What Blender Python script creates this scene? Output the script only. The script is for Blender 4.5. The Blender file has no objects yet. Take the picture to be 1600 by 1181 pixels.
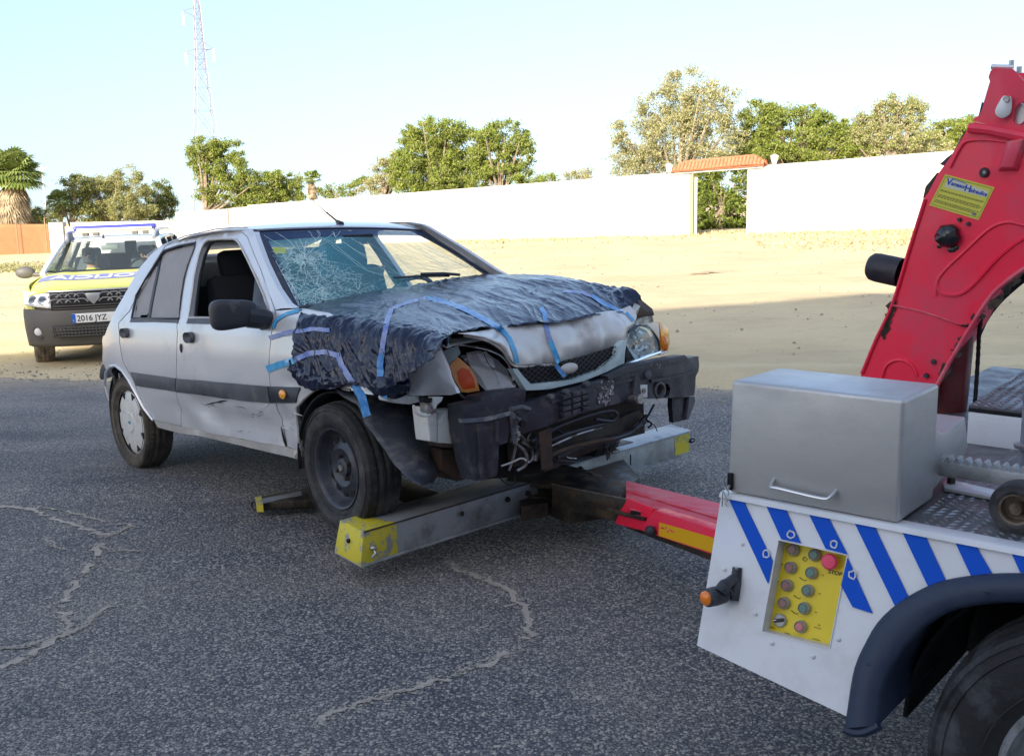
import bpy, bmesh, math, random
from mathutils import Vector as V, Matrix, noise
from mathutils.geometry import delaunay_2d_cdt
random.seed(7)
scene = bpy.context.scene
COL = scene.collection
sin, cos, pi, rad = math.sin, math.cos, math.pi, math.radians

# ---------------------------------------------------------------- camera
FPX, PITCH, ROLL, EYE = 1637.3, .1815, -.0201, 1.662
FW = V((0, cos(PITCH), -sin(PITCH)))
_r, _u = V((1, 0, 0)), V((0, sin(PITCH), cos(PITCH)))
RT = _r * cos(ROLL) + _u * sin(ROLL)
UP = -_r * sin(ROLL) + _u * cos(ROLL)
ORG = V((0, 0, EYE))
cam_d = bpy.data.cameras.new('camera')
cam = bpy.data.objects.new('camera', cam_d)
COL.objects.link(cam)
cam_d.sensor_width = 36
cam_d.lens = FPX * 36 / 1600
cam_d.clip_start = .05
cam_d.clip_end = 4000
m = Matrix.Identity(4)
for i in range(3):
    m[i][0], m[i][1], m[i][2], m[i][3] = RT[i], UP[i], -FW[i], ORG[i]
cam.matrix_world = m
scene.camera = cam
# ---------------------------------------------------------------- light
SUN_EL, SUN_AZ = rad(22), rad(205)
world = bpy.data.worlds.new('World')
scene.world = world
world.use_nodes = True
nt = world.node_tree
bg = nt.nodes['Background']
sky = nt.nodes.new('ShaderNodeTexSky')
sky.sky_type = 'NISHITA'
sky.sun_disc = False
sky.sun_elevation = SUN_EL
sky.sun_rotation = SUN_AZ
sky.air_density = 1.0
sky.dust_density = 3.2
sky.ozone_density = 1.3
nt.links.new(sky.outputs[0], bg.inputs[0])
# look a little above the murk of the lowest few degrees, all the way round
tcw = nt.nodes.new('ShaderNodeTexCoord'); spw = nt.nodes.new('ShaderNodeSeparateXYZ'); cbw = nt.nodes.new('ShaderNodeCombineXYZ')
mzw = nt.nodes.new('ShaderNodeMath'); mzw.operation = 'MULTIPLY_ADD'; mzw.inputs[1].default_value = .9; mzw.inputs[2].default_value = .10
nmw = nt.nodes.new('ShaderNodeVectorMath'); nmw.operation = 'NORMALIZE'
nt.links.new(tcw.outputs['Generated'], spw.inputs[0]); nt.links.new(spw.outputs[0], cbw.inputs[0]); nt.links.new(spw.outputs[1], cbw.inputs[1])
nt.links.new(spw.outputs[2], mzw.inputs[0]); nt.links.new(mzw.outputs[0], cbw.inputs[2]); nt.links.new(cbw.outputs[0], nmw.inputs[0])
nt.links.new(nmw.outputs[0], sky.inputs['Vector'])
bg.inputs[1].default_value = .13
# thin even haze veil over the whole sky
veil = nt.nodes.new('ShaderNodeBackground')
veil.inputs[0].default_value = (.62, .74, 1, 1)
veil.inputs[1].default_value = .095
addsh = nt.nodes.new('ShaderNodeAddShader')
nt.links.new(bg.outputs[0], addsh.inputs[0]); nt.links.new(veil.outputs[0], addsh.inputs[1])
nt.links.new(addsh.outputs[0], nt.nodes['World Output'].inputs[0])
sun_d = bpy.data.lights.new('sun', 'SUN')
sun_d.energy = 4.8
sun_d.angle = rad(.55)
sun_d.color = (1, .90, .74)
sun = bpy.data.objects.new('sun', sun_d)
COL.objects.link(sun)
TRAV = V((-sin(SUN_AZ) * cos(SUN_EL), -cos(SUN_AZ) * cos(SUN_EL), -sin(SUN_EL)))
sun.rotation_euler = TRAV.to_track_quat('-Z', 'Y').to_euler()
sun.location = (-20, -30, 40)
scene.view_settings.view_transform = 'Standard'
scene.view_settings.look = 'None'
scene.view_settings.exposure = 1.2
scene.view_settings.gamma = 1
scene.view_settings.use_curve_mapping = False
scene.cycles.max_bounces = 8
scene.cycles.transparent_max_bounces = 12
scene.cycles.use_adaptive_sampling = True

# ---------------------------------------------------------------- maths of places
def ray(px, py):
    return FW + RT * ((px - 800) / FPX) - UP * ((py - 590.5) / FPX)
def hit(px, p, n):
    d = ray(*px)
    return ORG + d * ((p - ORG).dot(n) / d.dot(n))
def at_z(px, z):
    return hit(px, V((0, 0, z)), V((0, 0, 1)))
def sm(a, b, x):
    t = min(max((x - a) / (b - a), 0), 1)
    return t * t * (3 - 2 * t)
def terrain(x, y):
    return sm(6, 12, y) * (.02 * x - .018 * y - .08)
def on_ground(px):
    d = ray(*px)
    t = 2.
    while t < 900:
        p = ORG + d * t
        if p.z < terrain(p.x, p.y):
            return p
        t += .02 + t * .002
    return p
def clamp(x, a=0, b=1):
    return max(a, min(b, x))
def lerp(a, b, t):
    return a + (b - a) * t
def interp(x, pts):
    if x <= pts[0][0]: return pts[0][1]
    for (a, b), (c, d) in zip(pts, pts[1:]):
        if x <= c:
            return b + (d - b) * (x - a) / (c - a)
    return pts[-1][1]
def fbm(p, o=4):
    return noise.fractal(V(p), 1.0, 2.0, o)
def catmull(pts, per=8, closed=False):
    pts = [V(p) for p in pts]
    out = []
    n = len(pts)
    rng = range(n if closed else n - 1)
    for i in rng:
        if closed:
            a, b, c, d = pts[(i - 1) % n], pts[i], pts[(i + 1) % n], pts[(i + 2) % n]
        else:
            a, b, c, d = pts[max(i - 1, 0)], pts[i], pts[i + 1], pts[min(i + 2, n - 1)]
        for k in range(per):
            t = k / per
            out.append(.5 * ((2 * b) + (c - a) * t + (2 * a - 5 * b + 4 * c - d) * t * t + (3 * b - a - 3 * c + d) * t ** 3))
    if not closed: out.append(pts[-1].copy())
    return out

# ---------------------------------------------------------------- materials
MATS = {}
def mat(name, col, rough=.5, metal=0, dirt=None, dscale=6, dlo=.45, dhi=.62, grain=0, gscale=60, bump=0, bscale=80,
        coat=0, spec=.5, col2=None, c2scale=3, emit=None, trans=0, ior=1.45, alpha=1, aniso=None, rvar=0):
    mt = bpy.data.materials.new(name)
    mt.use_nodes = True
    N, L = mt.node_tree.nodes, mt.node_tree.links
    b = N['Principled BSDF']
    b.inputs['Roughness'].default_value = rough
    b.inputs['Metallic'].default_value = metal
    b.inputs['Specular IOR Level'].default_value = spec
    b.inputs['Coat Weight'].default_value = coat
    b.inputs['Coat Roughness'].default_value = .06
    b.inputs['Transmission Weight'].default_value = trans
    b.inputs['IOR'].default_value = ior
    b.inputs['Alpha'].default_value = alpha
    tc = N.new('ShaderNodeTexCoord')
    co = tc.outputs['Object']
    if aniso:
        mp = N.new('ShaderNodeMapping')
        mp.inputs['Scale'].default_value = aniso
        L.new(co, mp.inputs[0])
        coa = mp.outputs[0]
    else:
        coa = co
    def nz(scale, detail=4, rgh=.6, c=None):
        n = N.new('ShaderNodeTexNoise')
        n.inputs['Scale'].default_value = scale
        n.inputs['Detail'].default_value = detail
        n.inputs['Roughness'].default_value = rgh
        L.new(c or coa, n.inputs['Vector'])
        return n.outputs['Fac']
    def mix(a, bb, f):
        mx = N.new('ShaderNodeMix')
        mx.data_type = 'RGBA'
        if isinstance(a, tuple): mx.inputs[6].default_value = (*a, 1)
        else: L.new(a, mx.inputs[6])
        if isinstance(bb, tuple): mx.inputs[7].default_value = (*bb, 1)
        else: L.new(bb, mx.inputs[7])
        L.new(f, mx.inputs[0])
        return mx.outputs[2]
    def ramp(f, lo, hi):
        r = N.new('ShaderNodeMapRange')
        r.inputs[1].default_value = lo
        r.inputs[2].default_value = hi
        L.new(f, r.inputs[0])
        return r.outputs[0]
    c = tuple(col)
    if col2 is not None:
        c = mix(c, tuple(col2), ramp(nz(c2scale, 5), .4, .62))
    if grain:
        g = nz(gscale, 2)
        d = tuple(x * (1 - grain) for x in col)
        c = mix(c, d, ramp(g, .4, .65))
    if dirt is not None:
        f = ramp(nz(dscale, 8, .7), dlo, dhi)
        c = mix(c, tuple(dirt), f)
        r = N.new('ShaderNodeMapRange')
        r.inputs[3].default_value = rough
        r.inputs[4].default_value = min(1, rough + .35)
        L.new(f, r.inputs[0])
        L.new(r.outputs[0], b.inputs['Roughness'])
    elif rvar:
        r = N.new('ShaderNodeMapRange')
        r.inputs[1].default_value = .35
        r.inputs[2].default_value = .7
        r.inputs[3].default_value = rough
        r.inputs[4].default_value = rough + rvar
        L.new(nz(9, 6, .7), r.inputs[0])
        L.new(r.outputs[0], b.inputs['Roughness'])
    if isinstance(c, tuple): b.inputs['Base Color'].default_value = (*c, 1)
    else: L.new(c, b.inputs['Base Color'])
    if bump:
        bp = N.new('ShaderNodeBump')
        bp.inputs['Strength'].default_value = min(1, bump)
        bp.inputs['Distance'].default_value = .004 * max(1, bump)
        L.new(nz(bscale, 4, .6), bp.inputs['Height'])
        L.new(bp.outputs[0], b.inputs['Normal'])
    if emit:
        b.inputs['Emission Color'].default_value = (*emit[0], 1)
        b.inputs['Emission Strength'].default_value = emit[1]
    MATS[name] = mt
    return mt
def glassy(name, tint, film_rgb=(.5, .55, .55), film_share=.08, rough=.02, ior=1.5, dvar=0, side=None):
    """thin tinted pane: tinted see-through, fresnel mirror, dusty or reflection-toned film"""
    mt = bpy.data.materials.new(name)
    mt.use_nodes = True
    N, L = mt.node_tree.nodes, mt.node_tree.links
    N.remove(N['Principled BSDF'])
    out = N['Material Output']
    t = N.new('ShaderNodeBsdfTransparent')
    t.inputs[0].default_value = (*tint, 1)
    g = N.new('ShaderNodeBsdfGlossy')
    g.inputs['Roughness'].default_value = rough
    # mirror share by angle, the same from both faces of the pane
    ge = N.new('ShaderNodeNewGeometry')
    dt = N.new('ShaderNodeVectorMath'); dt.operation = 'DOT_PRODUCT'
    L.new(ge.outputs['Normal'], dt.inputs[0]); L.new(ge.outputs['Incoming'], dt.inputs[1])
    ab = N.new('ShaderNodeMath'); ab.operation = 'ABSOLUTE'; L.new(dt.outputs['Value'], ab.inputs[0])
    om = N.new('ShaderNodeMath'); om.operation = 'SUBTRACT'; om.inputs[0].default_value = 1; L.new(ab.outputs[0], om.inputs[1])
    pw5 = N.new('ShaderNodeMath'); pw5.operation = 'POWER'; pw5.inputs[1].default_value = 5; L.new(om.outputs[0], pw5.inputs[0])
    f = N.new('ShaderNodeMath'); f.operation = 'MULTIPLY_ADD'; f.inputs[1].default_value = .95; f.inputs[2].default_value = .05; L.new(pw5.outputs[0], f.inputs[0])
    m1 = N.new('ShaderNodeMixShader')
    L.new(f.outputs[0], m1.inputs[0]); L.new(t.outputs[0], m1.inputs[1]); L.new(g.outputs[0], m1.inputs[2])
    d = N.new('ShaderNodeBsdfDiffuse')
    d.inputs[0].default_value = (*film_rgb, 1)
    m2 = N.new('ShaderNodeMixShader')
    m2.inputs[0].default_value = film_share
    if dvar:
        tc = N.new('ShaderNodeTexCoord'); n = N.new('ShaderNodeTexNoise'); n.inputs['Scale'].default_value = 5; n.inputs['Detail'].default_value = 6
        L.new(tc.outputs['Object'], n.inputs['Vector'])
        r = N.new('ShaderNodeMapRange'); r.inputs[1].default_value = .35; r.inputs[2].default_value = .7
        r.inputs[3].default_value = film_share; r.inputs[4].default_value = film_share + dvar
        L.new(n.outputs['Fac'], r.inputs[0]); L.new(r.outputs[0], m2.inputs[0])
    if side:
        tcs = N.new('ShaderNodeTexCoord'); sps = N.new('ShaderNodeSeparateXYZ'); L.new(tcs.outputs['Object'], sps.inputs[0])
        rs_ = N.new('ShaderNodeMapRange'); rs_.interpolation_type = 'SMOOTHSTEP'; rs_.inputs[1].default_value = side[0]; rs_.inputs[2].default_value = side[1]
        rs_.inputs[3].default_value = side[2]; rs_.inputs[4].default_value = 1
        L.new(sps.outputs[1], rs_.inputs[0])
        ml = N.new('ShaderNodeMath'); ml.operation = 'MULTIPLY'; L.new(rs_.outputs[0], ml.inputs[0])
        if m2.inputs[0].is_linked: L.new(m2.inputs[0].links[0].from_socket, ml.inputs[1])
        else: ml.inputs[1].default_value = film_share
        L.new(ml.outputs[0], m2.inputs[0])
    L.new(m1.outputs[0], m2.inputs[1]); L.new(d.outputs[0], m2.inputs[2])
    L.new(m2.outputs[0], out.inputs[0])
    MATS[name] = mt
    return mt

# ---------------------------------------------------------------- mesh builder
class MB:
    def __init__(s):
        s.v, s.f, s.mi = [], [], []
    def add(s, vs, fs, mi=0):
        o = len(s.v)
        s.v += [tuple(p) for p in vs]
        s.f += [tuple(i + o for i in f) for f in fs]
        s.mi += [mi] * len(fs)
        return s
    def box(s, c, d, M=None, mi=0, taper=1):
        x, y, z = d[0] / 2, d[1] / 2, d[2] / 2
        vs = [V((a * x * (taper if k > 0 else 1), b * y * (taper if k > 0 else 1), k * z)) for k in (-1, 1) for a, b in ((-1, -1), (1, -1), (1, 1), (-1, 1))]
        if M is not None: vs = [M @ p for p in vs]
        vs = [p + V(c) for p in vs]
        return s.add(vs, [(3, 2, 1, 0), (4, 5, 6, 7), (0, 1, 5, 4), (1, 2, 6, 5), (2, 3, 7, 6), (3, 0, 4, 7)], mi)
    def hexa(s, b, t, mi=0):
        """b, t: four bottom and four top points in matching order"""
        n = len(b)
        fs = [tuple(range(n - 1, -1, -1)), tuple(range(n, 2 * n))] + [(i, (i + 1) % n, n + (i + 1) % n, n + i) for i in range(n)]
        return s.add(list(b) + list(t), fs, mi)
    def quad(s, a, b, c, d, mi=0):
        return s.add([a, b, c, d], [(0, 1, 2, 3)], mi)
    def tube(s, pts, r, n=8, closed=False, cap=True, mi=0):
        pts = [V(p) for p in pts]
        N = len(pts)
        rr = r if isinstance(r, (list, tuple)) else [r] * N
        vs, fs = [], []
        prev = None
        for i, p in enumerate(pts):
            a = pts[(i - 1) % N] if (closed or i) else p
            b = pts[(i + 1) % N] if (closed or i < N - 1) else p
            t = (b - a)
            t = t.normalized() if t.length > 1e-9 else V((0, 0, 1))
            if prev is None:
                u = t.orthogonal().normalized()
            else:
                u = (prev - t * prev.dot(t))
                u = u.normalized() if u.length > 1e-6 else t.orthogonal().normalized()
            prev = u
            w = t.cross(u)
            for k in range(n):
                a_ = 2 * pi * k / n
                vs.append(p + (u * cos(a_) + w * sin(a_)) * rr[i])
        rng = N if closed else N - 1
        for i in range(rng):
            j = (i + 1) % N
            for k in range(n):
                l = (k + 1) % n
                fs.append((i * n + k, i * n + l, j * n + l, j * n + k))
        if cap and not closed:
            fs.append(tuple(range(n - 1, -1, -1)))
            fs.append(tuple((N - 1) * n + k for k in range(n)))
        return s.add(vs, fs, mi)
    def cyl(s, a, b, r0, r1=None, n=20, mi=0):
        return s.tube([a, b], [r0, r0 if r1 is None else r1], n, mi=mi)
    def lathe(s, prof, M=None, n=32, rfun=None, mi=0, closed=False):
        """prof: (radius, height along z)"""
        vs, fs = [], []
        k = len(prof)
        for i in range(n):
            a = 2 * pi * i / n
            for j, (r, z) in enumerate(prof):
                if rfun: r = rfun(i, j, r)
                p = V((r * cos(a), r * sin(a), z))
                vs.append(M @ p if M is not None else p)
        for i in range(n):
            ii = (i + 1) % n
            for j in range(k if closed else k - 1):
                jj = (j + 1) % k
                fs.append((i * k + j, ii * k + j, ii * k + jj, i * k + jj))
        return s.add(vs, fs, mi)
    def ball(s, c, r, n=12, sc=(1, 1, 1), M=None, mi=0):
        prof = [(max(1e-5, sin(pi * i / n)) * r, -cos(pi * i / n) * r) for i in range(n + 1)]
        MM = Matrix.Translation(V(c)) @ (M.to_4x4() if M is not None else Matrix.Identity(4)) @ Matrix.Diagonal((*sc, 1))
        return s.lathe(prof, MM, n * 2, mi=mi)
    def grid(s, fn, nu, nv, mi=0):
        vs = [fn(i / nu, j / nv) for i in range(nu + 1) for j in range(nv + 1)]
        fs = [(i * (nv + 1) + j, (i + 1) * (nv + 1) + j, (i + 1) * (nv + 1) + j + 1, i * (nv + 1) + j + 1) for i in range(nu) for j in range(nv)]
        return s.add(vs, fs, mi)
    def build(s, name, material, parent=None, smooth=True, bevel=0, sharp=35, solid=0, seg=2, weld=True):
        me = bpy.data.meshes.new(name)
        me.from_pydata([tuple(v) for v in s.v], [], s.f)
        ms = material if isinstance(material, (list, tuple)) else [material]
        for q in ms: me.materials.append(q)
        if len(ms) > 1:
            me.polygons.foreach_set('material_index', s.mi)
        bm = bmesh.new(); bm.from_mesh(me)
        if weld: bmesh.ops.remove_doubles(bm, verts=bm.verts, dist=1e-5)
        if len(bm.faces) < 60000:
            bmesh.ops.recalc_face_normals(bm, faces=bm.faces)
        if bevel:
            ed = [e for e in bm.edges if len(e.link_faces) == 2 and e.calc_face_angle(0) > rad(30)]
            bmesh.ops.bevel(bm, geom=ed, offset=bevel, segments=seg, affect='EDGES', profile=.5, clamp_overlap=True)
        if smooth:
            for f in bm.faces: f.smooth = True
            for e in bm.edges:
                if len(e.link_faces) == 2 and e.calc_face_angle(0) > rad(sharp): e.smooth = False
        bm.to_mesh(me); bm.free()
        ob = bpy.data.objects.new(name, me)
        COL.objects.link(ob)
        if parent is not None: ob.parent = parent
        if solid:
            md = ob.modifiers.new('thickness', 'SOLIDIFY'); md.thickness = solid; md.offset = 0
        return ob

def inside(p, poly):
    x, y = p[0], p[1]
    c = False
    n = len(poly)
    j = n - 1
    for i in range(n):
        xi, yi = poly[i][0], poly[i][1]; xj, yj = poly[j][0], poly[j][1]
        if (yi > y) != (yj > y) and x < (xj - xi) * (y - yi) / (yj - yi) + xi: c = not c
        j = i
    return c
def seg_dist(p, a, b):
    ax, ay = a; bx, by = b; px, py = p
    dx, dy = bx - ax, by - ay
    l = dx * dx + dy * dy
    t = 0 if l == 0 else clamp(((px - ax) * dx + (py - ay) * dy) / l)
    return math.hypot(px - ax - dx * t, py - ay - dy * t)
def resample(poly, step):
    out = []
    n = len(poly)
    for i in range(n):
        a, b = poly[i], poly[(i + 1) % n]
        d = math.hypot(b[0] - a[0], b[1] - a[1])
        k = max(1, int(math.ceil(d / step)))
        for j in range(k):
            out.append((a[0] + (b[0] - a[0]) * j / k, a[1] + (b[1] - a[1]) * j / k))
    return out
def panel(outline, holes, step, fn, thick, rim=.004, mb=None, mi=0):
    """curved sheet: outline and holes in 2D, fn(u, v, w) gives the point, w is the offset along the outside normal"""
    loops = [resample([tuple(p[:2]) for p in outline], step)] + [resample([tuple(p[:2]) for p in h], step) for h in holes]
    pts, edges = [], []
    for lp in loops:
        o = len(pts)
        pts += lp
        edges += [(o + i, o + (i + 1) % len(lp)) for i in range(len(lp))]
    nb = len(pts)
    xs = [p[0] for p in loops[0]]; ys = [p[1] for p in loops[0]]
    y = min(ys) + step * .5
    row = 0
    segs = [(pts[a], pts[b]) for a, b in edges]
    while y < max(ys):
        x = min(xs) + (step * .5 if row % 2 else 0)
        while x < max(xs):
            p = (x, y)
            if inside(p, loops[0]) and not any(inside(p, h) for h in loops[1:]) and min(seg_dist(p, a, b) for a, b in segs) > step * .45:
                pts.append(p)
            x += step
        y += step * .87; row += 1
    r = delaunay_2d_cdt([V(p) for p in pts], edges, [], 0, 1e-6)
    vs, fs = r[0], r[2]
    orig = r[3]
    keep = []
    for f in fs:
        c = sum((vs[i] for i in f), V((0, 0))) / len(f)
        if inside(c, loops[0]) and not any(inside(c, h) for h in loops[1:]): keep.append(f)
    bset = set(i for i, o in enumerate(orig) if any(q < nb for q in o))
    mb = mb or MB()
    n = len(vs)
    front = [fn(p.x, p.y, -rim if i in bset else 0) for i, p in enumerate(vs)]
    back = [fn(p.x, p.y, -thick) for p in vs]
    cnt = {}
    for f in keep:
        for a, b in zip(f, f[1:] + f[:1]):
            cnt[(a, b)] = cnt.get((a, b), 0) + 1
    allf = [tuple(f) for f in keep] + [tuple(i + n for i in reversed(f)) for f in keep]
    for (a, b) in cnt:
        if (b, a) not in cnt:
            allf.append((b, a, a + n, b + n))
    mb.add(front + back, allf, mi)
    return mb

def tag(o, label=None, cat=None, group=None, kind=None):
    if label: o['label'] = label
    if cat: o['category'] = cat
    if group: o['group'] = group
    if kind: o['kind'] = kind
    return o
def empty(name, M, label=None, cat=None, group=None):
    o = bpy.data.objects.new(name, None)
    o.empty_display_size = .2
    COL.objects.link(o)
    o.matrix_world = M
    return tag(o, label, cat, group)
def copy_tree(o, parent=None):
    c = o.copy(); COL.objects.link(c)
    if parent is not None: c.parent = parent
    for ch in list(o.children): copy_tree(ch, c)
    return c
def text_mesh(body, size, M, name, material, parent, depth=.0006, sx=1, bold=0, font_align='LEFT', shear=0):
    cu = bpy.data.curves.new('lettering', 'FONT')
    cu.body = body; cu.size = size; cu.extrude = depth; cu.align_x = font_align; cu.offset = bold; cu.shear = shear
    t = bpy.data.objects.new('lettering', cu)
    COL.objects.link(t)
    dg = bpy.context.evaluated_depsgraph_get(); dg.update()
    me = bpy.data.meshes.new_from_object(t.evaluated_get(dg))
    bpy.data.objects.remove(t)
    me.name = name
    me.transform(M @ Matrix.Diagonal((sx, 1, 1, 1)))
    me.materials.clear(); me.materials.append(material)
    ob = bpy.data.objects.new(name, me)
    COL.objects.link(ob)
    ob.parent = parent
    return ob
def frame(o, x, y):
    """matrix with local x, y axes along the given directions, z out"""
    x = V(x).normalized(); z = x.cross(V(y)).normalized(); y = z.cross(x)
    m = Matrix.Identity(4)
    for i in range(3):
        m[i][0], m[i][1], m[i][2], m[i][3] = x[i], y[i], z[i], o[i]
    return m
# ================================================================= materials of the setting
def ground_material():
    mt = bpy.data.materials.new('pale_sand'); mt.use_nodes = True
    N, L = mt.node_tree.nodes, mt.node_tree.links
    b = N['Principled BSDF']; b.inputs['Roughness'].default_value = .95; b.inputs['Specular IOR Level'].default_value = .15
    tc = N.new('ShaderNodeTexCoord')
    def nz(s, d=6, r=.6, sc=(1, 1, 1)):
        mp = N.new('ShaderNodeMapping'); mp.inputs['Scale'].default_value = sc; L.new(tc.outputs['Object'], mp.inputs[0])
        n = N.new('ShaderNodeTexNoise'); n.inputs['Scale'].default_value = s; n.inputs['Detail'].default_value = d; n.inputs['Roughness'].default_value = r
        L.new(mp.outputs[0], n.inputs['Vector']); return n.outputs['Fac']
    def rmp(f, a, b_):
        r = N.new('ShaderNodeMapRange'); r.inputs[1].default_value = a; r.inputs[2].default_value = b_; L.new(f, r.inputs[0]); return r.outputs[0]
    def mix(a, b_, f):
        mx = N.new('ShaderNodeMix'); mx.data_type = 'RGBA'
        for k, q in ((6, a), (7, b_)):
            if isinstance(q, tuple): mx.inputs[k].default_value = (*q, 1)
            else: L.new(q, mx.inputs[k])
        L.new(f, mx.inputs[0]); return mx.outputs[2]
    c = mix((.66, .535, .325), (.54, .43, .265), rmp(nz(.35, 8, .65, (1, 1.4, 1)), .42, .62))
    c = mix(c, (.29, .235, .17), rmp(nz(2.2, 8, .75, (1, 2.2, 1)), .58, .78))
    c = mix(c, (.20, .165, .12), rmp(nz(38, 4, .7), .64, .72))
    c = mix(c, (.52, .45, .34), rmp(nz(24, 3, .6), .60, .70))
    L.new(c, b.inputs['Base Color'])
    bp = N.new('ShaderNodeBump'); bp.inputs['Distance'].default_value = .02; bp.inputs['Strength'].default_value = .7
    L.new(nz(11, 8, .75), bp.inputs['Height']); L.new(bp.outputs[0], b.inputs['Normal'])
    return mt
def asphalt_material():
    mt = bpy.data.materials.new('worn_asphalt'); mt.use_nodes = True
    N, L = mt.node_tree.nodes, mt.node_tree.links
    b = N['Principled BSDF']; b.inputs['Roughness'].default_value = .8; b.inputs['Specular IOR Level'].default_value = .35
    tc = N.new('ShaderNodeTexCoord')
    def nz(s, d=6, r=.6, dist=0):
        n = N.new('ShaderNodeTexNoise'); n.inputs['Scale'].default_value = s; n.inputs['Detail'].default_value = d; n.inputs['Roughness'].default_value = r
        n.inputs['Distortion'].default_value = dist
        L.new(tc.outputs['Object'], n.inputs['Vector']); return n.outputs['Fac']
    def rmp(f, a, b_, c=0, d=1):
        r = N.new('ShaderNodeMapRange'); r.inputs[1].default_value = a; r.inputs[2].default_value = b_; r.inputs[3].default_value = c; r.inputs[4].default_value = d
        L.new(f, r.inputs[0]); return r.outputs[0]
    def mth(op, a, b_):
        q = N.new('ShaderNodeMath'); q.operation = op
        for k, v in ((0, a), (1, b_)):
            if isinstance(v, (int, float)): q.inputs[k].default_value = v
            else: L.new(v, q.inputs[k])
        return q.outputs[0]
    def mix(a, b_, f):
        mx = N.new('ShaderNodeMix'); mx.data_type = 'RGBA'
        for k, q in ((6, a), (7, b_)):
            if isinstance(q, tuple): mx.inputs[k].default_value = (*q, 1)
            else: L.new(q, mx.inputs[k])
        L.new(f, mx.inputs[0]); return mx.outputs[2]
    vo = N.new('ShaderNodeTexVoronoi'); vo.inputs['Scale'].default_value = 100; vo.inputs['Randomness'].default_value = 1
    L.new(tc.outputs['Object'], vo.inputs['Vector'])
    vc = N.new('ShaderNodeSeparateColor'); L.new(vo.outputs['Color'], vc.inputs[0])
    # stones of the wearing course, dusty tops and dark binder between
    stone = mix((.095, .104, .124), (.43, .395, .345), rmp(vc.outputs[0], .3, .85))
    c = mix(stone, (.044, .050, .068), rmp(vo.outputs['Distance'], .40, .62))
    sandgrain = rmp(nz(150, 3, .7), .47, .57)
    big = rmp(nz(.9, 5, .65), .38, .66)
    c = mix(c, (.42, .36, .29), mth('MULTIPLY', sandgrain, mth('ADD', mth('MULTIPLY', big, .75), .1)))
    # light stones
    c = mix(c, (.50, .44, .36), rmp(vc.outputs[1], .93, .97))
    # traffic wear: long faint darker and dustier lanes, and old stains
    mpw = N.new('ShaderNodeMapping'); mpw.inputs['Scale'].default_value = (.35, 1.6, 1); mpw.inputs['Rotation'].default_value = (0, 0, rad(38)); L.new(tc.outputs['Object'], mpw.inputs[0])
    nw = N.new('ShaderNodeTexNoise'); nw.inputs['Scale'].default_value = .8; nw.inputs['Detail'].default_value = 7; L.new(mpw.outputs[0], nw.inputs['Vector'])
    c = mix(c, (.045, .048, .060), rmp(nw.outputs['Fac'], .50, .72, 0, .55))
    c = mix(c, (.022, .022, .026), rmp(nz(2.3, 5, .6), .70, .76, 0, .6))
    # sand drifting over the far edge
    sp = N.new('ShaderNodeSeparateXYZ'); L.new(tc.outputs['Object'], sp.inputs[0])
    dist = mth('ADD', sp.outputs[1], mth('MULTIPLY', sp.outputs[0], .385))
    wob = mth('MULTIPLY', nz(1.6, 8, .8), 2.6)
    e = rmp(mth('ADD', dist, wob), 9.6, 11.2)
    fine = rmp(nz(60, 4, .8), .35, .65)
    e2 = mth('MULTIPLY', e, mth('ADD', fine, mth('MULTIPLY', e, .9)))
    cl = N.new('ShaderNodeClamp'); L.new(e2, cl.inputs[0])
    c = mix(c, (.40, .335, .25), cl.outputs[0])
    L.new(c, b.inputs['Base Color'])
    h = mth('ADD', mth('MULTIPLY', vo.outputs['Distance'], -1.0), mth('MULTIPLY', nz(160, 3, .6), .6))
    bp = N.new('ShaderNodeBump'); bp.inputs['Distance'].default_value = .006; bp.inputs['Strength'].default_value = .9
    L.new(h, bp.inputs['Height']); L.new(bp.outputs[0], b.inputs['Normal'])
    return mt
M_sand = ground_material()
M_asph = asphalt_material()
def leaf_mat(name, c1, c2, tr=.45):
    mt = bpy.data.materials.new(name); mt.use_nodes = True
    N, L = mt.node_tree.nodes, mt.node_tree.links
    N.remove(N['Principled BSDF'])
    g = N.new('ShaderNodeNewGeometry')
    mx = N.new('ShaderNodeMix'); mx.data_type = 'RGBA'
    mx.inputs[6].default_value = (*c1, 1); mx.inputs[7].default_value = (*c2, 1)
    L.new(g.outputs['Random Per Island'], mx.inputs[0])
    d = N.new('ShaderNodeBsdfDiffuse'); t = N.new('ShaderNodeBsdfTranslucent'); m = N.new('ShaderNodeMixShader')
    L.new(mx.outputs[2], d.inputs[0]); L.new(mx.outputs[2], t.inputs[0])
    m.inputs[0].default_value = tr
    L.new(d.outputs[0], m.inputs[1]); L.new(t.outputs[0], m.inputs[2]); L.new(m.outputs[0], N['Material Output'].inputs[0])
    return mt
M_leaf = [leaf_mat('leaf_fresh_green', (.15, .21, .04), (.30, .35, .08)),
          leaf_mat('leaf_olive', (.22, .24, .08), (.38, .38, .16)),
          leaf_mat('leaf_pale_yellow', (.32, .31, .16), (.50, .47, .28)),
          leaf_mat('leaf_dark_green', (.07, .10, .03), (.15, .18, .055)),
          leaf_mat('palm_leaf', (.16, .23, .06), (.34, .38, .13)),
          leaf_mat('dry_frond', (.22, .17, .11), (.40, .33, .23), .2),
          leaf_mat('dry_grass_blade', (.42, .35, .20), (.56, .47, .29), .2),
          leaf_mat('weed_blade', (.20, .21, .10), (.34, .33, .17), .2)]
M_bark = mat('bark', (.16, .12, .085), .9, dirt=(.30, .25, .19), dscale=3, bump=1, bscale=12)
M_plaster = mat('white_plaster', (.42, .405, .385), .85, dirt=(.36, .335, .30), dscale=.7, dlo=.52, dhi=.80, bump=.6, bscale=20)
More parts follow.
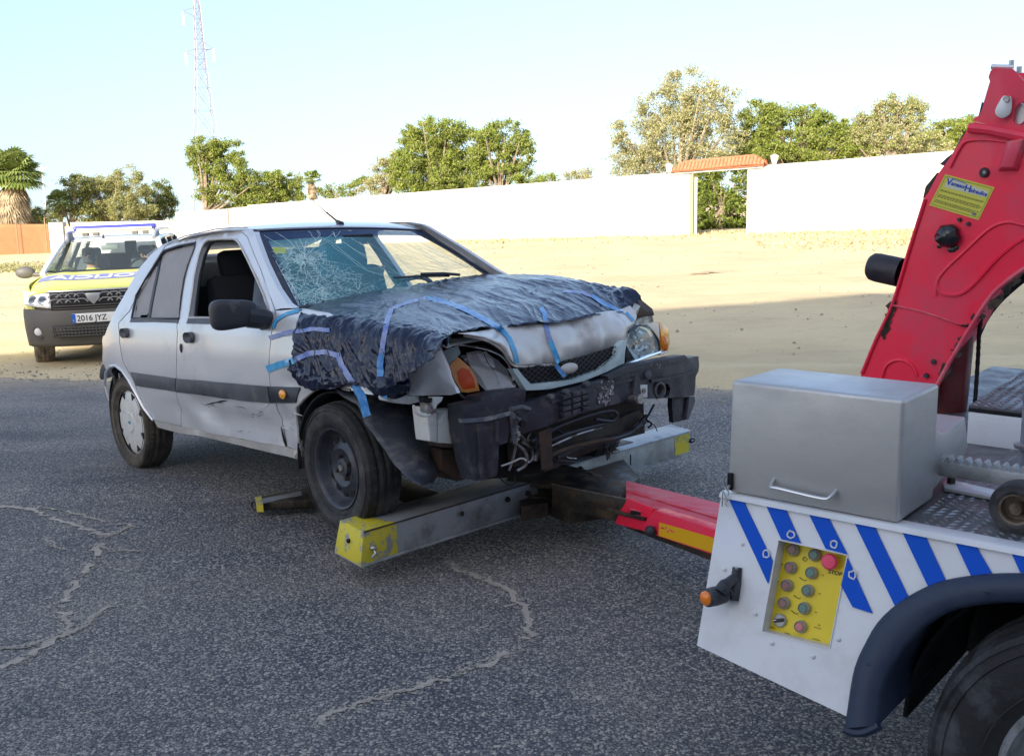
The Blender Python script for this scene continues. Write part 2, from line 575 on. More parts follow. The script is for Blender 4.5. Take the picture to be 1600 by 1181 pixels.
M_ochre = mat('ochre_wall', (.34, .145, .06), .9, col2=(.26, .11, .05), c2scale=2, grain=.2, gscale=30)
M_greygate = mat('grey_painted_steel', (.33, .31, .28), .5, metal=.0, dirt=(.40, .36, .30), dscale=1.5)
M_tile = mat('terracotta_tile', (.40, .12, .055), .8, col2=(.48, .19, .10), c2scale=9, dirt=(.28, .12, .07), dscale=14)
M_stain = mat('reddish_soil', (.48, .37, .25), .95)
M_jamb = mat('orange_brown_jamb', (.42, .26, .14), .7)  # even orange-brown tone, used on the left jamb only
M_galv = mat('galvanised_steel', (.62, .62, .64), .45, metal=.6)
M_wire = mat('fence_wire', (.26, .17, .10), .6, metal=.2)

# ================================================================= ground
def ground_sheet():
    ys = [-120, -60, -30, -12, -4, 0, 3, 5] + [6 + .3 * i for i in range(64)]
    while ys[-1] < 70: ys.append(ys[-1] * 1.035)
    while ys[-1] < 1800: ys.append(ys[-1] * 1.25)
    xs = [-1600, -900, -500, -280, -160, -100, -70, -50, -38]
    xs += [-30 + .4 * i for i in range(int(60 / .4) + 1)] + [38, 50, 70, 100, 160, 280, 500, 900, 1600]
    vs, fs = [], []
    for y in ys:
        for x in xs:
            z = terrain(x, y) if y > -13 else 0
            d = y + .385 * x - 9.7
            if 5 < y < 75 and abs(x) < 40:
                if d > .0:
                    z += fbm((x * .5, y * .5, 3)) * .05 * sm(0, 3, d) + fbm((x * 2, y * 2, 9)) * .018
                    z += .10 * sm(.0, .22, d) * (1 - sm(.9, 1.6, d)) * sm(.2, 1.2, x)
                    z += .01
                else: z -= .03
            else: z -= .03 if y < 5 else 0
            vs.append((x, y, z))
    k = len(xs)
    for i in range(len(ys) - 1):
        for j in range(k - 1):
            fs.append((i * k + j, i * k + j + 1, (i + 1) * k + j + 1, (i + 1) * k + j))
    mb = MB(); mb.add(vs, fs)
    o = mb.build('ground', M_sand, weld=False, sharp=180)
    tag(o, kind='structure')
def road_sheet():
    vs, fs = [], []
    nx, ny = 150, 40
    for i in range(nx + 1):
        x = -60 + 120 * i / nx
        edge = 9.95 - .385 * x + .22 * fbm((x * .9, 1.3, 0)) + .06 * fbm((x * 5, 4, 0))
        for j in range(ny + 1):
            y = lerp(-18, edge, (j / ny) ** .8)
            vs.append((x, y, terrain(x, y) + .001 + (0 if j < ny else -.02)))
    for i in range(nx):
        for j in range(ny):
            a = i * (ny + 1) + j
            fs.append((a, a + ny + 1, a + ny + 2, a + 1))
    mb = MB(); mb.add(vs, fs)
    tag(mb.build('asphalt_road', M_asph, weld=False, sharp=180), kind='structure')
ground_sheet(); road_sheet()

# sand packed in the cracks of the asphalt
M_cracksand = mat('crack_sand', (.54, .47, .39), .95, grain=.3, gscale=120)
CR = [([(0, 790), (45, 795), (95, 812), (150, 830), (165, 838)], .016), ([(60, 790), (110, 800), (160, 812), (215, 822)], .009),
      ([(150, 850), (152, 872), (130, 892), (112, 920), (93, 938), (98, 962)], .020), ([(165, 838), (185, 830), (200, 822)], .008),
      ([(0, 1042), (40, 1028), (60, 1015), (82, 998), (118, 985)], .020), ([(118, 985), (140, 970), (152, 958), (175, 945)], .009),
      ([(98, 962), (104, 978), (100, 990)], .01), ([(150, 850), (175, 858), (220, 860)], .006), ([(72, 840), (78, 850), (100, 858)], .006),
      ([(500, 1130), (520, 1112), (575, 1092), (610, 1082), (655, 1072), (700, 1055), (735, 1042)], .014),
      ([(735, 1042), (770, 1030), (800, 1016), (826, 996), (832, 978), (818, 950), (795, 925), (765, 908), (740, 896)], .016),
      ([(740, 896), (715, 888), (700, 878)], .008), ([(0, 1012), (35, 1010), (60, 1002)], .006)]
mb = MB(); rnd0 = random.Random(1)
for pts, w in CR:
    P = catmull([at_z(p, .006) for p in pts], 26)
    L_, R_ = [], []
    for i, p in enumerate(P):
        t = (P[min(i + 1, len(P) - 1)] - P[max(i - 1, 0)]).normalized()
        s = V((-t.y, t.x, 0))
        jag = s * .03 * fbm((p.x * 14, p.y * 14, 1))
        ww = w * (.45 + 1.5 * abs(fbm((p.x * 12, p.y * 12, 5)))) * (1 if 0 < i < len(P) - 1 else .1)
        wv = w * (.45 + 1.5 * abs(fbm((p.x * 14, p.y * 14, 15))))
        L_.append(p + jag + s * ww); R_.append(p + jag - s * wv)
    n = len(P)
    zc = rnd0.uniform(.0040, .0052)
    for i in range(n): L_[i].z = R_[i].z = terrain(P[i].x, P[i].y) + zc
    mb.add(L_ + R_, [(i, i + 1, n + i + 1, n + i) for i in range(n - 1) if fbm((P[i].x * 6, P[i].y * 6, 4)) > -.30])
    rc = random.Random(len(P))
    for i in range(n):
        for k in range(3):
            g = P[i] + V((rc.gauss(0, w * 1.3), rc.gauss(0, w * 1.3), 0)); r = abs(rc.gauss(0, .0022)) + .001
            z = terrain(g.x, g.y) + rc.uniform(.0056, .0085)
            mb.add([(g.x + r * cos(a) * rc.uniform(.6, 1.6), g.y + r * sin(a) * rc.uniform(.6, 1.6), z) for a in [pi * q / 2 + .3 for q in range(4)]], [(0, 1, 2, 3)])
tag(mb.build('crack_sand', M_cracksand, weld=False), 'pale sand packed in the winding cracks of the asphalt', 'sand', kind='stuff')
# loose grit and gravel
mb = MB()
rnd = random.Random(3)
def pebble(mb, p, r):
    vs = [(p[0] + r * a * rnd.uniform(.6, 1.2), p[1] + r * b * rnd.uniform(.6, 1.2), p[2] + r * c * rnd.uniform(.4, .9)) for a, b, c in ((1, 0, 0), (0, 1, 0), (-1, 0, 0), (0, -1, 0), (0, 0, 1), (0, 0, -.6))]
    mb.add(vs, [(0, 1, 4), (1, 2, 4), (2, 3, 4), (3, 0, 4), (1, 0, 5), (2, 1, 5), (3, 2, 5), (0, 3, 5)])
for i in range(5200):
    x = rnd.uniform(-7, 7)
    e = 9.7 - .385 * x
    y = e + rnd.gauss(0, .55) if i % 4 else rnd.uniform(1.5, e)
    if i % 13 == 0: y = e + rnd.uniform(.5, 8)
    r = rnd.uniform(.003, .008) if y < e - 1 else rnd.choice((.006, .008, .012, .022)) * rnd.uniform(.6, 1.2)
    pebble(mb, (x, y, terrain(x, y) + (.003 if y < e else .012)), r)
for i in range(2600):
    x = rnd.uniform(-22, 24); y = rnd.uniform(12, 46)
    pebble(mb, (x, y, terrain(x, y) + .03), rnd.choice((.012, .018, .03)) * rnd.uniform(.7, 1.5))
M_peb = mat('grit', (.38, .33, .26), .9, grain=.4, gscale=30)
tag(mb.build('gravel', M_peb, smooth=False, weld=False), 'loose grit scattered along the edge of the asphalt', 'gravel', kind='stuff')

# faint ruts and reddish scuffs on the sand
mb = MB(); rn = random.Random(17)
def scuff(pts, w):
    P = []
    for p in pts:
        g = hit(p, V((0, 0, -.5)), V((0, 0, 1)))
        for _ in range(5): g = hit(p, V((0, 0, terrain(g.x, g.y))), V((0, 0, 1)))
        P.append(g)
    P = catmull(P, 10)
    for i in range(len(P) - 1):
        for k in range(4):
            if rn.random() < .7: continue
            c = P[i].lerp(P[i + 1], rn.random()) + V((rn.gauss(0, w), rn.gauss(0, w), 0)); r = rn.uniform(.03, .10) * (1 + w)
            z = terrain(c.x, c.y) + .055
            mb.add([(c.x + r * 1.8 * cos(a) * rn.uniform(.6, 1.2), c.y + r * sin(a) * rn.uniform(.6, 1.2), z) for a in [pi * q / 3 for q in range(6)]], [(0, 1, 2, 3, 4, 5)])
scuff([(1090, 430), (1110, 428), (1148, 427)], .10)
tag(mb.build('soil_scuffs', M_stain, smooth=False, weld=False), 'reddish scuffed soil marks on the sandy lot', 'soil', kind='stuff')
# ================================================================= boundary walls
WR, WL = on_ground((1420, 360)), on_ground((700, 377))
WD = (WR - WL); WD.z = 0; WD.normalize()
WN = V((WD.y, -WD.x, 0))          # faces the camera side
if WN.y > 0: WN = -WN
def wp(px, off=0):
    p = hit(px, WL - WN * off, WN); return p
def wall_piece(name, mb, pxa, pxb, topa, topb, thick=.30, off=0, mat_=None):
    a, b = wp((pxa, topa), off), wp((pxb, topb), off)
    back = -WN * thick
    lo = [V((q.x, q.y, terrain(q.x, q.y) - .5)) for q in (a, b)]
    mb.hexa([lo[0], lo[1], lo[1] + back, lo[0] + back], [a, b, b + back, a + back])
    return a, b
def wall_top(px):  # photo line of the coping
    return 322 + (px - 390) * (238 - 322) / (1485 - 390)
def wall_thing(name, pieces, label, cat, material=M_plaster, off=0, coping=True):
    a0 = wp((pieces[0][0], pieces[0][2]), off)
    r = empty(name, Matrix.Translation((a0.x, a0.y, terrain(a0.x, a0.y))), label, cat)
    I = r.matrix_world.inverted()
    for (pa, pb, ta, tb) in pieces:
        mb = MB(); a, b = wall_piece('', mb, pa, pb, ta, tb, off=off)
        mb.v = [tuple(I @ V(v)) for v in mb.v]
        mb.build('wall_panel', material, r, smooth=False)
        if coping:
            mb = MB()
            n = WN
            mb.hexa([a + n * .03, b + n * .03, b - n * .33, a - n * .33], [p + V((0, 0, .05)) for p in (a + n * .03, b + n * .03, b - n * .33, a - n * .33)])
            mb.v = [tuple(I @ V(v)) for v in mb.v]
            mb.build('coping', M_plaster, r, smooth=False)
    return r
gt = 1078, 1168
wall_thing('perimeter_wall', [(387, 1040, wall_top(387), wall_top(1040)), (1040, 1078, wall_top(1040) + 2, wall_top(1078) + 2)],
           'long white plastered perimeter wall on the left of the tiled gateway', 'wall')
wall_thing('perimeter_wall', [(1168, 1200, wall_top(1168) + 2, wall_top(1200) + 2), (1200, 2100, wall_top(1200), wall_top(2100))],
           'white plastered perimeter wall between the tiled gateway and the red crane arm', 'wall')
wall_thing('perimeter_wall', [(274, 355, 333, 328)], 'short white wall section between the two stepped lower walls and a grey gate', 'wall')
wall_thing('perimeter_wall', [(110, 274, 349, 346)], 'lowest white wall section showing behind the roof of the police car', 'wall', off=.6)
wall_thing('sliding_gate', [(355, 387, 326, 323)], 'plain grey sheet steel gate between two white wall sections, above the car roof', 'gate', M_greygate, off=.12, coping=False)
# a stepped far wall in front of the left fence
fl = on_ground((75, 396)); fr = on_ground((97, 396))
FD = V((1, -.05, 0)).normalized(); FN = V((-.05, -1, 0)).normalized()
def fp(px, off=0): return hit(px, fl - FN * off, FN)
def slab(name, px0, px1, pytop, thick, material, label, cat, off=0, parent=None, I=None):
    a, b = fp((px0, pytop), off), fp((px1, pytop + (-.4 if px1 > 90 else 0)), off)
    lo = [V((q.x, q.y, terrain(q.x, q.y) - .3)) for q in (a, b)]
    mb = MB(); back = -FN * thick
    mb.hexa([lo[0], lo[1], lo[1] + back, lo[0] + back], [a, b, b + back, a + back])
    if I is not None: mb.v = [tuple(I @ V(v)) for v in mb.v]
    o = mb.build(name, material, parent, smooth=False)
    return tag(o, label, cat)
slab('gate_pillar', 75, 97, 348, .5, M_plaster, 'square white pillar between the ochre wall and a grey gate', 'pillar')
slab('sliding_gate', 97.3, 150, 354, .08, M_greygate, 'grey steel gate beside the white pillar, behind the police car', 'gate', off=.15)
slab('ochre_wall', -420, 74.6, 350.5, .2, M_ochre, 'ochre wall behind wire netting at the left edge', 'wall', off=.3)
# wire netting fence
a, b = fp((-420, 350)), fp((74, 350))
base = V((b.x, b.y, terrain(b.x, b.y)))
fence = empty('wire_fence', Matrix.Translation(base), 'diamond wire netting fence with thin posts in front of the ochre wall', 'fence')
I = fence.matrix_world.inverted()
mb = MB()
wlen = (b - a).length; h = 2.05
dirx = (b - a).normalized()
def strip(p, q, w):
    p, q = V(p), V(q); t = (q - p).normalized(); s = t.cross(FN).normalized() * w
    mb.add([p - s, p + s, q + s, q - s], [(0, 1, 2, 3)])
    mb.add([p - FN * .004, p + FN * .004, q + FN * .004, q - FN * .004], [(0, 1, 2, 3)])
sp_ = .13
k = 0
while k * sp_ < wlen + h:
    for sgn in (0, 1):
        x0 = k * sp_ - h if sgn == 0 else k * sp_
        x1 = x0 + h if sgn == 0 else x0 - h
        xa, za, xb, zb = x0, 0, x1, h
        # clip
        def cl(x, z, xx, zz):
            if x < 0: z = z + (0 - x) * (zz - z) / (xx - x); x = 0
            if x > wlen: z = z + (wlen - x) * (zz - z) / (xx - x); x = wlen
            return x, z
        xa2, za2 = cl(xa, za, xb, zb); xb2, zb2 = cl(xb, zb, xa, za)
        if (xa2 != xb2) and zb2 > za2:
            g = lambda x, z: I @ (V((a.x, a.y, 0)) + dirx * x + V((0, 0, terrain(a.x + x, a.y) + z)))
            strip(g(xa2, za2), g(xb2, zb2), .006)
    k += 1
tag(mb.build('wire_netting', M_wire, fence, smooth=False, weld=False), kind='stuff')
post0 = None
for pxp in (-412, -346, -280, -214, -148, -82, -20, 28, 73):
    q = fp((pxp, 380)); g = V((q.x, q.y, terrain(q.x, q.y)))
    if post0 is None:
        m_ = MB(); m_.tube([(0, 0, -.3), (0, 0, 2.12)], .035, 8); post0 = m_.build('fence_post', M_wire, fence); post0.location = I @ g
    else:
        c = post0.copy(); COL.objects.link(c); c.parent = fence; c.location = I @ g

# ------------------------------------------------ tiled gateway
def wq(px, out=0): return wp(px) + WN * out
ga, gb = wq((1074, 272)), wq((1170, 263))
gate = empty('gateway', Matrix.Translation((ga.x, ga.y, terrain(ga.x, ga.y))), 'open gateway with a terracotta tiled roof in the white wall', 'gateway')
I = gate.matrix_world.inverted()
def gmb(mb): mb.v = [tuple(I @ V(v)) for v in mb.v]; return mb
z_l = wq((1076, 272)).z; z_r = wq((1168, 263)).z
pL, pR = wq((1077, 300)), wq((1168.5, 300))
def wedge(p, z, out): return V((p.x, p.y, z)) + WN * out
mb = MB()
l0, l1 = wq((1058, 271)), wq((1190, 259))
mb.hexa([wedge(pL - WD * .7, z_l, .12), wedge(pR + WD * .7, z_r, .12), wedge(pR + WD * .7, z_r, -.42), wedge(pL - WD * .7, z_l, -.42)],
        [wedge(pL - WD * .7, z_l + .10, .12), wedge(pR + WD * .7, z_r + .10, .12), wedge(pR + WD * .7, z_r + .10, -.42), wedge(pL - WD * .7, z_l + .10, -.42)])
gmb(mb).build('lintel', M_plaster, gate, smooth=False)
# jamb lining on the left side
g0 = terrain(pL.x, pL.y)
mb = MB(); c0 = pL + WD * .03
mb.hexa([V((c0.x, c0.y, g0)) + o for o in (WN * .03, WD * .16 + WN * .03, WD * .16 - WN * .33, -WN * .33)], [V((c0.x, c0.y, z_l - .01)) + o for o in (WN * .03, WD * .16 + WN * .03, WD * .16 - WN * .33, -WN * .33)])
gmb(mb).build('jamb', M_jamb, gate, smooth=False)
mb = MB(); c0 = pL + WD * .21 - WN * .1
mb.hexa([V((c0.x, c0.y, g0)) + o for o in (V((0, 0, 0)), WD * .14, WD * .14 - WN * .06, -WN * .06)], [V((c0.x, c0.y, z_l - .15)) + o for o in (V((0, 0, 0)), WD * .14, WD * .14 - WN * .06, -WN * .06)])
gmb(mb).build('gate_leaf', M_greygate, gate, smooth=False)
# tiled roof: front and back slope of half-round tiles
eL, eR = pL - WD * .75, pR + WD * .75
W_ = (eR - eL).length; nt_ = 25
tile_me = None
rise = .42
for side in (1, -1):
    for i in range(nt_):
        f = (i + .5) / nt_
        p = eL + WD * (W_ * f)
        z0 = lerp(z_l, z_r, clamp((f * W_ - .75) / (W_ - 1.5))) + .12
        lowf = V((p.x, p.y, z0)) + WN * (-.15 + side * .42)
        hip = clamp(min(f, 1 - f) * W_ / .45)
        top = V((p.x, p.y, z0 + rise * (.35 + .65 * hip))) + WN * (-.15 + side * (.42 - .36 * (.35 + .65 * hip)))
        m_ = MB()
        ax = (top - lowf); w = W_ / nt_ * .5
        up = ax.cross(WD).normalized()
        if up.z < 0: up = -up
        vs = []
        for e, sc in ((lowf, 1.08), (top, .9)):
            for k in range(7):
                aa = pi * k / 6
                vs.append(e + WD * (cos(aa) * w * sc) + up * (sin(aa) * w * sc * .95))
        m_.add(vs, [(k, k + 1, 8 + k, 7 + k) for k in range(6)] + [tuple(range(6, -1, -1))])
        gmb(m_).build('roof_tile', M_tile, gate)
    mb = MB()
    za, zb = z_l + .11, z_r + .11
    mb.hexa([V((eL.x, eL.y, za - .02)) + WN * (-.15), V((eR.x, eR.y, zb - .02)) + WN * (-.15), V((eR.x, eR.y, zb - .02)) + WN * (-.15 + side * .40), V((eL.x, eL.y, za - .02)) + WN * (-.15 + side * .40)],
            [V((eL.x, eL.y, za + rise * .4)) + WD * .5 + WN * (-.15), V((eR.x, eR.y, zb + rise * .95)) - WD * .5 + WN * (-.15), V((eR.x, eR.y, zb)) + WN * (-.15 + side * .40), V((eL.x, eL.y, za)) + WN * (-.15 + side * .40)])
    gmb(mb).build('roof_bed', M_tile, gate, smooth=False)
mb = MB()
rl = V((eL.x, eL.y, z_l + .12 + rise)) - WN * .15 + WD * .55; rr = V((eR.x, eR.y, z_r + .12 + rise)) - WN * .15 - WD * .55
mb.tube([V((eL.x, eL.y, z_l + .2)) - WN * .15, rl, rr, V((eR.x, eR.y, z_r + .2)) - WN * .15], .075, 8)
gmb(mb).build('ridge_tile', M_tile, gate)
# lanterns on the wall beside the gateway
M_lampglass = mat('lantern_glass', (.75, .73, .68), .3)
for px, py, lab in ((1046, 262, 'small white lantern on the wall left of the tiled gateway'), (1211, 248, 'small white lantern on the wall right of the tiled gateway')):
    top = wp((px, py)); zb = wp((px, wall_top(px))).z
    r = empty('wall_lantern', Matrix.Translation((top.x, top.y, zb)) , lab, 'lamp', 'lanterns on top of the white wall')
    dz = top.z - zb
    m_ = MB(); m_.tube([(0, .15, -.02), (0, .15, dz - .22)], .025, 8); m_.build('lamp_post', M_plaster, r)
    m_ = MB(); m_.hexa([(-.08, .07, dz - .22), (.08, .07, dz - .22), (.08, .23, dz - .22), (-.08, .23, dz - .22)], [(-.15, 0, dz + .12), (.15, 0, dz + .12), (.15, .3, dz + .12), (-.15, .3, dz + .12)]); m_.build('lamp_glass', M_lampglass, r, smooth=False)
    m_ = MB(); m_.hexa([(-.17, -.02, dz + .12), (.17, -.02, dz + .12), (.17, .32, dz + .12), (-.17, .32, dz + .12)], [(-.04, .1, dz + .2), (.04, .1, dz + .2), (.04, .2, dz + .2), (-.04, .2, dz + .2)]); m_.build('lamp_cap', M_plaster, r, smooth=False)

# ------------------------------------------------ dry grass and weeds
def tufts(name, n, area, hgt, material, label, sd):
    rn = random.Random(sd); mb = MB()
    for i in range(n):
        px, py = area(rn)
        g = on_ground((px, py)) if False else hit((px, py), V((0, 0, -1.0)), V((0, 0, 1)))
        # refine onto the slope
        for _ in range(4): g = hit((px, py), V((0, 0, terrain(g.x, g.y))), V((0, 0, 1)))
        for k in range(4):
            a_ = rn.uniform(0, 2 * pi); l = rn.uniform(.4, 1) * hgt; s = rn.uniform(.03, .09)
            b0 = g + V((rn.uniform(-.25, .25), rn.uniform(-.4, .4), 0))
            t = b0 + V((cos(a_) * l * .8, sin(a_) * l * .8, l))
            w = V((-sin(a_), cos(a_), 0)) * s
            mb.add([b0 - w, b0 + w, t], [(0, 1, 2)])
    tag(mb.build(name, material, smooth=False, weld=False), label, 'grass', kind='stuff')
def wallbase(px): return interp(px, [(300, 392), (700, 377), (1075, 364), (1420, 360), (1700, 355)])
tufts('dry_grass', 1100, lambda r: (lambda x: (x, wallbase(x) + abs(r.gauss(0, 4)) - 1))(r.uniform(690, 1500)), .16, M_leaf[6], 'dry straw coloured grass along the foot of the white wall', 1)
tufts('dry_grass', 260, lambda r: (r.uniform(1190, 1420), 378 + r.gauss(0, 6)), .12, M_leaf[6], 'patch of dry yellow grass in front of the wall right of the gateway', 2)
tufts('weeds', 1400, lambda r: (r.uniform(-20, 270), 419 + r.gauss(0, 4)), .07, M_leaf[7], 'strip of low grey green weeds on the sand at the left', 3)

# ================================================================= trees
def at_depth(px, D): return ORG + ray(*px) * D
def tree(name, D, blobs, leaf, mats, label, trunk_px, dens=1.0, seed=1, group='trees beyond the white wall', spiky=0, trunk_r=.2, limbs=True, clump=.36):
    """blobs: (px, py, rx, ry) on the photograph, crown lobes at distance D with real depth"""
    rn = random.Random(seed)
    s = D / FPX
    base = at_depth((trunk_px, 400), D); gz = terrain(base.x, base.y)
    r = empty(name, Matrix.Translation((base.x, base.y, gz)), label, 'tree' if 'bush' not in name else 'bush', group)
    B = V((base.x, base.y, gz))
    mb = MB()
    cen = []
    for (px, py, rx, ry) in blobs:
        c = at_depth((px, py), D + rn.uniform(-.6, .6)) - B
        cen.append((c, rx * s * 1.18, ry * s * 1.16))
    tot = sum(a * b for _, a, b in cen)
    nleaf = int(dens * tot * 3000); leaf *= .66
    for c, a, b in cen:
        ncl = max(5, int(a * b * 20 / clump * .5))
        for k in range(ncl):
            th, u = rn.uniform(0, 2 * pi), rn.uniform(-1, 1)
            q = rn.uniform(.45, 1.0) ** .6
            w = math.sqrt(1 - u * u)
            if spiky: q *= rn.uniform(.8, 1.12)
            cc = c + V((cos(th) * w * a * q, sin(th) * w * a * q * .9, u * b * q))
            cr = clump * rn.uniform(.5, 1.25)
            nl = max(3, int(nleaf * a * b / tot / ncl))
            for j in range(nl):
                d = V((rn.gauss(0, 1), rn.gauss(0, 1), rn.gauss(0, .7))) * cr * .5
                if spiky: d.z = abs(d.z) * 1.9
                p = cc + d
                n = V((rn.gauss(0, 1), rn.gauss(0, 1), rn.gauss(.3, 1))).normalized()
                t = n.orthogonal().normalized(); t = (Matrix.Rotation(rn.uniform(0, 6.3), 3, n) @ t)
                e = n.cross(t) * (leaf * .5 * rn.uniform(.4, .8)); t = t * (leaf * rn.uniform(.6, 1.2))
                mb.add([p - t, p + e, p + t, p - e], [(0, 1, 2, 3)], 1 if rn.random() < .28 else 0)
    mb.build('crown', mats, r, smooth=False, weld=False)
    tb = MB()
    top = min(cen, key=lambda q: q[0].z)[0]
    mid = V((rn.uniform(-.2, .2), 0, max(.8, top.z * .55)))
    pts = catmull([V((0, 0, -.3)), mid, V((cen[0][0].x * .6, cen[0][0].y * .6, cen[0][0].z))], 8)
    tb.tube(pts, [lerp(trunk_r, trunk_r * .35, i / (len(pts) - 1)) for i in range(len(pts))], 8)
    for c, a, b in cen:
        for k in range(3):
            e = c + V((rn.uniform(-.6, .6) * a, rn.uniform(-.6, .6) * a, rn.uniform(-.1, .75) * b))
            p = catmull([mid + V((0, 0, rn.uniform(-.1, .4))), lerp(mid, e, .5) + V((0, 0, -.15)), e], 5)
            tb.tube(p, [lerp(trunk_r * .5, .02, i / (len(p) - 1)) for i in range(len(p))], 5)
    tb.build('trunk', M_bark, r)
    return r
G = M_leaf
tree('olive_tree', 74, [(118, 292, 20, 18), (112, 318, 24, 20), (135, 330, 18, 16)], .15, [G[1], G[3]], 'grey green tree between the small palm and the feathery tree', 118, seed=3)
tree('tamarisk_tree', 76, [(165, 312, 32, 34), (200, 298, 26, 32), (215, 322, 22, 26), (150, 300, 20, 22), (180, 330, 40, 18)], .13, [G[1], G[2]], 'wide feathery yellowish tree behind the police car', 180, seed=4, dens=1.15)
tree('dark_tree', 80, [(250, 304, 18, 20), (245, 328, 24, 18), (266, 316, 10, 10)], .15, [G[3], G[1]], 'dark narrow tree right of the feathery tree', 250, seed=5)
tree('scrub_bush', 72, [(50, 336, 22, 12), (74, 332, 16, 13), (62, 342, 24, 10)], .13, [G[1], G[0]], 'low olive bush between the two palms', 60, seed=6, trunk_r=.06)
tree('ash_tree', 70, [(325, 232, 26, 18), (352, 235, 26, 16), (322, 262, 24, 20), (360, 268, 24, 22), (350, 300, 36, 26), (395, 292, 22, 22), (310, 240, 16, 12)], .17, [G[0], G[1]], 'green tree in front of the pylon with an open left side', 330, seed=7, dens=.85)
tree('ash_tree', 71, [(420, 292, 28, 24), (445, 285, 24, 16), (400, 310, 32, 16), (455, 305, 20, 16)], .16, [G[0], G[1]], 'rounded green tree left of the small distant palm', 425, seed=8)
tree('scrub_bush', 66, [(515, 300, 18, 9), (545, 298, 16, 9), (572, 290, 16, 12)], .14, [G[0], G[1]], 'low bushes right of the small distant palm', 540, seed=9, trunk_r=.06)
tree('acacia_tree', 64, [(603, 272, 20, 22), (590, 290, 26, 13), (618, 255, 16, 16)], .14, [G[2], G[1]], 'pale airy tree leaning against the left of the big green tree', 600, seed=10, dens=.8)
tree('acacia_tree', 62, [(680, 214, 46, 28), (655, 238, 36, 28), (718, 230, 40, 28), (670, 268, 56, 30), (725, 268, 44, 28), (638, 262, 30, 26), (690, 288, 70, 14)], .16, [G[0], G[1]], 'big rounded green tree standing highest over the middle of the wall', 690, seed=11, dens=1.0)
tree('acacia_tree', 61, [(793, 216, 32, 24), (808, 245, 24, 28), (770, 245, 34, 28), (790, 275, 44, 14), (755, 222, 20, 18)], .17, [G[0], G[1]], 'green tree with reddish gaps joined to the right of the big rounded tree', 785, seed=12, dens=.85)
tree('scrub_bush', 60, [(848, 283, 22, 8), (822, 284, 14, 6)], .14, [G[0], G[1]], 'low green bush just showing over the wall beside the big trees', 840, seed=13, trunk_r=.05)
tree('scrub_bush', 62, [(900, 277, 20, 8), (915, 272, 8, 7)], .13, [G[2], G[1]], 'small pale bush showing alone over the middle of the wall', 900, seed=14, trunk_r=.05)
tree('poplar_tree', 58, [(1075, 150, 42, 38), (1105, 170, 44, 36), (1035, 178, 38, 36), (990, 225, 36, 34), (1060, 215, 48, 42), (1110, 218, 44, 36), (1010, 250, 44, 26), (1085, 248, 60, 24), (1000, 266, 46, 12)], .14, [G[2], G[1]], 'tall loose tree with yellowing silvery leaves left above the gateway', 1060, seed=15, dens=.62, clump=.5)
tree('acacia_tree', 60, [(1190, 185, 34, 24), (1240, 190, 44, 24), (1290, 208, 34, 24), (1230, 225, 60, 26), (1180, 225, 36, 26), (1300, 234, 44, 18), (1210, 243, 60, 18), (1270, 240, 60, 16), (1320, 215, 24, 20), (1265, 180, 20, 14), (1325, 236, 40, 16)], .17, [G[0], G[1]], 'broad green feathery tree right above the gateway', 1235, seed=16, dens=.95)
tree('poplar_tree', 59, [(1390, 190, 28, 30), (1420, 185, 22, 26), (1360, 208, 32, 26), (1410, 222, 50, 22), (1360, 232, 50, 18), (1440, 232, 44, 16), (1345, 215, 20, 22), (1400, 165, 8, 16), (1375, 172, 7, 14), (1430, 172, 8, 14), (1345, 188, 8, 14)], .14, [G[2], G[0]], 'light green tree with upright pointed shoots between the broad tree and the crane arm', 1390, seed=17, dens=.9, spiky=1)
tree('acacia_tree', 62, [(1480, 212, 28, 22), (1510, 205, 26, 22), (1450, 226, 34, 18), (1560, 200, 40, 26)], .17, [G[0], G[1]], 'green tree partly hidden behind the top of the red crane arm', 1490, seed=18)
tree('garden_tree', 57, [(1105, 285, 30, 24), (1140, 290, 34, 28), (1115, 320, 34, 24), (1150, 335, 32, 24), (1095, 345, 24, 18), (1130, 352, 40, 12)], .17, [G[0], G[3]], 'leafy tree seen through the open gateway', 1125, seed=19, dens=1.0, group='trees in the garden behind the gateway')

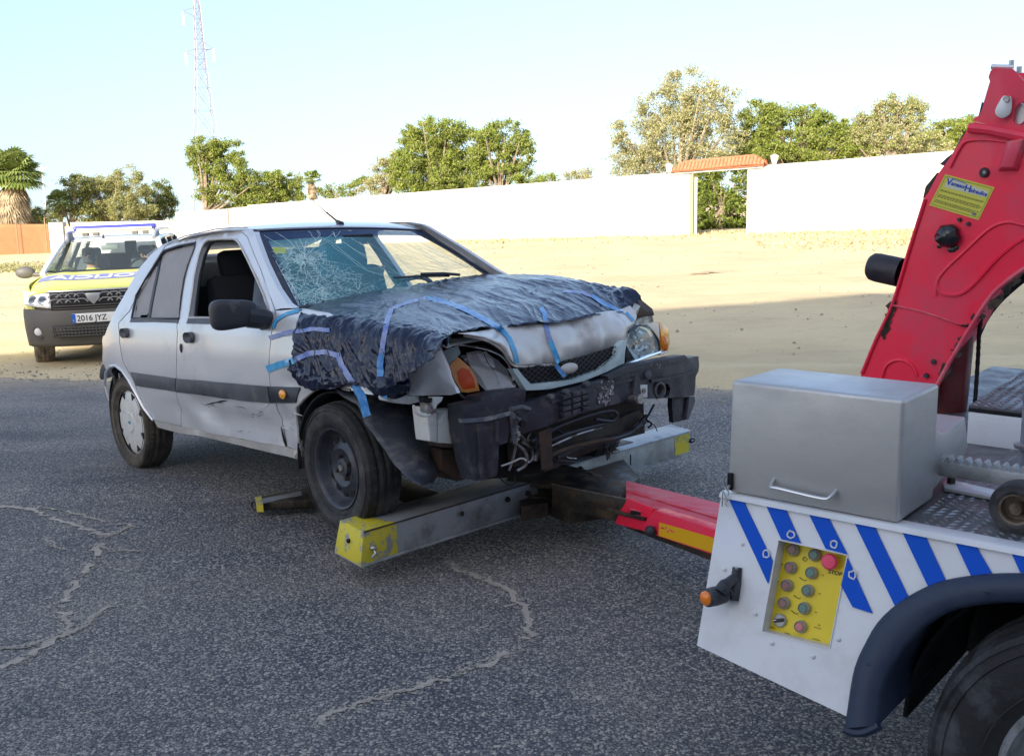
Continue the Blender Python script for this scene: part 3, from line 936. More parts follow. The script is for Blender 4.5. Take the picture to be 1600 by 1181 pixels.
def palm(D, px, pytop, pyground_top, rpx, nfr, label, skirt=0, seed=1):
    rn = random.Random(seed); s = D / FPX
    c = at_depth((px, pytop), D); gz = terrain(c.x, c.y)
    r = empty('fan_palm', Matrix.Translation((c.x, c.y, gz)), label, 'palm', 'fan palms behind the far wall')
    H = c.z - gz; R = rpx * s
    tb = MB()
    pts = [V((.05 * sin(i), 0, -.3 + (H + .3) * i / 10)) for i in range(11)]
    tb.tube(pts, [R * .16 if i else R * .2 for i in range(11)], 10); tb.build('trunk', M_bark, r)
    mb = MB(); dry = MB()
    def fan(mbx, base, d, size, droop, mi=0):
        d = d.normalized(); side = d.cross(V((0, 0, 1)));
        side = side.normalized() if side.length > .05 else V((1, 0, 0))
        upv = side.cross(d)
        stem = base + d * size * .55
        mbx.add([base - side * .03, base + side * .03, stem + side * .015, stem - side * .015], [(0, 1, 2, 3)])
        for k in range(13):
            a_ = (k - 6) / 6 * 1.35
            dd = d * cos(a_) + side * sin(a_)
            tip = stem + dd * size * .62 + V((0, 0, -droop * size * (.5 + abs(a_) * .3)))
            midp = stem + dd * size * .36 + upv * .02
            ww = side * cos(a_) * size * .045 - d * sin(a_) * size * .045
            mbx.add([stem, midp + ww, tip, midp - ww], [(0, 1, 2, 3)])
    for i in range(nfr):
        th = rn.uniform(0, 2 * pi); el = rn.uniform(-.35, 1.3)
        fan(mb, V((0, 0, H)), V((cos(th) * cos(el), sin(th) * cos(el), sin(el))), R * rn.uniform(.75, 1.05), .25)
    for i in range(int(nfr * (.35 + skirt * 3.2))):
        th = rn.uniform(0, 2 * pi); el = rn.uniform(-1.55, -.85)
        z0 = H - rn.uniform(0, 1) * skirt * H * .62
        fan(dry, V((0, 0, z0)), V((cos(th) * cos(el), sin(th) * cos(el), sin(el))), R * rn.uniform(.55, .85), .3)
    mb.build('crown', G[4], r, smooth=False, weld=False)
    dry.build('dry_fronds', G[5], r, smooth=False, weld=False)
palm(70, 18, 276, 350, 47, 130, 'large fan palm with a thick skirt of dry fronds at the left edge', 1.0, 1)
palm(73, 92, 316, 350, 21, 45, 'small fan palm left of the grey green tree', .12, 2)
palm(66, 487, 281, 320, 17, 34, 'small fan palm with brown dry fronds rising over the middle trees', .35, 3)

# ================================================================= pylon, far pole
def pylon():
    D = 230; s = D / FPX
    b = at_depth((328, 300), D); gz = terrain(b.x, b.y)
    top = at_depth((312, -45), D)
    r = empty('power_pylon', Matrix.Translation((b.x, b.y, gz)), 'pale lattice power pylon rising over the trees', 'pylon')
    H = top.z - gz
    Z = lambda py: at_depth((320, py), D).z - gz
    rot = Matrix.Rotation(rad(28), 3, 'Z')
    zs = [0, Z(330), Z(270), Z(215), Z(175), Z(140), Z(112), Z(97), Z(82), Z(67), Z(52), Z(37), Z(22), Z(0), Z(-25), H]
    def hw(z): return interp(z, [(0, 3.4), (Z(215), 2.15), (Z(100), .95), (Z(22), .62), (H, .06)])
    legs = MB(); br = MB()
    C4 = [(-1, -1), (1, -1), (1, 1), (-1, 1)]
    P = lambda k, z: rot @ V((C4[k][0] * hw(z), C4[k][1] * hw(z), z))
    for k in range(4): legs.tube([P(k, z) for z in zs], .10, 5)
    for z0, z1 in zip(zs, zs[1:]):
        for k in range(4):
            l = (k + 1) % 4
            br.tube([P(k, z0), P(l, z1)], .045, 4); br.tube([P(l, z0), P(k, z1)], .045, 4); br.tube([P(k, z1), P(l, z1)], .045, 4)
    m1 = mat('pylon_steel', (.30, .29, .32), .6, metal=.1)
    m2 = mat('pylon_brace', (.14, .12, .19), .6, metal=.1)
    legs.build('lattice_leg', m1, r); br.build('lattice_brace', m2, r)
    ins = mat('insulator', (.30, .32, .48), .3)
    for py, sx in ((27, -1), (78, 1), (88, -1)):
        z = Z(py); xw = hw(z)
        tip = V((sx * 2.9, 0, z - .5)) if sx > 0 else V((-3.1, 0, z + .2))
        m_ = MB()
        for q in (V((sx * xw, -.5, z - .9)), V((sx * xw, .5, z - .9)), V((sx * xw, 0, z + .9))): m_.tube([q, tip], .06, 5)
        m_.build('cross_arm', m2, r)
        m_ = MB()
        for dx in (-.12, .22):
            m_.tube([tip + V((dx, 0, 0)), tip + V((dx, 0, -2.9))], .11, 6)
        m_.build('insulator_string', ins, r)
pylon()
def farpole():
    D = 140; b = at_depth((73, 340), D); gz = terrain(b.x, b.y); t = at_depth((70, 258), D)
    r = empty('utility_pole', Matrix.Translation((b.x, b.y, gz)), 'thin pale utility pole with a cross arm beside the large palm', 'pole')
    m1 = mat('concrete_pole', (.62, .60, .58), .8)
    H = t.z - gz
    m_ = MB(); m_.tube([(0, 0, -.5), (0, 0, H)], [.16, .08], 8); m_.build('pole', m1, r)
    m_ = MB(); m_.box((0, 0, H - .5), (1.6, .08, .08)); m_.build('cross_arm', m1, r)
    for x in (-.7, 0, .7):
        m_ = MB(); m_.tube([(x, 0, H - .46), (x, 0, H - .2)], .05, 6); m_.build('insulator', m1, r)
farpole()

# ================================================================= building whose shade covers the yard
BACK = 6
def shade_building():
    d = V((.96, .277, 0)).normalized(); n = V((-.277, .96, 0)).normalized()
    # shade edge passes through (-6.8, 13.8): find the face line for this height
    face = -BACK
    H = (V((-6.8, 13.8, 0)).dot(n) + BACK) * -TRAV.z / TRAV.dot(n) - .42
    Mx = frame(n * face, d, n)
    # local x along the face, y towards the yard, z up
    m = Matrix.Identity(4)
    for i in range(3): m[i][0], m[i][1], m[i][2], m[i][3] = d[i], n[i], (0, 0, 1)[i], (n * face)[i]
    r = empty('warehouse', m, 'long pale warehouse with a flat parapet behind the camera', 'building')
    wl = mat('warehouse_render', (.80, .77, .72), .85, dirt=(.7, .66, .6), dscale=.6)
    mb = MB(); mb.box((-9, -9, H / 2 - .2), (34, 18, H + .4 - .4)); mb.build('wall', wl, r, smooth=False)
    mb = MB(); mb.box((-9, -9, H + .0), (34.3, 18.3, .25)); mb.build('parapet', wl, r, smooth=False)
    dm = mat('shutter_steel', (.35, .38, .42), .5, metal=.3); gm = mat('window_glass', (.06, .08, .10), .08)
    for x in (-20, -9, 2):
        q = MB(); q.box((x, .03, 2.2), (4.2, .1, 4.4)); q.build('roller_door', dm, r, smooth=False)
        for k in (-5, 5):
            q = MB(); q.box((x + k, .02, 6.8), (2.6, .08, 1.2)); q.build('window', gm, r, smooth=False)
    return face
print('building face at', shade_building())
# ================================================================= the crashed car
CYAW, CPIT = -.838, .0678
CT = V((-1.7711, 6.8116, 0))
CARM = Matrix.Translation(CT) @ Matrix.Rotation(CYAW, 4, 'Z') @ Matrix.Rotation(-CPIT, 4, 'Y')
CARI = CARM.inverted()
CO = CARI @ ORG
CR3 = CARI.to_3x3()
def cray(px): return CR3 @ ray(*px)
def cpl(px, axis, val):
    d = cray(px); t = (val - CO[axis]) / d[axis]; return CO + d * t
def cy(px, y): return cpl(px, 1, y)
def cx(px, x): return cpl(px, 0, x)
ZP = [(.24, .765), (.34, .785), (.50, .808), (.62, .815), (.76, .812), (.88, .795), (.93, .775), (1.02, .735), (1.20, .655), (1.34, .575), (1.40, .52)]
XP = [(-.62, .62), (-.50, .78), (-.40, .90), (-.28, .965), (-.1, .99), (.3, 1), (2.35, 1), (2.6, .975), (2.75, .93), (2.88, .85), (2.98, .74), (3.1, .60)]
def half(x, z):
    f = interp(x, XP)
    if x < .3 and z > .93: f = 1 - (1 - f) * .8
    return interp(z, ZP) * f
def S(px):
    """photograph pixel -> (x, z) on the near flank of the car"""
    d = cray(px)
    t = 2.0
    prev = None
    while t < 14:
        p = CO + d * t
        g = -p.y - half(p.x, p.z)
        if prev is not None and g < 0 <= prev:
            # refine
            a, b = t - .03, t
            for _ in range(18):
                m_ = (a + b) / 2; q = CO + d * m_
                if -q.y - half(q.x, q.z) > 0: a = m_
                else: b = m_
            q = CO + d * a
            return (q.x, q.z)
        prev = g; t += .03
    # silhouette: nearest approach
    best = min(((-(CO + d * (2 + k * .01)).y - half((CO + d * (2 + k * .01)).x, (CO + d * (2 + k * .01)).z), k) for k in range(1200) if (CO + d * (2 + k * .01)).x > -.34))
    q = CO + d * (2 + best[1] * .01)
    return (q.x, q.z)
def SS(pts): return [S(p) for p in pts]

M_silver = mat('silver_paint', (.72, .715, .725), .28, metal=.38, coat=.6, dirt=(.46, .42, .37), dscale=3.2, dlo=.58, dhi=.85, spec=.5, bump=.12, bscale=420)
M_silver2 = mat('silver_paint_dusty', (.55, .53, .50), .42, metal=.3, coat=.2, dirt=(.40, .35, .28), dscale=4, dlo=.45, dhi=.75)
M_blackpl = mat('black_plastic', (.030, .032, .042), .42, dirt=(.16, .155, .15), dscale=9, dlo=.55, dhi=.80, bump=.3, bscale=300)
M_greypl = mat('grey_trim', (.075, .08, .095), .5, dirt=(.20, .19, .17), dscale=8, dlo=.5, dhi=.75)
M_rubber = mat('tyre_rubber', (.026, .026, .028), .75, dirt=(.12, .115, .11), dscale=7, dlo=.45, dhi=.72, bump=.5, bscale=160)
M_rubber_b = mat('tyre_brown', (.06, .052, .046), .85, dirt=(.15, .125, .095), dscale=9, dlo=.4, dhi=.7)
M_gap = mat('shadow_black', (.008, .008, .009), .8)
M_inner = mat('cabin_dark', (.012, .012, .014), .8)
M_seat = mat('seat_cloth', (.014, .015, .02), .9)
M_rim = mat('black_steel_rim', (.038, .043, .056), .36, dirt=(.12, .115, .11), dscale=10, dlo=.5, dhi=.75)
M_cap = mat('silver_hubcap', (.66, .65, .62), .4, metal=.2, dirt=(.34, .31, .27), dscale=12, dlo=.5, dhi=.8)
M_chrome = mat('chrome', (.85, .86, .88), .08, metal=1)
M_refl = mat('lamp_reflector', (.96, .96, .98), .16, metal=.5)
M_alu = mat('bare_metal', (.45, .45, .45), .35, metal=.8, dirt=(.15, .13, .11), dscale=14)
M_whitepl = mat('white_plastic', (.66, .66, .64), .45, dirt=(.42, .38, .32), dscale=10, dlo=.5, dhi=.8)
M_orange = mat('orange_lens', (.98, .42, .13), .2, coat=.5)
M_orange2 = mat('amber_lens', (.95, .40, .03), .12, coat=.8)
M_teal = mat('pale_teal_paint', (.44, .56, .57), .35, coat=.3, dirt=(.3, .3, .27), dscale=8, dlo=.55, dhi=.8)
M_rust = mat('rusty_brown', (.075, .045, .028), .8, dirt=(.05, .04, .035), dscale=9)
M_blueTape = mat('blue_tape', (.035, .19, .52), .35, coat=.2, col2=(.10, .33, .62), c2scale=30)
M_greyTape = mat('worn_lilac_tape', (.13, .21, .50), .35, coat=.2, col2=(.30, .34, .56), c2scale=25)
M_greyTape2 = mat('bright_blue_tape', (.03, .33, .66), .35, coat=.2, col2=(.12, .42, .66), c2scale=30)
M_tint = glassy('tinted_window', (.06, .065, .07), film_rgb=(.44, .43, .43), film_share=.62, rough=.12, dvar=.12)  # dusty grey film, with the pale reflection put into its colour
M_screen = glassy('windscreen_glass', (.82, .90, .86), film_rgb=(.12, .42, .50), film_share=.34, rough=.03, ior=1.5, dvar=.22, side=(.30, -.25, .10))  # teal film: crushed glass plus reflected sky painted in, denser on the near side
M_clear = glassy('clear_glass', (.86, .9, .9), film_share=.03)
M_crack = mat('glass_crack', (.62, .80, .80), .3)
M_crackg = mat('crushed_glass', (.30, .58, .58), .25)
M_lens = glassy('headlamp_lens', (.95, .95, .96), film_rgb=(.92, .92, .95), film_share=.06, rough=.04, dvar=.25)
M_plastic_sheet = None

car = empty('crashed_car', CARM, 'silver hatchback with a crushed front and shattered windscreen, its front wheels on the tow lift', 'car')

def dent(x, z):
    """how far the flank is pushed in (metres) by the crash"""
    d = 0
    d += .020 * math.exp(-((x - 1.45) / .55) ** 2 - ((z - .42) / .07) ** 2)
    d += .024 * math.exp(-((x - 1.92) / .10) ** 2 - ((z - .46) / .10) ** 2)
    d += .018 * math.exp(-((x - 1.05) / .16) ** 2 - ((z - .47) / .05) ** 2)
    d += .010 * math.exp(-((x - 1.18) / .07) ** 2 - ((z - .70) / .14) ** 2)
    a = sm(.35, .9, x) * (1 - sm(.50, .66, z)) * sm(.25, .33, z)
    d += a * .012 * fbm((x * 4, z * 9, 2))
    d += a * .010 * abs(fbm((x * 9 + z * 14, z * 22, 7)))
    d += sm(2.0, 2.2, x) * .02 * fbm((x * 5, z * 6, 11))
    d += .035 * math.exp(-((x - 2.62) / .14) ** 2 - ((z - .70) / .07) ** 2)
    d += .022 * math.exp(-((x - 2.08) / .10) ** 2 - ((z - .64) / .05) ** 2)
    return d
def flank(side):
    def f(x, z, w):
        dd = dent(x, z) if side < 0 else 0
        return V((x, side * (half(x, z) + w - dd), z))
    return f
near, far = flank(-1), flank(1)
FD_OUT = SS([(277, 503), (277, 520), (276, 550), (275, 590), (276, 611), (279, 640), (283, 666), (341, 679.5), (442, 698), (432.5, 668), (430, 656), (425, 630), (420.7, 604), (419, 587), (419, 561), (422, 530), (427, 505), (428, 485), (405, 419), (385, 370.5), (377.5, 364), (365, 362.6), (326, 366), (308, 371.5), (302, 387), (292, 420), (283, 460), (279, 485)])
FD_WIN = SS([(295.5, 496), (299.8, 462), (304, 430), (310.5, 401), (315, 387), (319.6, 379.6), (325.7, 375), (345, 373.6), (365.4, 373.6), (370, 376), (374, 381), (386, 404), (400.4, 434.5), (412, 461), (418, 480), (418, 497.5)])
RD_OUT = SS([(276, 503), (276, 520), (275, 550), (274, 590), (275, 611), (278, 640), (282, 665.6), (240.5, 656.5), (219.5, 621), (209.5, 597), (199.5, 578.5), (191.5, 565), (188.5, 546.7), (186, 518), (185.5, 504), (202, 487), (214, 462), (227, 442), (240, 414), (258, 385), (282, 375.5), (307, 372), (301, 387), (291, 420), (282, 460), (278, 485)])
RD_WIN = SS([(205.5, 497.8), (208, 482), (212.5, 462), (228, 435), (248, 404), (252, 397), (257, 391.5), (280, 384), (305, 379.4), (304, 387), (293, 416), (287.5, 436), (283, 465), (280, 498)])
QP = SS([(239.5, 656.5), (218.5, 622), (208.5, 597.6), (198.5, 579), (190.5, 565), (187.4, 546.7), (184.8, 518), (184.3, 504), (201, 486), (212.5, 462), (226, 441), (239, 413), (257, 384), (282, 374.4), (307, 371), (326, 365.2), (365.4, 361.6), (378.3, 363), (386, 369.5), (406.2, 418.5), (429.5, 484), (438, 482), (459, 481.5), (449, 475), (433, 452), (398, 368), (397, 363), (388, 359), (368, 358.5), (333, 361.5), (303, 366), (280, 374), (250, 385.5), (237, 396), (215.5, 421), (197, 455), (182, 481), (171, 504), (163, 524), (160, 541), (159.5, 568), (164, 576), (165.5, 581), (172.4, 572.5), (180.5, 571), (190.7, 579), (200.8, 593.5), (213, 616), (225, 638)])
FN_ = SS([(430.5, 486), (428, 505), (423, 530), (420, 561), (420, 587), (421.6, 604), (426, 630), (431, 656), (434.5, 670), (444.6, 698), (469, 706), (466, 690), (462, 668), (459.5, 655), (461, 636), (472.5, 621), (486.7, 610), (501, 605), (521, 604.8), (546, 610), (570, 617), (623, 617.8), (700, 618), (711, 615), (704, 600), (693, 570), (684.5, 543), (655, 552), (610, 540), (560, 510), (510, 490), (470, 482)])
def side(name, out, holes, fn, thick, m_, rim=.003, step=.045, **k):
    return panel(out, holes, step, fn, thick, rim).build(name, m_, car, sharp=50, **k)
side('front_door', FD_OUT, [FD_WIN], near, .035, M_silver)
side('rear_door', RD_OUT, [RD_WIN], near, .035, M_silver)
side('quarter_panel', QP, [], near, .03, M_silver)
side('front_fender', FN_, [], near, .02, M_silver, step=.03)
# the other flank mirrors this one, seen through the glass and from the front
side('front_door', FD_OUT, [FD_WIN], far, .035, M_silver, step=.09)
side('rear_door', RD_OUT, [RD_WIN], far, .035, M_silver, step=.09)
side('quarter_panel', QP, [], far, .03, M_silver, step=.09)
side('front_fender', SS([(430.5, 486), (428, 505), (423, 530), (420, 561), (420, 587), (426, 630), (434.5, 670), (444.6, 698), (469, 706), (462, 668), (459.5, 655), (461, 636), (472.5, 621), (486.7, 610), (501, 605), (546, 610), (640, 617), (684.5, 560), (655, 545), (610, 520), (560, 500), (510, 486), (470, 481)]), [], far, .02, M_silver, step=.07)
# a dark liner behind the shut lines
def inset(k): return lambda x, z, w: V((x, -(half(x, z) + w - .03 - k), z))
panel(QP[:5] and SS([(239, 655), (218, 621), (198, 578), (187, 546), (184.5, 515), (260, 515), (272, 515), (290, 515), (425, 516), (421, 561), (421, 604), (431, 656), (443, 697), (341, 679), (283, 665)]), [], .08, inset(.01), .01).build('door_liner', M_gap, car)
# window frames
def frame_strip(name, pts, w, m_, out=.004, closed=True, fn=near, n=6):
    P = [fn(x, z, out) for x, z in pts]
    mb = MB(); mb.tube(P, w, n, closed=closed, cap=not closed); return mb.build(name, m_, car)
frame_strip('window_frame', FD_WIN, .007, M_silver2, .0)
frame_strip('window_frame', RD_WIN, .0075, M_blackpl, -.002)
# glazing of the rear door, two panes with a bar
def grow(px, k=1.2):
    q = SS(px); cx_ = sum(a for a, b in q) / len(q); cz_ = sum(b for a, b in q) / len(q)
    return [(cx_ + (a - cx_) * k, cz_ + (b - cz_) * k) for a, b in q]
fw = lambda k: (lambda x, z, w: V((x, -(half(x, z) + w - k), z)))
panel(grow([(205.5, 497), (208, 482), (213, 462), (229, 435), (247, 407), (240, 440), (232, 470), (228.5, 496)]), [], .06, fw(.016), .004).build('side_window', M_tint, car)
panel(grow([(229.5, 497), (233, 470), (241, 440), (248.5, 405), (258, 392), (280, 385.5), (303.5, 381), (303, 387), (292, 416), (286.5, 436), (282, 465), (279, 497)]), [], .06, fw(.016), .004).build('side_window', M_tint, car)
panel(SS([(228, 497), (231, 478), (236, 452), (242, 425), (248, 404), (250, 401), (245, 426), (239.5, 452), (234.5, 478), (231.5, 497)]), [], .05, fw(.006), .012).build('window_bar', M_blackpl, car)
panel(SS([(203, 503.5), (205.5, 496), (279, 496.5), (278.5, 504.5), (240, 503)]), [], .05, lambda x, z, w: near(x, z, w + .006), .014, .004).build('window_sill_trim', M_greypl, car)
panel(SS([(291.5, 505.5), (294.5, 495.5), (340, 497), (418, 499), (418, 507), (340, 506.5)]), [], .05, lambda x, z, w: near(x, z, w + .006), .014, .004).build('window_sill_trim', M_greypl, car)
# runners inside the open window
frame_strip('window_channel', SS([(300, 494), (303.5, 462), (308, 430), (315, 401), (323, 382), (330, 377.5), (364, 376.5), (371, 383), (397, 434)]), .009, M_gap, -.02, closed=False)
# mirror triangle + mirror
panel(SS([(400.5, 436), (418.5, 479), (419.5, 497), (417.5, 507), (392, 505), (396, 480)]), [], .04, lambda x, z, w: near(x, z, w + .012), .03, .004).build('mirror_base', M_blackpl, car)
mc = (cy((368, 491), -.94))
mb = MB()
MR = Matrix.Rotation(rad(-8), 3, 'Z')
def sq(v, e): return math.copysign(abs(v) ** e, v)
def mir(u, v):
    a = u * 2 * pi; b = (v - .5) * pi
    X = sq(cos(b), .45) * sq(cos(a), .55); Y = sq(cos(b), .45) * sq(sin(a), .55); Z = sq(sin(b), .55)
    yy = Y * .118
    return mc + MR @ V((X * .046 - (.026 * (1 - Y)) , yy * .88, Z * (.068 - .010 * Y)))
mb.grid(mir, 40, 20); mb.build('door_mirror', M_blackpl, car)
mb = MB()
p0 = mc + V((0, .10, -.03)); p1 = near(1.80, .93, .0)
mb.tube(catmull([mc + V((0, .06, -.015)), mc + V((.01, .13, -.03)), V((p1.x, p1.y, p1.z))], 5), [.055] * 5 + [.05] * 6, 10); mb.build('mirror_arm', M_blackpl, car)
mb = MB(); mb.box(mc + V((-.048, -.01, 0)), (.01, .15, .09)); mb.build('mirror_glass', M_chrome, car, bevel=.004)
# moulding strips
mo = lambda x, z, w: near(x, z, w + .014)
panel(SS([(205, 581), (275, 591), (276.3, 611.5), (214, 602.5)]), [], .04, mo, .02, .006).build('side_moulding', M_greypl, car)
panel(SS([(276.5, 591.3), (350, 597.5), (419.3, 603.5), (420.5, 629.8), (350, 622.5), (277.5, 611.8)]), [], .04, mo, .02, .006).build('side_moulding', M_greypl, car)
fm = panel(SS([(421, 603.6), (464.5, 606), (461, 629.5), (422, 630)]), [], .03, mo, .02, .006).build('side_moulding', M_blackpl, car)
mb = MB(); c = near(*S((444, 616)), .016); mb.ball(c, .03, 10, (1, .35, .75)); mb.build('side_indicator', M_orange2, car)
# sill
panel(SS([(239.5, 657), (283, 666.5), (341, 680), (443, 698.5), (469.5, 707), (469.5, 719.5), (448.7, 713.5), (381.6, 698), (310, 681), (280, 677), (245.5, 668)]), [], .04, lambda x, z, w: near(x, z, w + .008), .05, .012).build('sill', M_silver2, car)
panel(SS([(239.5, 657), (443, 698.5), (469.5, 707), (469.5, 719.5), (381.6, 698), (280, 677), (245.5, 668)]), [], .1, lambda x, z, w: far(x, z, w + .008), .05, .012).build('sill', M_silver2, car)
# rear arch lip
frame_strip('wheel_arch_lip', SS([(239.4, 656.5), (225, 638), (213, 616), (200.8, 593.5), (190.7, 579), (180.5, 571.3), (172.4, 572.5), (165.5, 581), (164, 601.6), (171, 626)]), .009, M_silver, .0, closed=False)
frame_strip('wheel_arch_lip', SS([(466, 692), (462, 668), (459.5, 655), (461, 636), (472.5, 621), (486.7, 610), (501, 605.5), (521, 605), (546, 610)]), .007, M_silver2, -.002, closed=False)
# door handles
def handle(px, name='door_handle', w=.046, h=.029):
    x, z = S(px); c = near(x, z, .0); mb = MB()
    mb.grid(lambda u, v: c + V((sq(cos(u * 2 * pi), .85) * w * cos((v - .5) * pi) ** .5, -.026 * cos((v - .5) * pi), sq(sin((v - .5) * pi), .7) * 0 + sq(sin(u * 2 * pi), .8) * h * cos((v - .5) * pi) ** .5)) if .5 <= v else c + V((sq(cos(u * 2 * pi), .85) * w, 0, sq(sin(u * 2 * pi), .8) * h)), 28, 8)
    o = mb.build(name, M_greypl, car, weld=False)
    mb = MB(); mb.ball(c + V((0, .004, -.036)), .045, 10, (1, .18, .62)); mb.build('handle_recess', M_silver2, car)
handle((298.5, 527)); handle((198, 520))
mb = MB(); c = near(*S((283.5, 544)), .002); mb.ball(c, .016, 8, (.8, .5, 1.6)); mb.build('lock', M_blackpl, car)
# scrape marks on the lower door
mb = MB(); rn = random.Random(5)
for k in range(10):
    x0 = rn.uniform(.95, 1.9); z0 = rn.gauss(.44, .05); l = rn.uniform(.03, .22); tilt = rn.uniform(-.1, .22)
    P = [near(x0 + l * t, z0 + l * t * tilt + .004 * sin(t * 9 + k), .0015) for t in [i / 6 for i in range(7)]]
    mb.tube(P, [.0003 + .0012 * sin(pi * i / 6) * rn.uniform(.3, 1.2) for i in range(7)], 4)
tag(mb.build('scrape_marks', M_greypl, car), kind='stuff')
mb = MB()
for k in range(12):
    x0 = rn.uniform(1.5, 2.05); z0 = rn.gauss(.45, .05); l = rn.uniform(.03, .14); tilt = rn.uniform(-.3, .5)
    P = [near(x0 + l * t, z0 + l * t * tilt, .0015) for t in [i / 6 for i in range(7)]]
    mb.tube(P, [.0004 + .003 * sin(pi * i / 6) * rn.uniform(.3, 1.2) for i in range(7)], 4)
tag(mb.build('paint_scratches', M_whitepl, car), kind='stuff')
P_ = SS([(283, 560), (310, 633), (330, 630), (354, 626)])
mb = MB(); P = [near(x, z, .002) for x, z in SS([(312, 634), (325, 631), (335, 629), (345, 627), (354, 626)])]; mb.tube(P, [.001, .004, .003, .005, .001], 5); mb.build('gash', M_gap, car)
mb = MB(); P = [near(x, z, .003) for x, z in SS([(432, 668), (436, 680), (440, 690), (444.5, 698)])]; mb.tube(P, [.002, .005, .006, .003], 5); mb.build('shut_gap', M_gap, car)

# ---------------- roof, pillars, windscreen
TL, TR = cy((401.5, 362), -.53), cy((657, 360.5), .53)
BL, BR = cy((462, 482), -.69), cy((768, 431), .69)
def ws(u, v, w=0):
    """u across from the near side, v from the cowl up"""
    a = BL.lerp(BR, u); b = TL.lerp(TR, u)
    p = a.lerp(b, v)
    bul = 4 * u * (1 - u)
    p = p + V((.085 * bul * (1 - .35 * v), 0, .012 * bul * v))
    nrm = (BR - BL).cross(TL - BL).normalized()
    if nrm.x < 0: nrm = -nrm
    return p + nrm * (w + .012 * sin(pi * v) * bul)
mb = MB(); mb.grid(lambda u, v: ws(u, v), 30, 20); mb.build('windscreen', M_screen, car)
def ws_uv(px):
    # find (u, v) whose projection is px
    d = cray(px); best = None
    u, v = .5, .5
    for it in range(25):
        p = ws(u, v); q = p - CO
        def err(P):
            q = P - CO; c = q - d * (q.dot(d) / d.dot(d)); return c
        e = err(p); eu = (err(ws(u + .01, v)) - e) / .01; ev = (err(ws(u, v + .01)) - e) / .01
        a, b, c_ = eu.dot(eu), eu.dot(ev), ev.dot(ev); g, h = -eu.dot(e), -ev.dot(e)
        det = a * c_ - b * b
        if abs(det) < 1e-12: break
        u += clamp((g * c_ - h * b) / det, -.3, .3); v += clamp((a * h - b * g) / det, -.3, .3)
    return u, v
# black ceramic border and outer seal
def band(name, f0, f1, m_, n=60, w=.002, th=.0):
    mb = MB()
    def loop(f, t):
        t = (t % 1) * 4
        k = int(t); s = t - k
        lo, hi, l, r = f
        return [(lerp(l, r, s), hi), (r, lerp(hi, lo, s)), (lerp(r, l, s), lo), (l, lerp(lo, hi, s))][k]
    vs = []
    N = n * 4
    for i in range(N):
        a = loop(f0, i / N); b = loop(f1, i / N)
        vs += [ws(*a, w), ws(*b, w)]
    mb.add(vs, [(2 * i, 2 * i + 1, (2 * i + 3) % (2 * N), (2 * i + 2) % (2 * N)) for i in range(N)])
    return mb.build(name, m_, car)
band('windscreen_border', (.0, 1, 0, 1), (.03, .955, .028, .972), mat('ceramic_border', (.015, .025, .07), .25))
band('windscreen_seal', (-.01, 1.02, -.018, 1.018), (.008, .99, .006, .994), M_blackpl, w=.006)
# sun strip at the top of the glass
mb = MB(); mb.grid(lambda u, v: ws(.028 + .944 * u, .86 + .095 * v, .0012), 20, 4); mb.build('sun_strip', glassy('sun_strip_glass', (.18, .26, .40), film_rgb=(.05, .10, .25), film_share=.35), car)
# cracks
mb = MB(); rn = random.Random(11)
def crack(pts, r=.0013):
    P = []
    for a, b in zip(pts, pts[1:]):
        for k in range(5):
            t = k / 5
            P.append((lerp(a[0], b[0], t) + rn.gauss(0, .0022), lerp(a[1], b[1], t) + rn.gauss(0, .003)))
    P.append(pts[-1])
    P = [(clamp(u, .015, .985), clamp(v, .02, .97)) for u, v in P]
    mb.tube([ws(u, v, .002) for u, v in P], r, 4)
def spider(cpx, nr, R, rings, r=.0011, asp=1.5):
    cu, cv = ws_uv(cpx)
    angs = sorted(rn.uniform(0, 2 * pi) for _ in range(nr))
    rad_ = [R * rn.uniform(.55, 1.25) for _ in angs]
    def at(a, q): return (cu + cos(a) * q * .75, cv + sin(a) * q * asp)
    for a, q in zip(angs, rad_):
        crack([at(a, .01), at(a + rn.gauss(0, .05), q * .5), at(a + rn.gauss(0, .1), q)], r)
    for k in range(rings):
        q = R * (.10 + .85 * (k + 1) / rings) * rn.uniform(.9, 1.1)
        for i in range(len(angs)):
            a, b = angs[i], angs[(i + 1) % len(angs)]
            if b < a: b += 2 * pi
            if q < min(rad_[i], rad_[(i + 1) % len(angs)]) and rn.random() < .8:
                crack([at(a, q * rn.uniform(.93, 1.07)), at(b, q * rn.uniform(.93, 1.07))], r * .8)
spider((476, 407), 30, .17, 9)
spider((476, 407), 16, .07, 6, .0014)
spider((466, 458), 26, .16, 7)
spider((505, 470), 16, .12, 5)
spider((430, 430), 14, .10, 4)
spider((560, 455), 16, .14, 4, .0008)
spider((450, 400), 16, .09, 4, .0009)
spider((455, 440), 22, .12, 6, .0009)
spider((520, 430), 16, .12, 4, .0008)
spider((495, 450), 20, .13, 5, .0009)
def cp(*pts, r=.0010): crack([ws_uv(p) for p in pts], r)
cp((476, 407), (492, 385), (520, 366)); cp((476, 400), (497, 385), (515, 377), (545, 372)); cp((430, 362), (445, 372), (470, 395)); cp((412, 368), (440, 385), (465, 400))
cp((482, 362), (497, 380)); cp((500, 368), (492, 378), (486, 383)); cp((494, 361), (500, 368), (497, 360)); cp((521, 364), (524, 371), (532, 362)); cp((519, 362), (524, 371))
for k in range(14):
    a = (500 + k * 12, 372 + rn.uniform(-3, 8)); b = (560 + k * 13 + rn.uniform(-10, 20), 412 + rn.uniform(0, 14)); c_ = (620 + k * 9, 438 - k * .6)
    cp(a, b, c_, r=.0007)
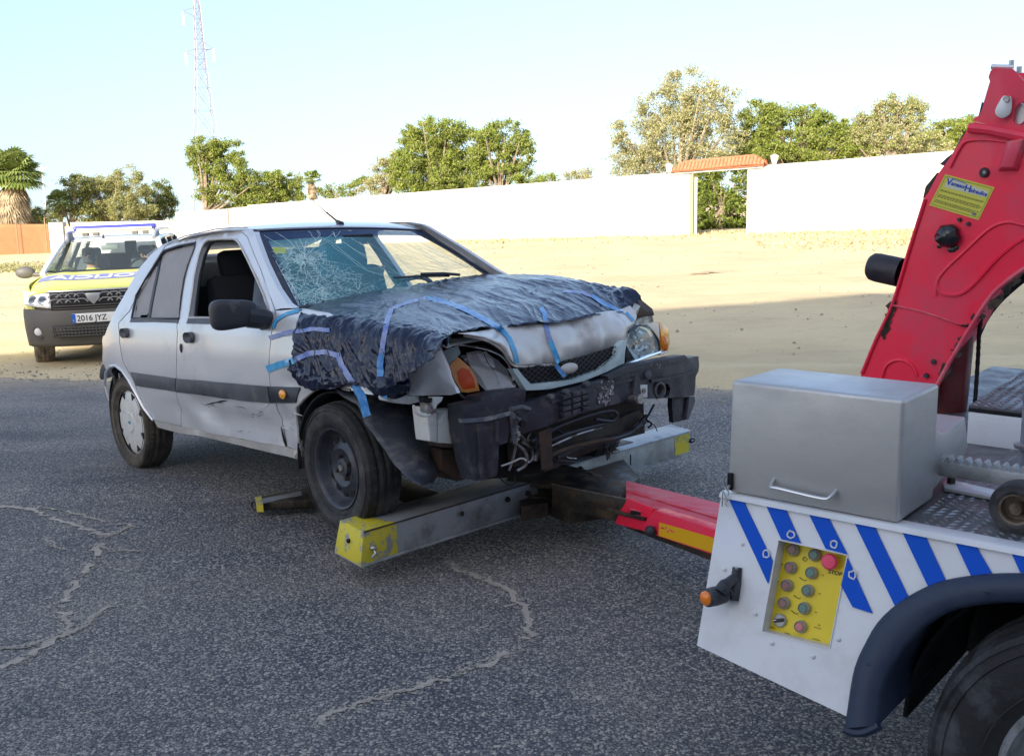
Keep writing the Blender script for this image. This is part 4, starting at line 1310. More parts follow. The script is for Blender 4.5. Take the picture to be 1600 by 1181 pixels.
for k in range(12):
    a = (595 + k * 7, 376 + rn.uniform(0, 25)); b = (640 + k * 8, 405 + rn.uniform(0, 14)); c_ = (690 + k * 5, 425 - k * .8)
    cp(a, b, c_, r=.0006)
for k in range(16):
    a = (rn.uniform(520, 640), rn.uniform(425, 450)); cp(a, (a[0] + rn.uniform(-25, 25), a[1] + rn.uniform(-8, 8)), r=.0009)
tag(mb.build('glass_cracks', M_crack, car, weld=False), kind='stuff')
# granulated glass near the blow
mb = MB()
for k in range(2600):
    c0 = rn.choice(((476, 407, 24), (462, 458, 26), (430, 440, 22), (520, 466, 40), (610, 440, 30), (445, 420, 20), (500, 450, 40)))
    u, v = ws_uv((c0[0], c0[1])) if k < 0 else (None, None)
    mb_c = c0
    if k % 2600 < 7: pass
    P = c0
    # random offset in glass space
    key = (c0[0], c0[1])
    if key not in MATS: MATS[key] = ws_uv(key)
    u, v = MATS[key]
    u += rn.gauss(0, c0[2] / 420); v += rn.gauss(0, c0[2] / 260)
    if not (.02 < u < .97 and .02 < v < .93): continue
    s = rn.uniform(.0012, .0045)
    c_ = ws(u, v, .003)
    a = V((rn.gauss(0, 1), rn.gauss(0, 1), rn.gauss(0, 1))).normalized() * s; b = a.orthogonal().normalized() * s
    mb.add([c_ - a, c_ + b, c_ + a * .6], [(0, 1, 2)])
tag(mb.build('glass_granules', M_crackg, car, smooth=False, weld=False), kind='stuff')
# sticker behind the glass, and the ragged hole
def wsquad(name, pts, m_, w):
    q = [ws_uv(p) for p in pts]; mb = MB(); mb.add([ws(u, v, w) for u, v in q], [tuple(range(len(q)))]); return mb.build(name, m_, car, smooth=False)
wsquad('inspection_sticker', [(421, 388), (446, 387), (448, 396), (424, 398)], mat('yellow_green_sticker', (.42, .50, .10), .6), .0016)
wsquad('broken_hole', [(470, 404), (474, 399), (482, 398), (487, 403), (482, 410), (474, 409)], M_gap, .0022)
# wiper
mb = MB(); P = [ws(*ws_uv(p), .02) for p in ((613, 439), (640, 437.5), (670, 436.5), (700, 436))]
mb.tube(P, .006, 6); mb.build('wiper_blade', M_blackpl, car)
mb = MB(); P = [ws(*ws_uv(p), .035) for p in ((655, 437), (690, 436), (715, 438))]
mb.tube(P, .008, 6); mb.build('wiper_arm', M_blackpl, car)
# roof
RF = [(-.02, 1.275, .545), (.25, 1.33, .56), (.6, 1.375, .565), (1.0, 1.395, .56), (1.25, 1.392, .545), (TL.x - .0, TL.z + .012, .53)]
def roof(u, v):
    x = lerp(-.02, TL.x + .005, u)
    z = interp(x, [(a, b) for a, b, c in RF]); y = interp(x, [(a, c) for a, b, c in RF])
    yy = (v * 2 - 1) * y
    r = V((x, yy, z + .024 * (1 - (2 * v - 1) ** 2) - .006 * abs(2 * v - 1) ** 8))
    return r.lerp(ws(v, 1.005, .004), sm(.62, 1, u))
mb = MB(); mb.grid(roof, 30, 24); mb.build('roof', M_silver, car, solid=.006)
for sgn in (-1,):
    mb = MB(); mb.tube([V((x, sgn * (y + .006), z + .002)) for x, z, y in [(a, interp(a, [(q[0], q[1]) for q in RF]), interp(a, [(q[0], q[2]) for q in RF])) for a in [i * .1 for i in range(0, 14)]]], .004, 6); mb.build('roof_gutter', M_silver, car)
mb = MB(); a0 = cy((525, 351), -.05); a0 = V((a0.x, a0.y, a0.z))
A0 = cy((533, 351), -.0); A1 = cy((510, 332), -.0); A2 = cy((487, 311), -.0)
mb.tube([A0, A0.lerp(A1, .25), A0.lerp(A1, .3), A1, A1 * .999, A2], [.02, .012, .006, .005, .003, .002], 8); mb.build('aerial', M_blackpl, car)
# tailgate and back of the body
def back(u, v):
    z = lerp(.30, 1.27, v); y = (u * 2 - 1)
    hw = half(-.26, z) * .93
    x = -.20 - .24 * (1 - abs(y) ** 3) + .40 * sm(.72, 1.22, z)
    return V((x, y * hw, z))
mb = MB(); mb.grid(back, 20, 16); mb.build('tailgate', M_silver, car, solid=.01)
mb = MB()
mb.grid(lambda u, v: V((-.22 - .36 * (1 - abs(2 * u - 1) ** 5), (2 * u - 1) * .75, lerp(.32, .60, v))), 24, 4)
mb.build('rear_bumper', M_blackpl, car, solid=.03)
panel(SS([(160.5, 570), (164.5, 576), (163, 592), (160, 593.5), (157, 589), (158, 578)]), [], .03, lambda x, z, w: near(x, z, w + .012), .03).build('bumper_corner', M_blackpl, car)
# floor, tunnel, inner arches, firewall
mb = MB(); mb.box((1.0, 0, .31), (2.6, 1.42, .06)); mb.build('floor_pan', M_gap, car)
for sgn in (-1, 1):
    for x0 in (0, 2.40):
        mb = MB()
        mb.grid(lambda u, v: V((x0 + cos(pi * u) * .36, sgn * lerp(.50, .755, v), .30 + sin(pi * u) * .33)), 18, 2)
        if not (x0 > 1 and sgn < 0): mb.build('wheel_well', M_gap, car, solid=.01)
        else:
            mb = MB(); mb.grid(lambda u, v: V((x0 + cos(pi * (.42 + u * .60)) * .38, sgn * lerp(.48, .785, v), .25 + sin(pi * (.42 + u * .6)) * .37)), 14, 2); mb.build('wheel_well', M_gap, car, solid=.01)
        mb = MB(); mb.box((x0, sgn * .49, .53), (.72, .02, .36)); mb.build('inner_wing', M_gap, car)
mb = MB(); mb.box((2.02, 0, .65), (.04, 1.40, .62)); mb.build('firewall', M_gap, car)
mb = MB(); mb.box((.0, 0, .62), (.9, 1.36, .04)); mb.build('parcel_shelf', M_inner, car)
# cabin
def seat(x, y):
    mb = MB(); mb.box((x, y, .55), (.5, .48, .16)); mb.build('seat', M_seat, car, bevel=.04)
    mb = MB(); mb.box((x - .27, y, .86), (.14, .46, .58), Matrix.Rotation(rad(-16), 3, 'Y')); mb.build('seat_back', M_seat, car, bevel=.06)
    mb = MB(); mb.box((x - .35, y, 1.20), (.09, .26, .16), Matrix.Rotation(rad(-12), 3, 'Y')); mb.build('headrest', M_seat, car, bevel=.035)
for x, y in ((1.18, -.36), (1.18, .36)): seat(x, y)
mb = MB(); mb.box((.25, 0, .55), (.5, 1.25, .16)); mb.build('rear_seat', M_seat, car, bevel=.04)
mb = MB(); mb.box((.05, 0, .82), (.14, 1.25, .5), Matrix.Rotation(rad(-14), 3, 'Y')); mb.build('rear_backrest', M_seat, car, bevel=.04)
mb = MB(); mb.grid(lambda u, v: V((lerp(1.52, 1.98, v), (2 * u - 1) * .68, .90 + .05 * sin(pi * v) - .03 * v)), 14, 8); mb.build('dashboard', mat('dashboard_plastic', (.10, .12, .14), .6, dirt=(.3, .28, .25), dscale=6), car, solid=.04)
sw = V((1.44, .36, .90)); mb = MB()
mb.tube([sw + Matrix.Rotation(rad(-62), 3, 'Y') @ V((cos(t) * .18, sin(t) * .18, 0)) for t in [2 * pi * i / 28 for i in range(28)]], .014, 8, closed=True); mb.build('steering_wheel', M_inner, car)
mb = MB(); mb.tube([sw, sw + V((.25, 0, -.1))], .03, 10); mb.build('steering_column', M_inner, car)
mb = MB(); mb.box((1.50, 0, 1.29), (.03, .20, .055)); mb.build('rear_view_mirror', M_inner, car, bevel=.012)
# airbag cloth hanging in the cabin
mb = MB(); mb.grid(lambda u, v: V((1.30 + .15 * v + .03 * sin(9 * u), lerp(-.45, .20, u), lerp(.98, 1.16, v) + .03 * sin(7 * u + 5 * v))), 14, 8); mb.build('spent_airbag', mat('airbag_cloth', (.40, .32, .30), .9), car, solid=.004)

# ---------------- wheels
def tyre(parent, R, W, rin, m_tread, m_side, blocks=64, loc=(0, 0, 0), rotz=0, grooves=(-.32, 0, .32)):
    """wheel with its axle along local y, outer face towards -y"""
    prof = []
    h = W / 2
    # (radius, y)
    side_o = [(rin, -h * .78), (rin + .012, -h * .86), (lerp(rin, R, .35), -h * 1.02), (lerp(rin, R, .62), -h * 1.03), (lerp(rin, R, .82), -h * .97), (R - .013, -h * .90)]
    tread = []
    n_ = 13
    for k in range(n_):
        t = -1 + 2 * k / (n_ - 1)
        tread.append((R - .010 * abs(t) ** 3, t * h * .86))
    rows = []
    for (r, y) in tread:
        t = y / (h * .86)
        rows.append((r, y))
    prof = side_o + rows + [(r, -y) for r, y in reversed(side_o)]
    i0 = len(side_o); i1 = i0 + len(rows)
    n = blocks * 2
    def rf(i, j, r):
        if i0 <= j < i1:
            k = j - i0
            t = -1 + 2 * k / (n_ - 1)
            if k in (3, 6, 9): return r - .008
            if (i + (k > 6)) % 2 == 0 and k not in (4, 5, 7, 8): return r - .0055
        return r
    M = Matrix.Rotation(rad(-90), 4, 'X')
    mb = MB(); mb.lathe(prof, M, n, rf)
    # lathe z -> y : flip so that -y is outside
    o = mb.build('tyre', [m_side], parent, sharp=28)
    o.location = loc; o.rotation_euler = (0, 0, rotz)
    # sidewall ribs
    mb = MB()
    for rr, w in ((lerp(rin, R, .22), .0016), (lerp(rin, R, .72), .002), (lerp(rin, R, .86), .002)):
        mb.tube([(rr * cos(t), -h * (1.035 if rr > rin * 1.1 else .95), rr * sin(t)) for t in [2 * pi * i / 72 for i in range(72)]], w, 5, closed=True)
    q = mb.build('sidewall_rib', m_side, o)
    return o
R_ = .292
M_oilr = mat('rusted_bolt', (.07, .05, .045), .6, metal=.3)
def lug(parent, c, r, h, m_):
    mb = MB(); mb.cyl(c, (c[0], c[1] - h, c[2]), r, r * .8, 6); return mb.build('wheel_bolt', m_, parent)
# rear wheel with its plastic cover
rwc = V((.0, -.70, .275))
rw = tyre(car, .292, .165, .198, M_rubber_b, M_rubber_b, 60)
rw.location = rwc; rw.name = 'rear_tyre'
mb = MB()
mb.lathe([(.001, -.094), (.060, -.094), (.064, -.090), (.070, -.089), (.12, -.087), (.172, -.083), (.190, -.076), (.203, -.068), (.203, -.05)], Matrix.Rotation(rad(90), 4, 'X') @ Matrix.Diagonal((1, 1, -1, 1)), 64)
hub = mb.build('hubcap', M_cap, rw, sharp=25)
for v in hub.data.vertices: pass
hub.location = (0, .018, 0)
for k in range(8):
    a = 2 * pi * (k + .5) / 8
    mb = MB(); c = V((cos(a) * .168, -.0655, sin(a) * .168)); t = V((-sin(a), 0, cos(a))); o_ = V((cos(a), 0, sin(a)))
    pts = [c + t * .022 + o_ * .016, c - t * .022 + o_ * .016, c - t * .006 - o_ * .018, c + t * .006 - o_ * .018]
    mb.hexa([p + V((0, -.002, 0)) for p in pts], [p + V((0, .01, 0)) for p in pts]); mb.build('cover_slot', M_gap, rw, smooth=False)
mb = MB(); mb.ball((0, -.077, 0), .02, 10, (1, .10, .5), Matrix.Rotation(rad(0), 3, 'Y')); mb.build('hub_badge', mat('badge_blue', (.03, .20, .32), .3), rw)
# front wheel, black steel rim
fwc = V((2.365, -.715, .272))
fwh = tyre(car, .300, .175, .180, M_rubber, M_rubber, 44)
fwh.location = fwc; fwh.rotation_euler = (0, rad(6), rad(-2)); fwh.name = 'front_tyre'
mb = MB()
MX = Matrix.Rotation(rad(90), 4, 'X') @ Matrix.Diagonal((1, 1, -1, 1))
mb.lathe([(.186, -.074), (.184, -.080), (.176, -.078), (.170, -.060), (.160, -.035), (.150, -.015), (.146, -.014), (.138, -.026), (.110, -.034), (.088, -.048), (.062, -.030), (.045, -.028), (.040, -.045), (.022, -.048), (.018, -.040), (.001, -.040)], MX, 64)
mb.build('steel_rim', M_rim, fwh, sharp=60)
for k in range(12):
    a = 2 * pi * k / 12
    mb = MB(); mb.cyl((cos(a) * .124, -.0335, sin(a) * .124), (cos(a) * .124, -.015, sin(a) * .124), .0165, .0165, 16); mb.build('rim_hole', M_gap, fwh)
for k in range(4):
    a = 2 * pi * k / 4 + .5
    lug(fwh, (cos(a) * .054, -.03, sin(a) * .054), .011, .022, M_oilr)
mb = MB(); mb.cyl((0, -.04, 0), (0, -.056, 0), .02, .014, 12); mb.build('hub_nut', M_alu, fwh)
# wheels on the other side
for src, c in ((rw, V((.0, .70, .275))), (fwh, V((2.365, .715, .272)))):
    q = src.copy(); COL.objects.link(q); q.parent = car; q.location = c; q.rotation_euler = (0, 0, pi)
    for ch in list(src.children):
        if ch.name.split('.')[0] in ('steel_rim', 'hubcap', 'sidewall_rib'):
            d_ = ch.copy(); COL.objects.link(d_); d_.parent = q

# ---------------- front: loose liner, bumper carrier, grille, lamps
def ruled(name, A, B, m_, n=8, th=.004, fn=None):
    A, B = catmull(A, n), catmull(B, n)
    k = min(len(A), len(B)); A, B = A[:k], B[:k]
    rows = 10
    mb = MB(); vs = []
    for i in range(k):
        for j in range(rows + 1):
            t = j / rows; p = A[i].lerp(B[i], t)
            if fn: p = fn(p, i / (k - 1), t)
            vs.append(p)
    mb.add(vs, [(i * (rows + 1) + j, (i + 1) * (rows + 1) + j, (i + 1) * (rows + 1) + j + 1, i * (rows + 1) + j + 1) for i in range(k - 1) for j in range(rows)])
    return mb.build(name, m_, car, solid=th)
M_liner = mat('scuffed_liner', (.040, .045, .058), .5, dirt=(.17, .165, .16), dscale=7, dlo=.48, dhi=.72, bump=.5, bscale=60, aniso=(1, 1, 2.5))
ruled('wheel_arch_liner', [cy(p, -.83) for p in ((521, 606), (538, 621), (558, 632), (572, 664), (598, 698), (623, 733), (641, 749), (657, 760))],
      [cy(p, -.58) for p in ((560, 613), (602, 617), (625, 629), (653, 653), (668, 682), (678, 713), (685, 738), (674, 757))], M_liner,
      fn=lambda p, s, t: p + V((.035 * sin(pi * t), 0, .02 * sin(pi * t))) + V((0, .006 * fbm((s * 6, t * 4, 1)), .008 * fbm((s * 7, t * 5, 3)))))
# splash patch of tape on the liner
# front plane map
def bw(y, bow): return (bow if y < 0 else bow * .34) * (abs(y) / .8) ** 2.4
def fx(px, off=0, x0=3.12, bow=.20, near_x=None):
    """pixel -> point on the bowed front face, x = x0 - bow * (|y| / .8) ** 2.4"""
    d = cray(px); t = 1.5; prev = None
    while t < 7:
        p = CO + d * t
        g = p.x - (x0 + off - bw(p.y, bow))
        if prev is not None and g < 0 <= prev: return p
        prev = g; t += .004
    return cx(px, x0 + off)
def fpoly(name, pts, m_, off=0, th=.03, x0=3.12, bow=.20, step=.05, rim=.003, rough=0, holes=[], parent=None):
    P = [fx(p, off, x0, bow) for p in pts]
    H = [[(q.y, q.z) for q in [fx(p, off, x0, bow) for p in h]] for h in holes]
    f = lambda y, z, w: V((x0 + off - bw(y, bow) + w + (rough * fbm((y * 14, z * 14, 3)) if rough else 0), y, z))
    return panel([(p.y, p.z) for p in P], H, step, f, th, rim).build(name, m_, parent or car, sharp=28)
BX = 3.16
M_beam = mat('bumper_beam_black', (.028, .030, .042), .45, dirt=(.12, .115, .12), dscale=9, dlo=.5, dhi=.75, bump=.5, bscale=70)
beam = fpoly('bumper_carrier', [(814, 631), (862, 618), (900, 606), (950, 590), (981, 571), (1041, 560), (1070, 554.6), (1074.7, 560), (1091, 556.5), (1091.5, 571), (1088.5, 589), (1085, 618), (1051, 621.5), (996, 623), (973, 628), (923, 641), (880, 657), (860, 664), (810, 680), (795, 668)],
      M_beam, 0, .07, BX, .22, rough=.012, holes=[[(1019, 613), (1020, 602), (1030, 598.5), (1043, 600), (1049, 608), (1045, 618), (1032, 620.5), (1022, 619)]])
fpoly('beam_rib', [(862, 626), (935, 600), (994, 590), (995, 594), (936, 605), (863, 631)], M_beam, .012, .03, BX, .22)
fpoly('beam_rib', [(1018, 593), (1050, 588), (1088, 578), (1088, 582), (1050, 592.5), (1019, 598)], M_beam, .016, .03, BX, .22)
fpoly('beam_rib', [(950, 588), (981, 573), (1041, 562), (1070, 557), (1070, 563), (1041, 569), (985, 581), (952, 594)], M_beam, .014, .05, BX, .22)
fpoly('beam_cover', [(993, 588), (1000, 590), (1003, 622), (996, 628), (990, 620)], M_beam, .02, .03, BX, .22)
# crushed left end of the carrier
fpoly('carrier_end', [(721.5, 634), (750, 627), (752, 620), (790, 611), (820, 607), (822, 632), (800, 640), (798, 660), (794, 691), (781, 696), (777, 744), (743.5, 751), (735, 720), (728, 689), (724, 656)], M_beam, .0, .10, BX + .02, .16, rough=.010, step=.03)
fpoly('carrier_end', [(723, 655), (760, 652), (798, 643), (800, 648), (762, 658), (725, 661)], mat('scuffed_edge', (.10, .12, .15), .5, dirt=(.3, .3, .3), dscale=12), .012, .03, BX + .02, .16, rough=.006, step=.03)
fpoly('carrier_rib', [(748, 662), (752, 661), (758, 744), (753, 746)], M_beam, .02, .05, BX + .02, .16, step=.05)
fpoly('carrier_rib', [(776, 658), (780, 657), (779, 690), (776, 691)], M_beam, .02, .05, BX + .02, .16, step=.05)
fpoly('hanging_bracket', [(1051.5, 622), (1085, 619.5), (1086, 629), (1076, 655), (1053, 660.5)], M_beam, -.02, .03, BX, .22, rough=.01)
fpoly('hanging_bracket', [(1078, 620), (1086, 619.5), (1086.5, 628), (1077, 654), (1073, 656)], M_greypl, .004, .02, BX, .22)
# torn foam and scraped paint
M_foam = mat('torn_foam', (.50, .50, .50), .9, dirt=(.05, .05, .06), dscale=18, dlo=.45, dhi=.6)
def scraps(area, n, off, s, m_, name, sd=1):
    rn = random.Random(sd); mb = MB()
    for k in range(n):
        px = (rn.uniform(area[0], area[2]), rn.uniform(area[1], area[3]))
        c = fx(px, off, BX, .22); a = rn.uniform(0, 6.3); l = s * rn.uniform(.4, 1.5)
        t = V((rn.uniform(-.3, .3), cos(a), sin(a))) * l; u = V((rn.uniform(.2, .8), -sin(a), cos(a))) * l * .35
        mb.add([c - t, c + u, c + t, c - u], [(0, 1, 2, 3)])
    tag(mb.build(name, m_, car, smooth=False, weld=False), kind='stuff')
scraps((934, 596, 958, 632), 90, .008, .010, M_foam, 'foam_shreds', 1)
scraps((797, 634, 812, 690), 120, .012, .010, M_foam, 'foam_shreds', 2)
scraps((1012, 568, 1034, 574), 18, .022, .004, M_foam, 'foam_shreds', 3)
mb = MB(); a = fx((797, 635), .03, BX, .22); b = fx((803, 690), .03, BX, .22)
mb.tube([a, a.lerp(b, .3) + V((.01, 0, 0)), a.lerp(b, .6) + V((-.01, .01, 0)), b], [.010, .016, .014, .010], 8); mb.build('broken_end_plate', M_greypl, car)
# number plate holder honeycomb
for i in range(3):
    for j in range(4):
        u0 = 881 + i * 15; v0 = 618 - i * 4.3 + j * 9.2
        q = [(u0, v0), (u0 + 12, v0 - 3.4), (u0 + 12, v0 + 3.0), (u0, v0 + 6.4)]
        P = [fx(p, .03, BX, .22) for p in q]
        mb = MB(); mb.hexa([p - V((.03, 0, 0)) for p in P], P); mb.build('plate_clip', M_beam, car, smooth=False, bevel=.002)
mb = MB()
q = [fx(p, .012, BX, .22) for p in ((878, 616), (926, 601), (926, 640), (878, 655))]; mb.hexa([p - V((.02, 0, 0)) for p in q], q); mb.build('plate_bracket', M_beam, car, smooth=False)
for px, r in (((863, 619.5), .012), ((886, 612), .012), ((918, 600), .014), ((1013, 586), .020)):
    c = fx(px, .02, BX, .22); mb = MB(); mb.cyl(c - V((.02, 0, 0)), c + V((.004, 0, 0)), r, r, 14); mb.build('grommet', M_greypl, car, bevel=.002)
c = fx((986, 622), .0, BX, .22); mb = MB(); mb.cyl(c - V((.05, 0, 0)), c + V((.055, -.01, -.004)), .017, .017, 12); mb.cyl(c + V((.05, 0, 0)), c + V((.06, 0, 0)), .024, .024, 6); mb.build('tow_bolt', M_alu, car)
q = [fx(p, .018, BX, .22) for p in ((996, 602), (1012, 601), (1012, 621), (998, 622))]; mb = MB(); mb.hexa([p - V((.02, 0, 0)) for p in q], q); mb.build('bracket_plate', M_whitepl, car, bevel=.003)
c = fx((1005, 610), .02, BX, .22); mb = MB(); mb.cyl(c, c + V((.006, 0, 0)), .012, .012, 12); mb.build('bracket_pin', M_alu, car)
c = fx((1027, 609), -.01, BX, .22)
mb = MB(); mb.lathe([(.044, 0), (.040, .02), (.030, .022), (.024, .0), (.022, -.05)], Matrix.Translation(c) @ Matrix.Rotation(rad(90), 4, 'Y'), 24); mb.build('fog_lamp_ring', M_greypl, car)
mb = MB(); mb.cyl(c - V((.03, 0, 0)), c + V((.004, 0, 0)), .026, .026, 20); mb.build('lamp_socket', M_gap, car)
c = fx((817, 662), .035, BX, .22); mb = MB(); mb.cyl(c - V((.01, 0, 0)), c + V((.002, 0, 0)), .014, .014, 14); mb.build('beam_hole', M_gap, car)
for a, b in (((810, 636), (827, 633)),):
    mb = MB(); mb.tube([fx((800, 640), .04, BX, .22), fx((815, 636), .05, BX, .22), fx((827, 640), .04, BX, .22)], .012, 8); mb.build('bent_stay', M_greypl, car)
# grille
GX = 3.10
fpoly('grille_surround', [(801, 576), (809.6, 576), (819, 588), (831, 600.5), (894.5, 593.5), (939, 578.5), (965, 558), (969, 541), (975, 533), (981, 531.8), (978, 550), (976.5, 567), (950, 580.5), (913, 595.5), (857, 608.5), (823.5, 610)], M_teal, .035, .04, GX, .20, step=.03, rim=.006)
gpoly = [(809, 573), (862, 568), (915, 556), (969, 538), (970, 545), (965, 558), (939, 578), (894, 593), (831, 601), (818, 588)]
fpoly('grille_back', gpoly, M_gap, -.015, .01, GX, .2)
mb = MB()
G2 = [fx(p, .02, GX, .2) for p in gpoly]; G2 = [(p.y, p.z) for p in G2]
for sgn in (-1, 1):
    for k in range(-30, 60):
        pts = []
        for i in range(0, 200):
            y = -.6 + 1.2 * i / 200
            z = .60 + sgn * (y + .6) * .62 + k * .022 - (0 if sgn > 0 else 0)
            if inside((y, z), G2): pts.append(V((GX + .012 - bw(y, .2) + .002 * sgn, y, z)))
            else:
                if len(pts) > 2: mb.tube(pts[::4] + [pts[-1]], .0016, 4)
                pts = []
        if len(pts) > 2: mb.tube(pts[::4] + [pts[-1]], .0016, 4)
tag(mb.build('grille_mesh', mat('grille_black', (.035, .035, .038), .4), car, weld=False), kind='stuff')
c = fx((889, 575.5), .035, GX, .2); mb = MB(); mb.ball(c, .054, 14, (.25, 1, .44)); mb.build('blank_badge', M_silver2, car)
# lamps
HX = 3.05
fpoly('headlamp_bowl', [(688, 543), (716, 539), (762, 545), (792, 562), (801, 578), (801, 606), (785, 613), (745, 625), (724, 620), (708, 592)], M_gap, -.16, .02, HX, .34, step=.05)
def lampface(name, pts, m_, off, th, x0, bow, amp, cc, rad_, **k):
    P = [fx(p, off, x0, bow) for p in pts]; C_ = fx(cc, off, x0, bow)
    def f(y, z, w):
        d = min(1, math.hypot(y - C_.y, z - C_.z) / rad_)
        return V((x0 + off - bw(y, bow) + w + amp * (1 - d * d) - ((.95 if z < C_.z else .5) * (z - C_.z) if m_ is M_refl else .42 * (z - C_.z) if m_ is M_lens else 0), y, z))
    return panel([(p.y, p.z) for p in P], [], .02, f, th, .002).build(name, m_, car)
lampface('reflector', [(742, 552), (764, 548), (788, 563), (798, 578), (799, 603), (784, 610), (752, 615), (744, 590)], M_refl, -.015, .004, HX, .34, -.015, (773, 590), .13)
lampface('reflector', [(750, 553), (765, 549), (774, 560), (768, 575), (754, 570)], M_refl, .0, .004, HX, .34, -.02, (762, 562), .05)
lampface('indicator_lens', [(693, 548), (704, 552), (716, 560), (732, 574), (741, 590), (747, 610), (728, 613), (718, 612), (706, 590), (698, 566)], M_orange, .010, .006, HX, .34, .015, (725, 592), .14)
lampface('indicator_bulb', [(714, 580), (722, 574), (732, 578), (740, 592), (742, 606), (724, 608), (716, 596)], mat('indicator_core', (.85, .10, .015), .2, coat=.5), .026, .004, HX, .34, .004, (727, 592), .08)
lampface('headlamp_lens', [(724, 556), (734, 554), (746, 556), (762, 575), (785, 588), (796, 606), (785, 612), (750, 618), (744, 590)], M_lens, .022, .004, HX, .34, .035, (762, 585), .16)
lampface('broken_lens', [(716, 541), (720, 552), (700, 574), (692, 545)], mat('lens_shard', (.42, .55, .56), .2), .02, .003, HX, .34, .0, (705, 555), .1)
mb = MB(); P = [fx(p, .03, HX, .34) for p in ((700, 574), (708, 567), (716, 561))]; mb.tube(P, [.002, .006, .002], 5); mb.build('lens_edge', M_orange, car)
mb = MB(); P = [fx(p, .012, HX, .34) for p in ((688, 543), (696, 572), (708, 596), (722, 619), (745, 625), (785, 614), (801, 606))]; mb.tube(catmull(P, 5), .006, 6); mb.build('lamp_rim', M_greypl, car)
mb = MB(); P = [fx(p, .012, HX, .34) for p in ((688, 543), (716, 539), (745, 542), (765, 547), (785, 557), (797, 573), (801, 590), (801, 606))]; mb.tube(catmull(P, 5), .005, 6); mb.build('lamp_rim', M_chrome, car)
mb = MB(); P = [fx(p, .03, HX, .34) for p in ((756, 553), (762, 566), (775, 585), (780, 600))]; mb.tube(P, .0014, 4); mb.build('lens_crack', M_gap, car)
# the other headlamp
fpoly('headlamp_bowl', [(981, 519), (997, 511), (1010, 516), (1020, 530), (1022, 551), (1000, 562), (979, 568)], M_gap, -.11, .02, HX, .30, step=.05)
lampface('reflector', [(983, 519), (999, 510), (1014, 516), (1025, 530), (1029, 541), (1029, 549), (1003, 558), (980, 562), (981, 535)], M_refl, -.045, .004, HX, .30, -.055, (1003, 538), .12)
rn = random.Random(8)
mb = MB()
for k in range(46):
    p = fx((rn.uniform(984, 1024), rn.uniform(515, 558)), -.05, HX, .30); s = rn.uniform(.006, .018)
    a = V((rn.uniform(-1, 1), rn.uniform(-1, 1), rn.uniform(-1, 1))).normalized() * s; b = a.orthogonal().normalized() * s * .7
    mb.add([p - a, p + b, p + a, p - b], [(0, 1, 2, 3)])
mb.build('reflector_facet', M_chrome, car, smooth=False, weld=False)
lampface('headlamp_lens', [(982, 517), (999, 508.5), (1015, 514), (1027, 528), (1031, 541), (1030.5, 552), (1003, 560), (978, 569), (980, 535)], M_clear, .0, .004, HX, .30, .02, (1003, 538), .14)
mb = MB(); P = [fx(p, .004, HX, .30) for p in ((982, 519), (990, 512), (999, 508.5), (1008, 510), (1016, 515), (1024, 524), (1029, 534), (1031, 552))]; mb.tube(catmull(P, 5), .006, 6); mb.build('lamp_rim', M_blackpl, car)
mb = MB(); P = [fx(p, .012, HX, .30) for p in ((977, 570), (1003, 560), (1031, 550))]; mb.tube(catmull(P, 5), .008, 6); mb.build('lamp_rim', M_chrome, car)
lampface('indicator_lens', [(1030.5, 504), (1036, 507), (1040, 511), (1044, 521), (1045.5, 533), (1045, 542), (1042, 550), (1031, 555), (1032, 530)], M_orange2, -.01, .03, HX, .30, .01, (1038, 530), .1)
c = fx((1038.5, 537), .006, HX, .30); mb = MB(); mb.ball(c, .04, 10, (.35, .62, 1)); mb.build('indicator_bulb', mat('amber_core', (.80, .22, .01), .15, coat=.6), car)
fpoly('fender_tip', [(1012, 507), (1020, 504), (1030, 505), (1031.5, 530), (1031, 552), (1028, 530), (1022, 517)], M_silver, -.006, .03, HX, .30, step=.03)
# fender edge and inner wing metal near the right lamp
fpoly('inner_panel', [(985, 508), (1000, 498), (1020, 492), (1022, 503), (1000, 507), (986, 516)], M_alu, -.06, .03, HX, .30)
# radiator pack, engine bay, pipes
mb = MB(); mb.box((2.56, .05, .56), (.42, 1.25, .42)); mb.build('engine_bay', M_gap, car)
mb = MB(); mb.box((3.02, .1, .42), (.04, .85, .30)); mb.build('radiator', mat('radiator_fins', (.05, .048, .045), .6, metal=.3, dirt=(.14, .11, .08), dscale=10, bump=1, bscale=200, aniso=(1, 30, 1)), car)
rn = random.Random(21)
def pipe(pxs, r, m_, off=-.02, name='hose', spread=0):
    P = [fx(p, off, BX, .22) for p in pxs]; mb = MB(); mb.tube(catmull(P, 6), r, 8); mb.build(name, m_, car)
pipe([(830, 690), (870, 668), (900, 656), (935, 645), (958, 642), (964, 650), (956, 658), (930, 655)], .008, M_blackpl, -.02)
pipe([(835, 700), (880, 680), (920, 668), (945, 662)], .009, M_blackpl, -.03)
pipe([(838, 708), (880, 688), (910, 676), (940, 668)], .006, M_alu, -.04)
pipe([(860, 712), (890, 700), (930, 690), (955, 686)], .010, M_rust, -.02, 'subframe_edge')
pipe([(800, 690), (820, 705), (822, 725), (808, 735)], .007, M_alu, -.03)
pipe([(806, 696), (802, 715), (795, 735)], .006, M_alu, -.06, 'stay_rod')
pipe([(815, 690), (830, 700), (832, 715), (825, 722), (818, 715)], .006, M_alu, -.05)
pipe([(838, 680), (840, 700), (836, 720)], .008, M_alu, -.05, 'stay_rod')
pipe([(783, 728), (800, 722), (815, 716), (826, 722)], .004, M_whitepl, -.03, 'cable')
pipe([(780, 745), (790, 755), (803, 756), (805, 742)], .003, M_gap, .0, 'cable')
pipe([(1022, 632), (1015, 645), (1010, 655), (1018, 662), (1013, 668)], .005, M_gap, -.02, 'cable')
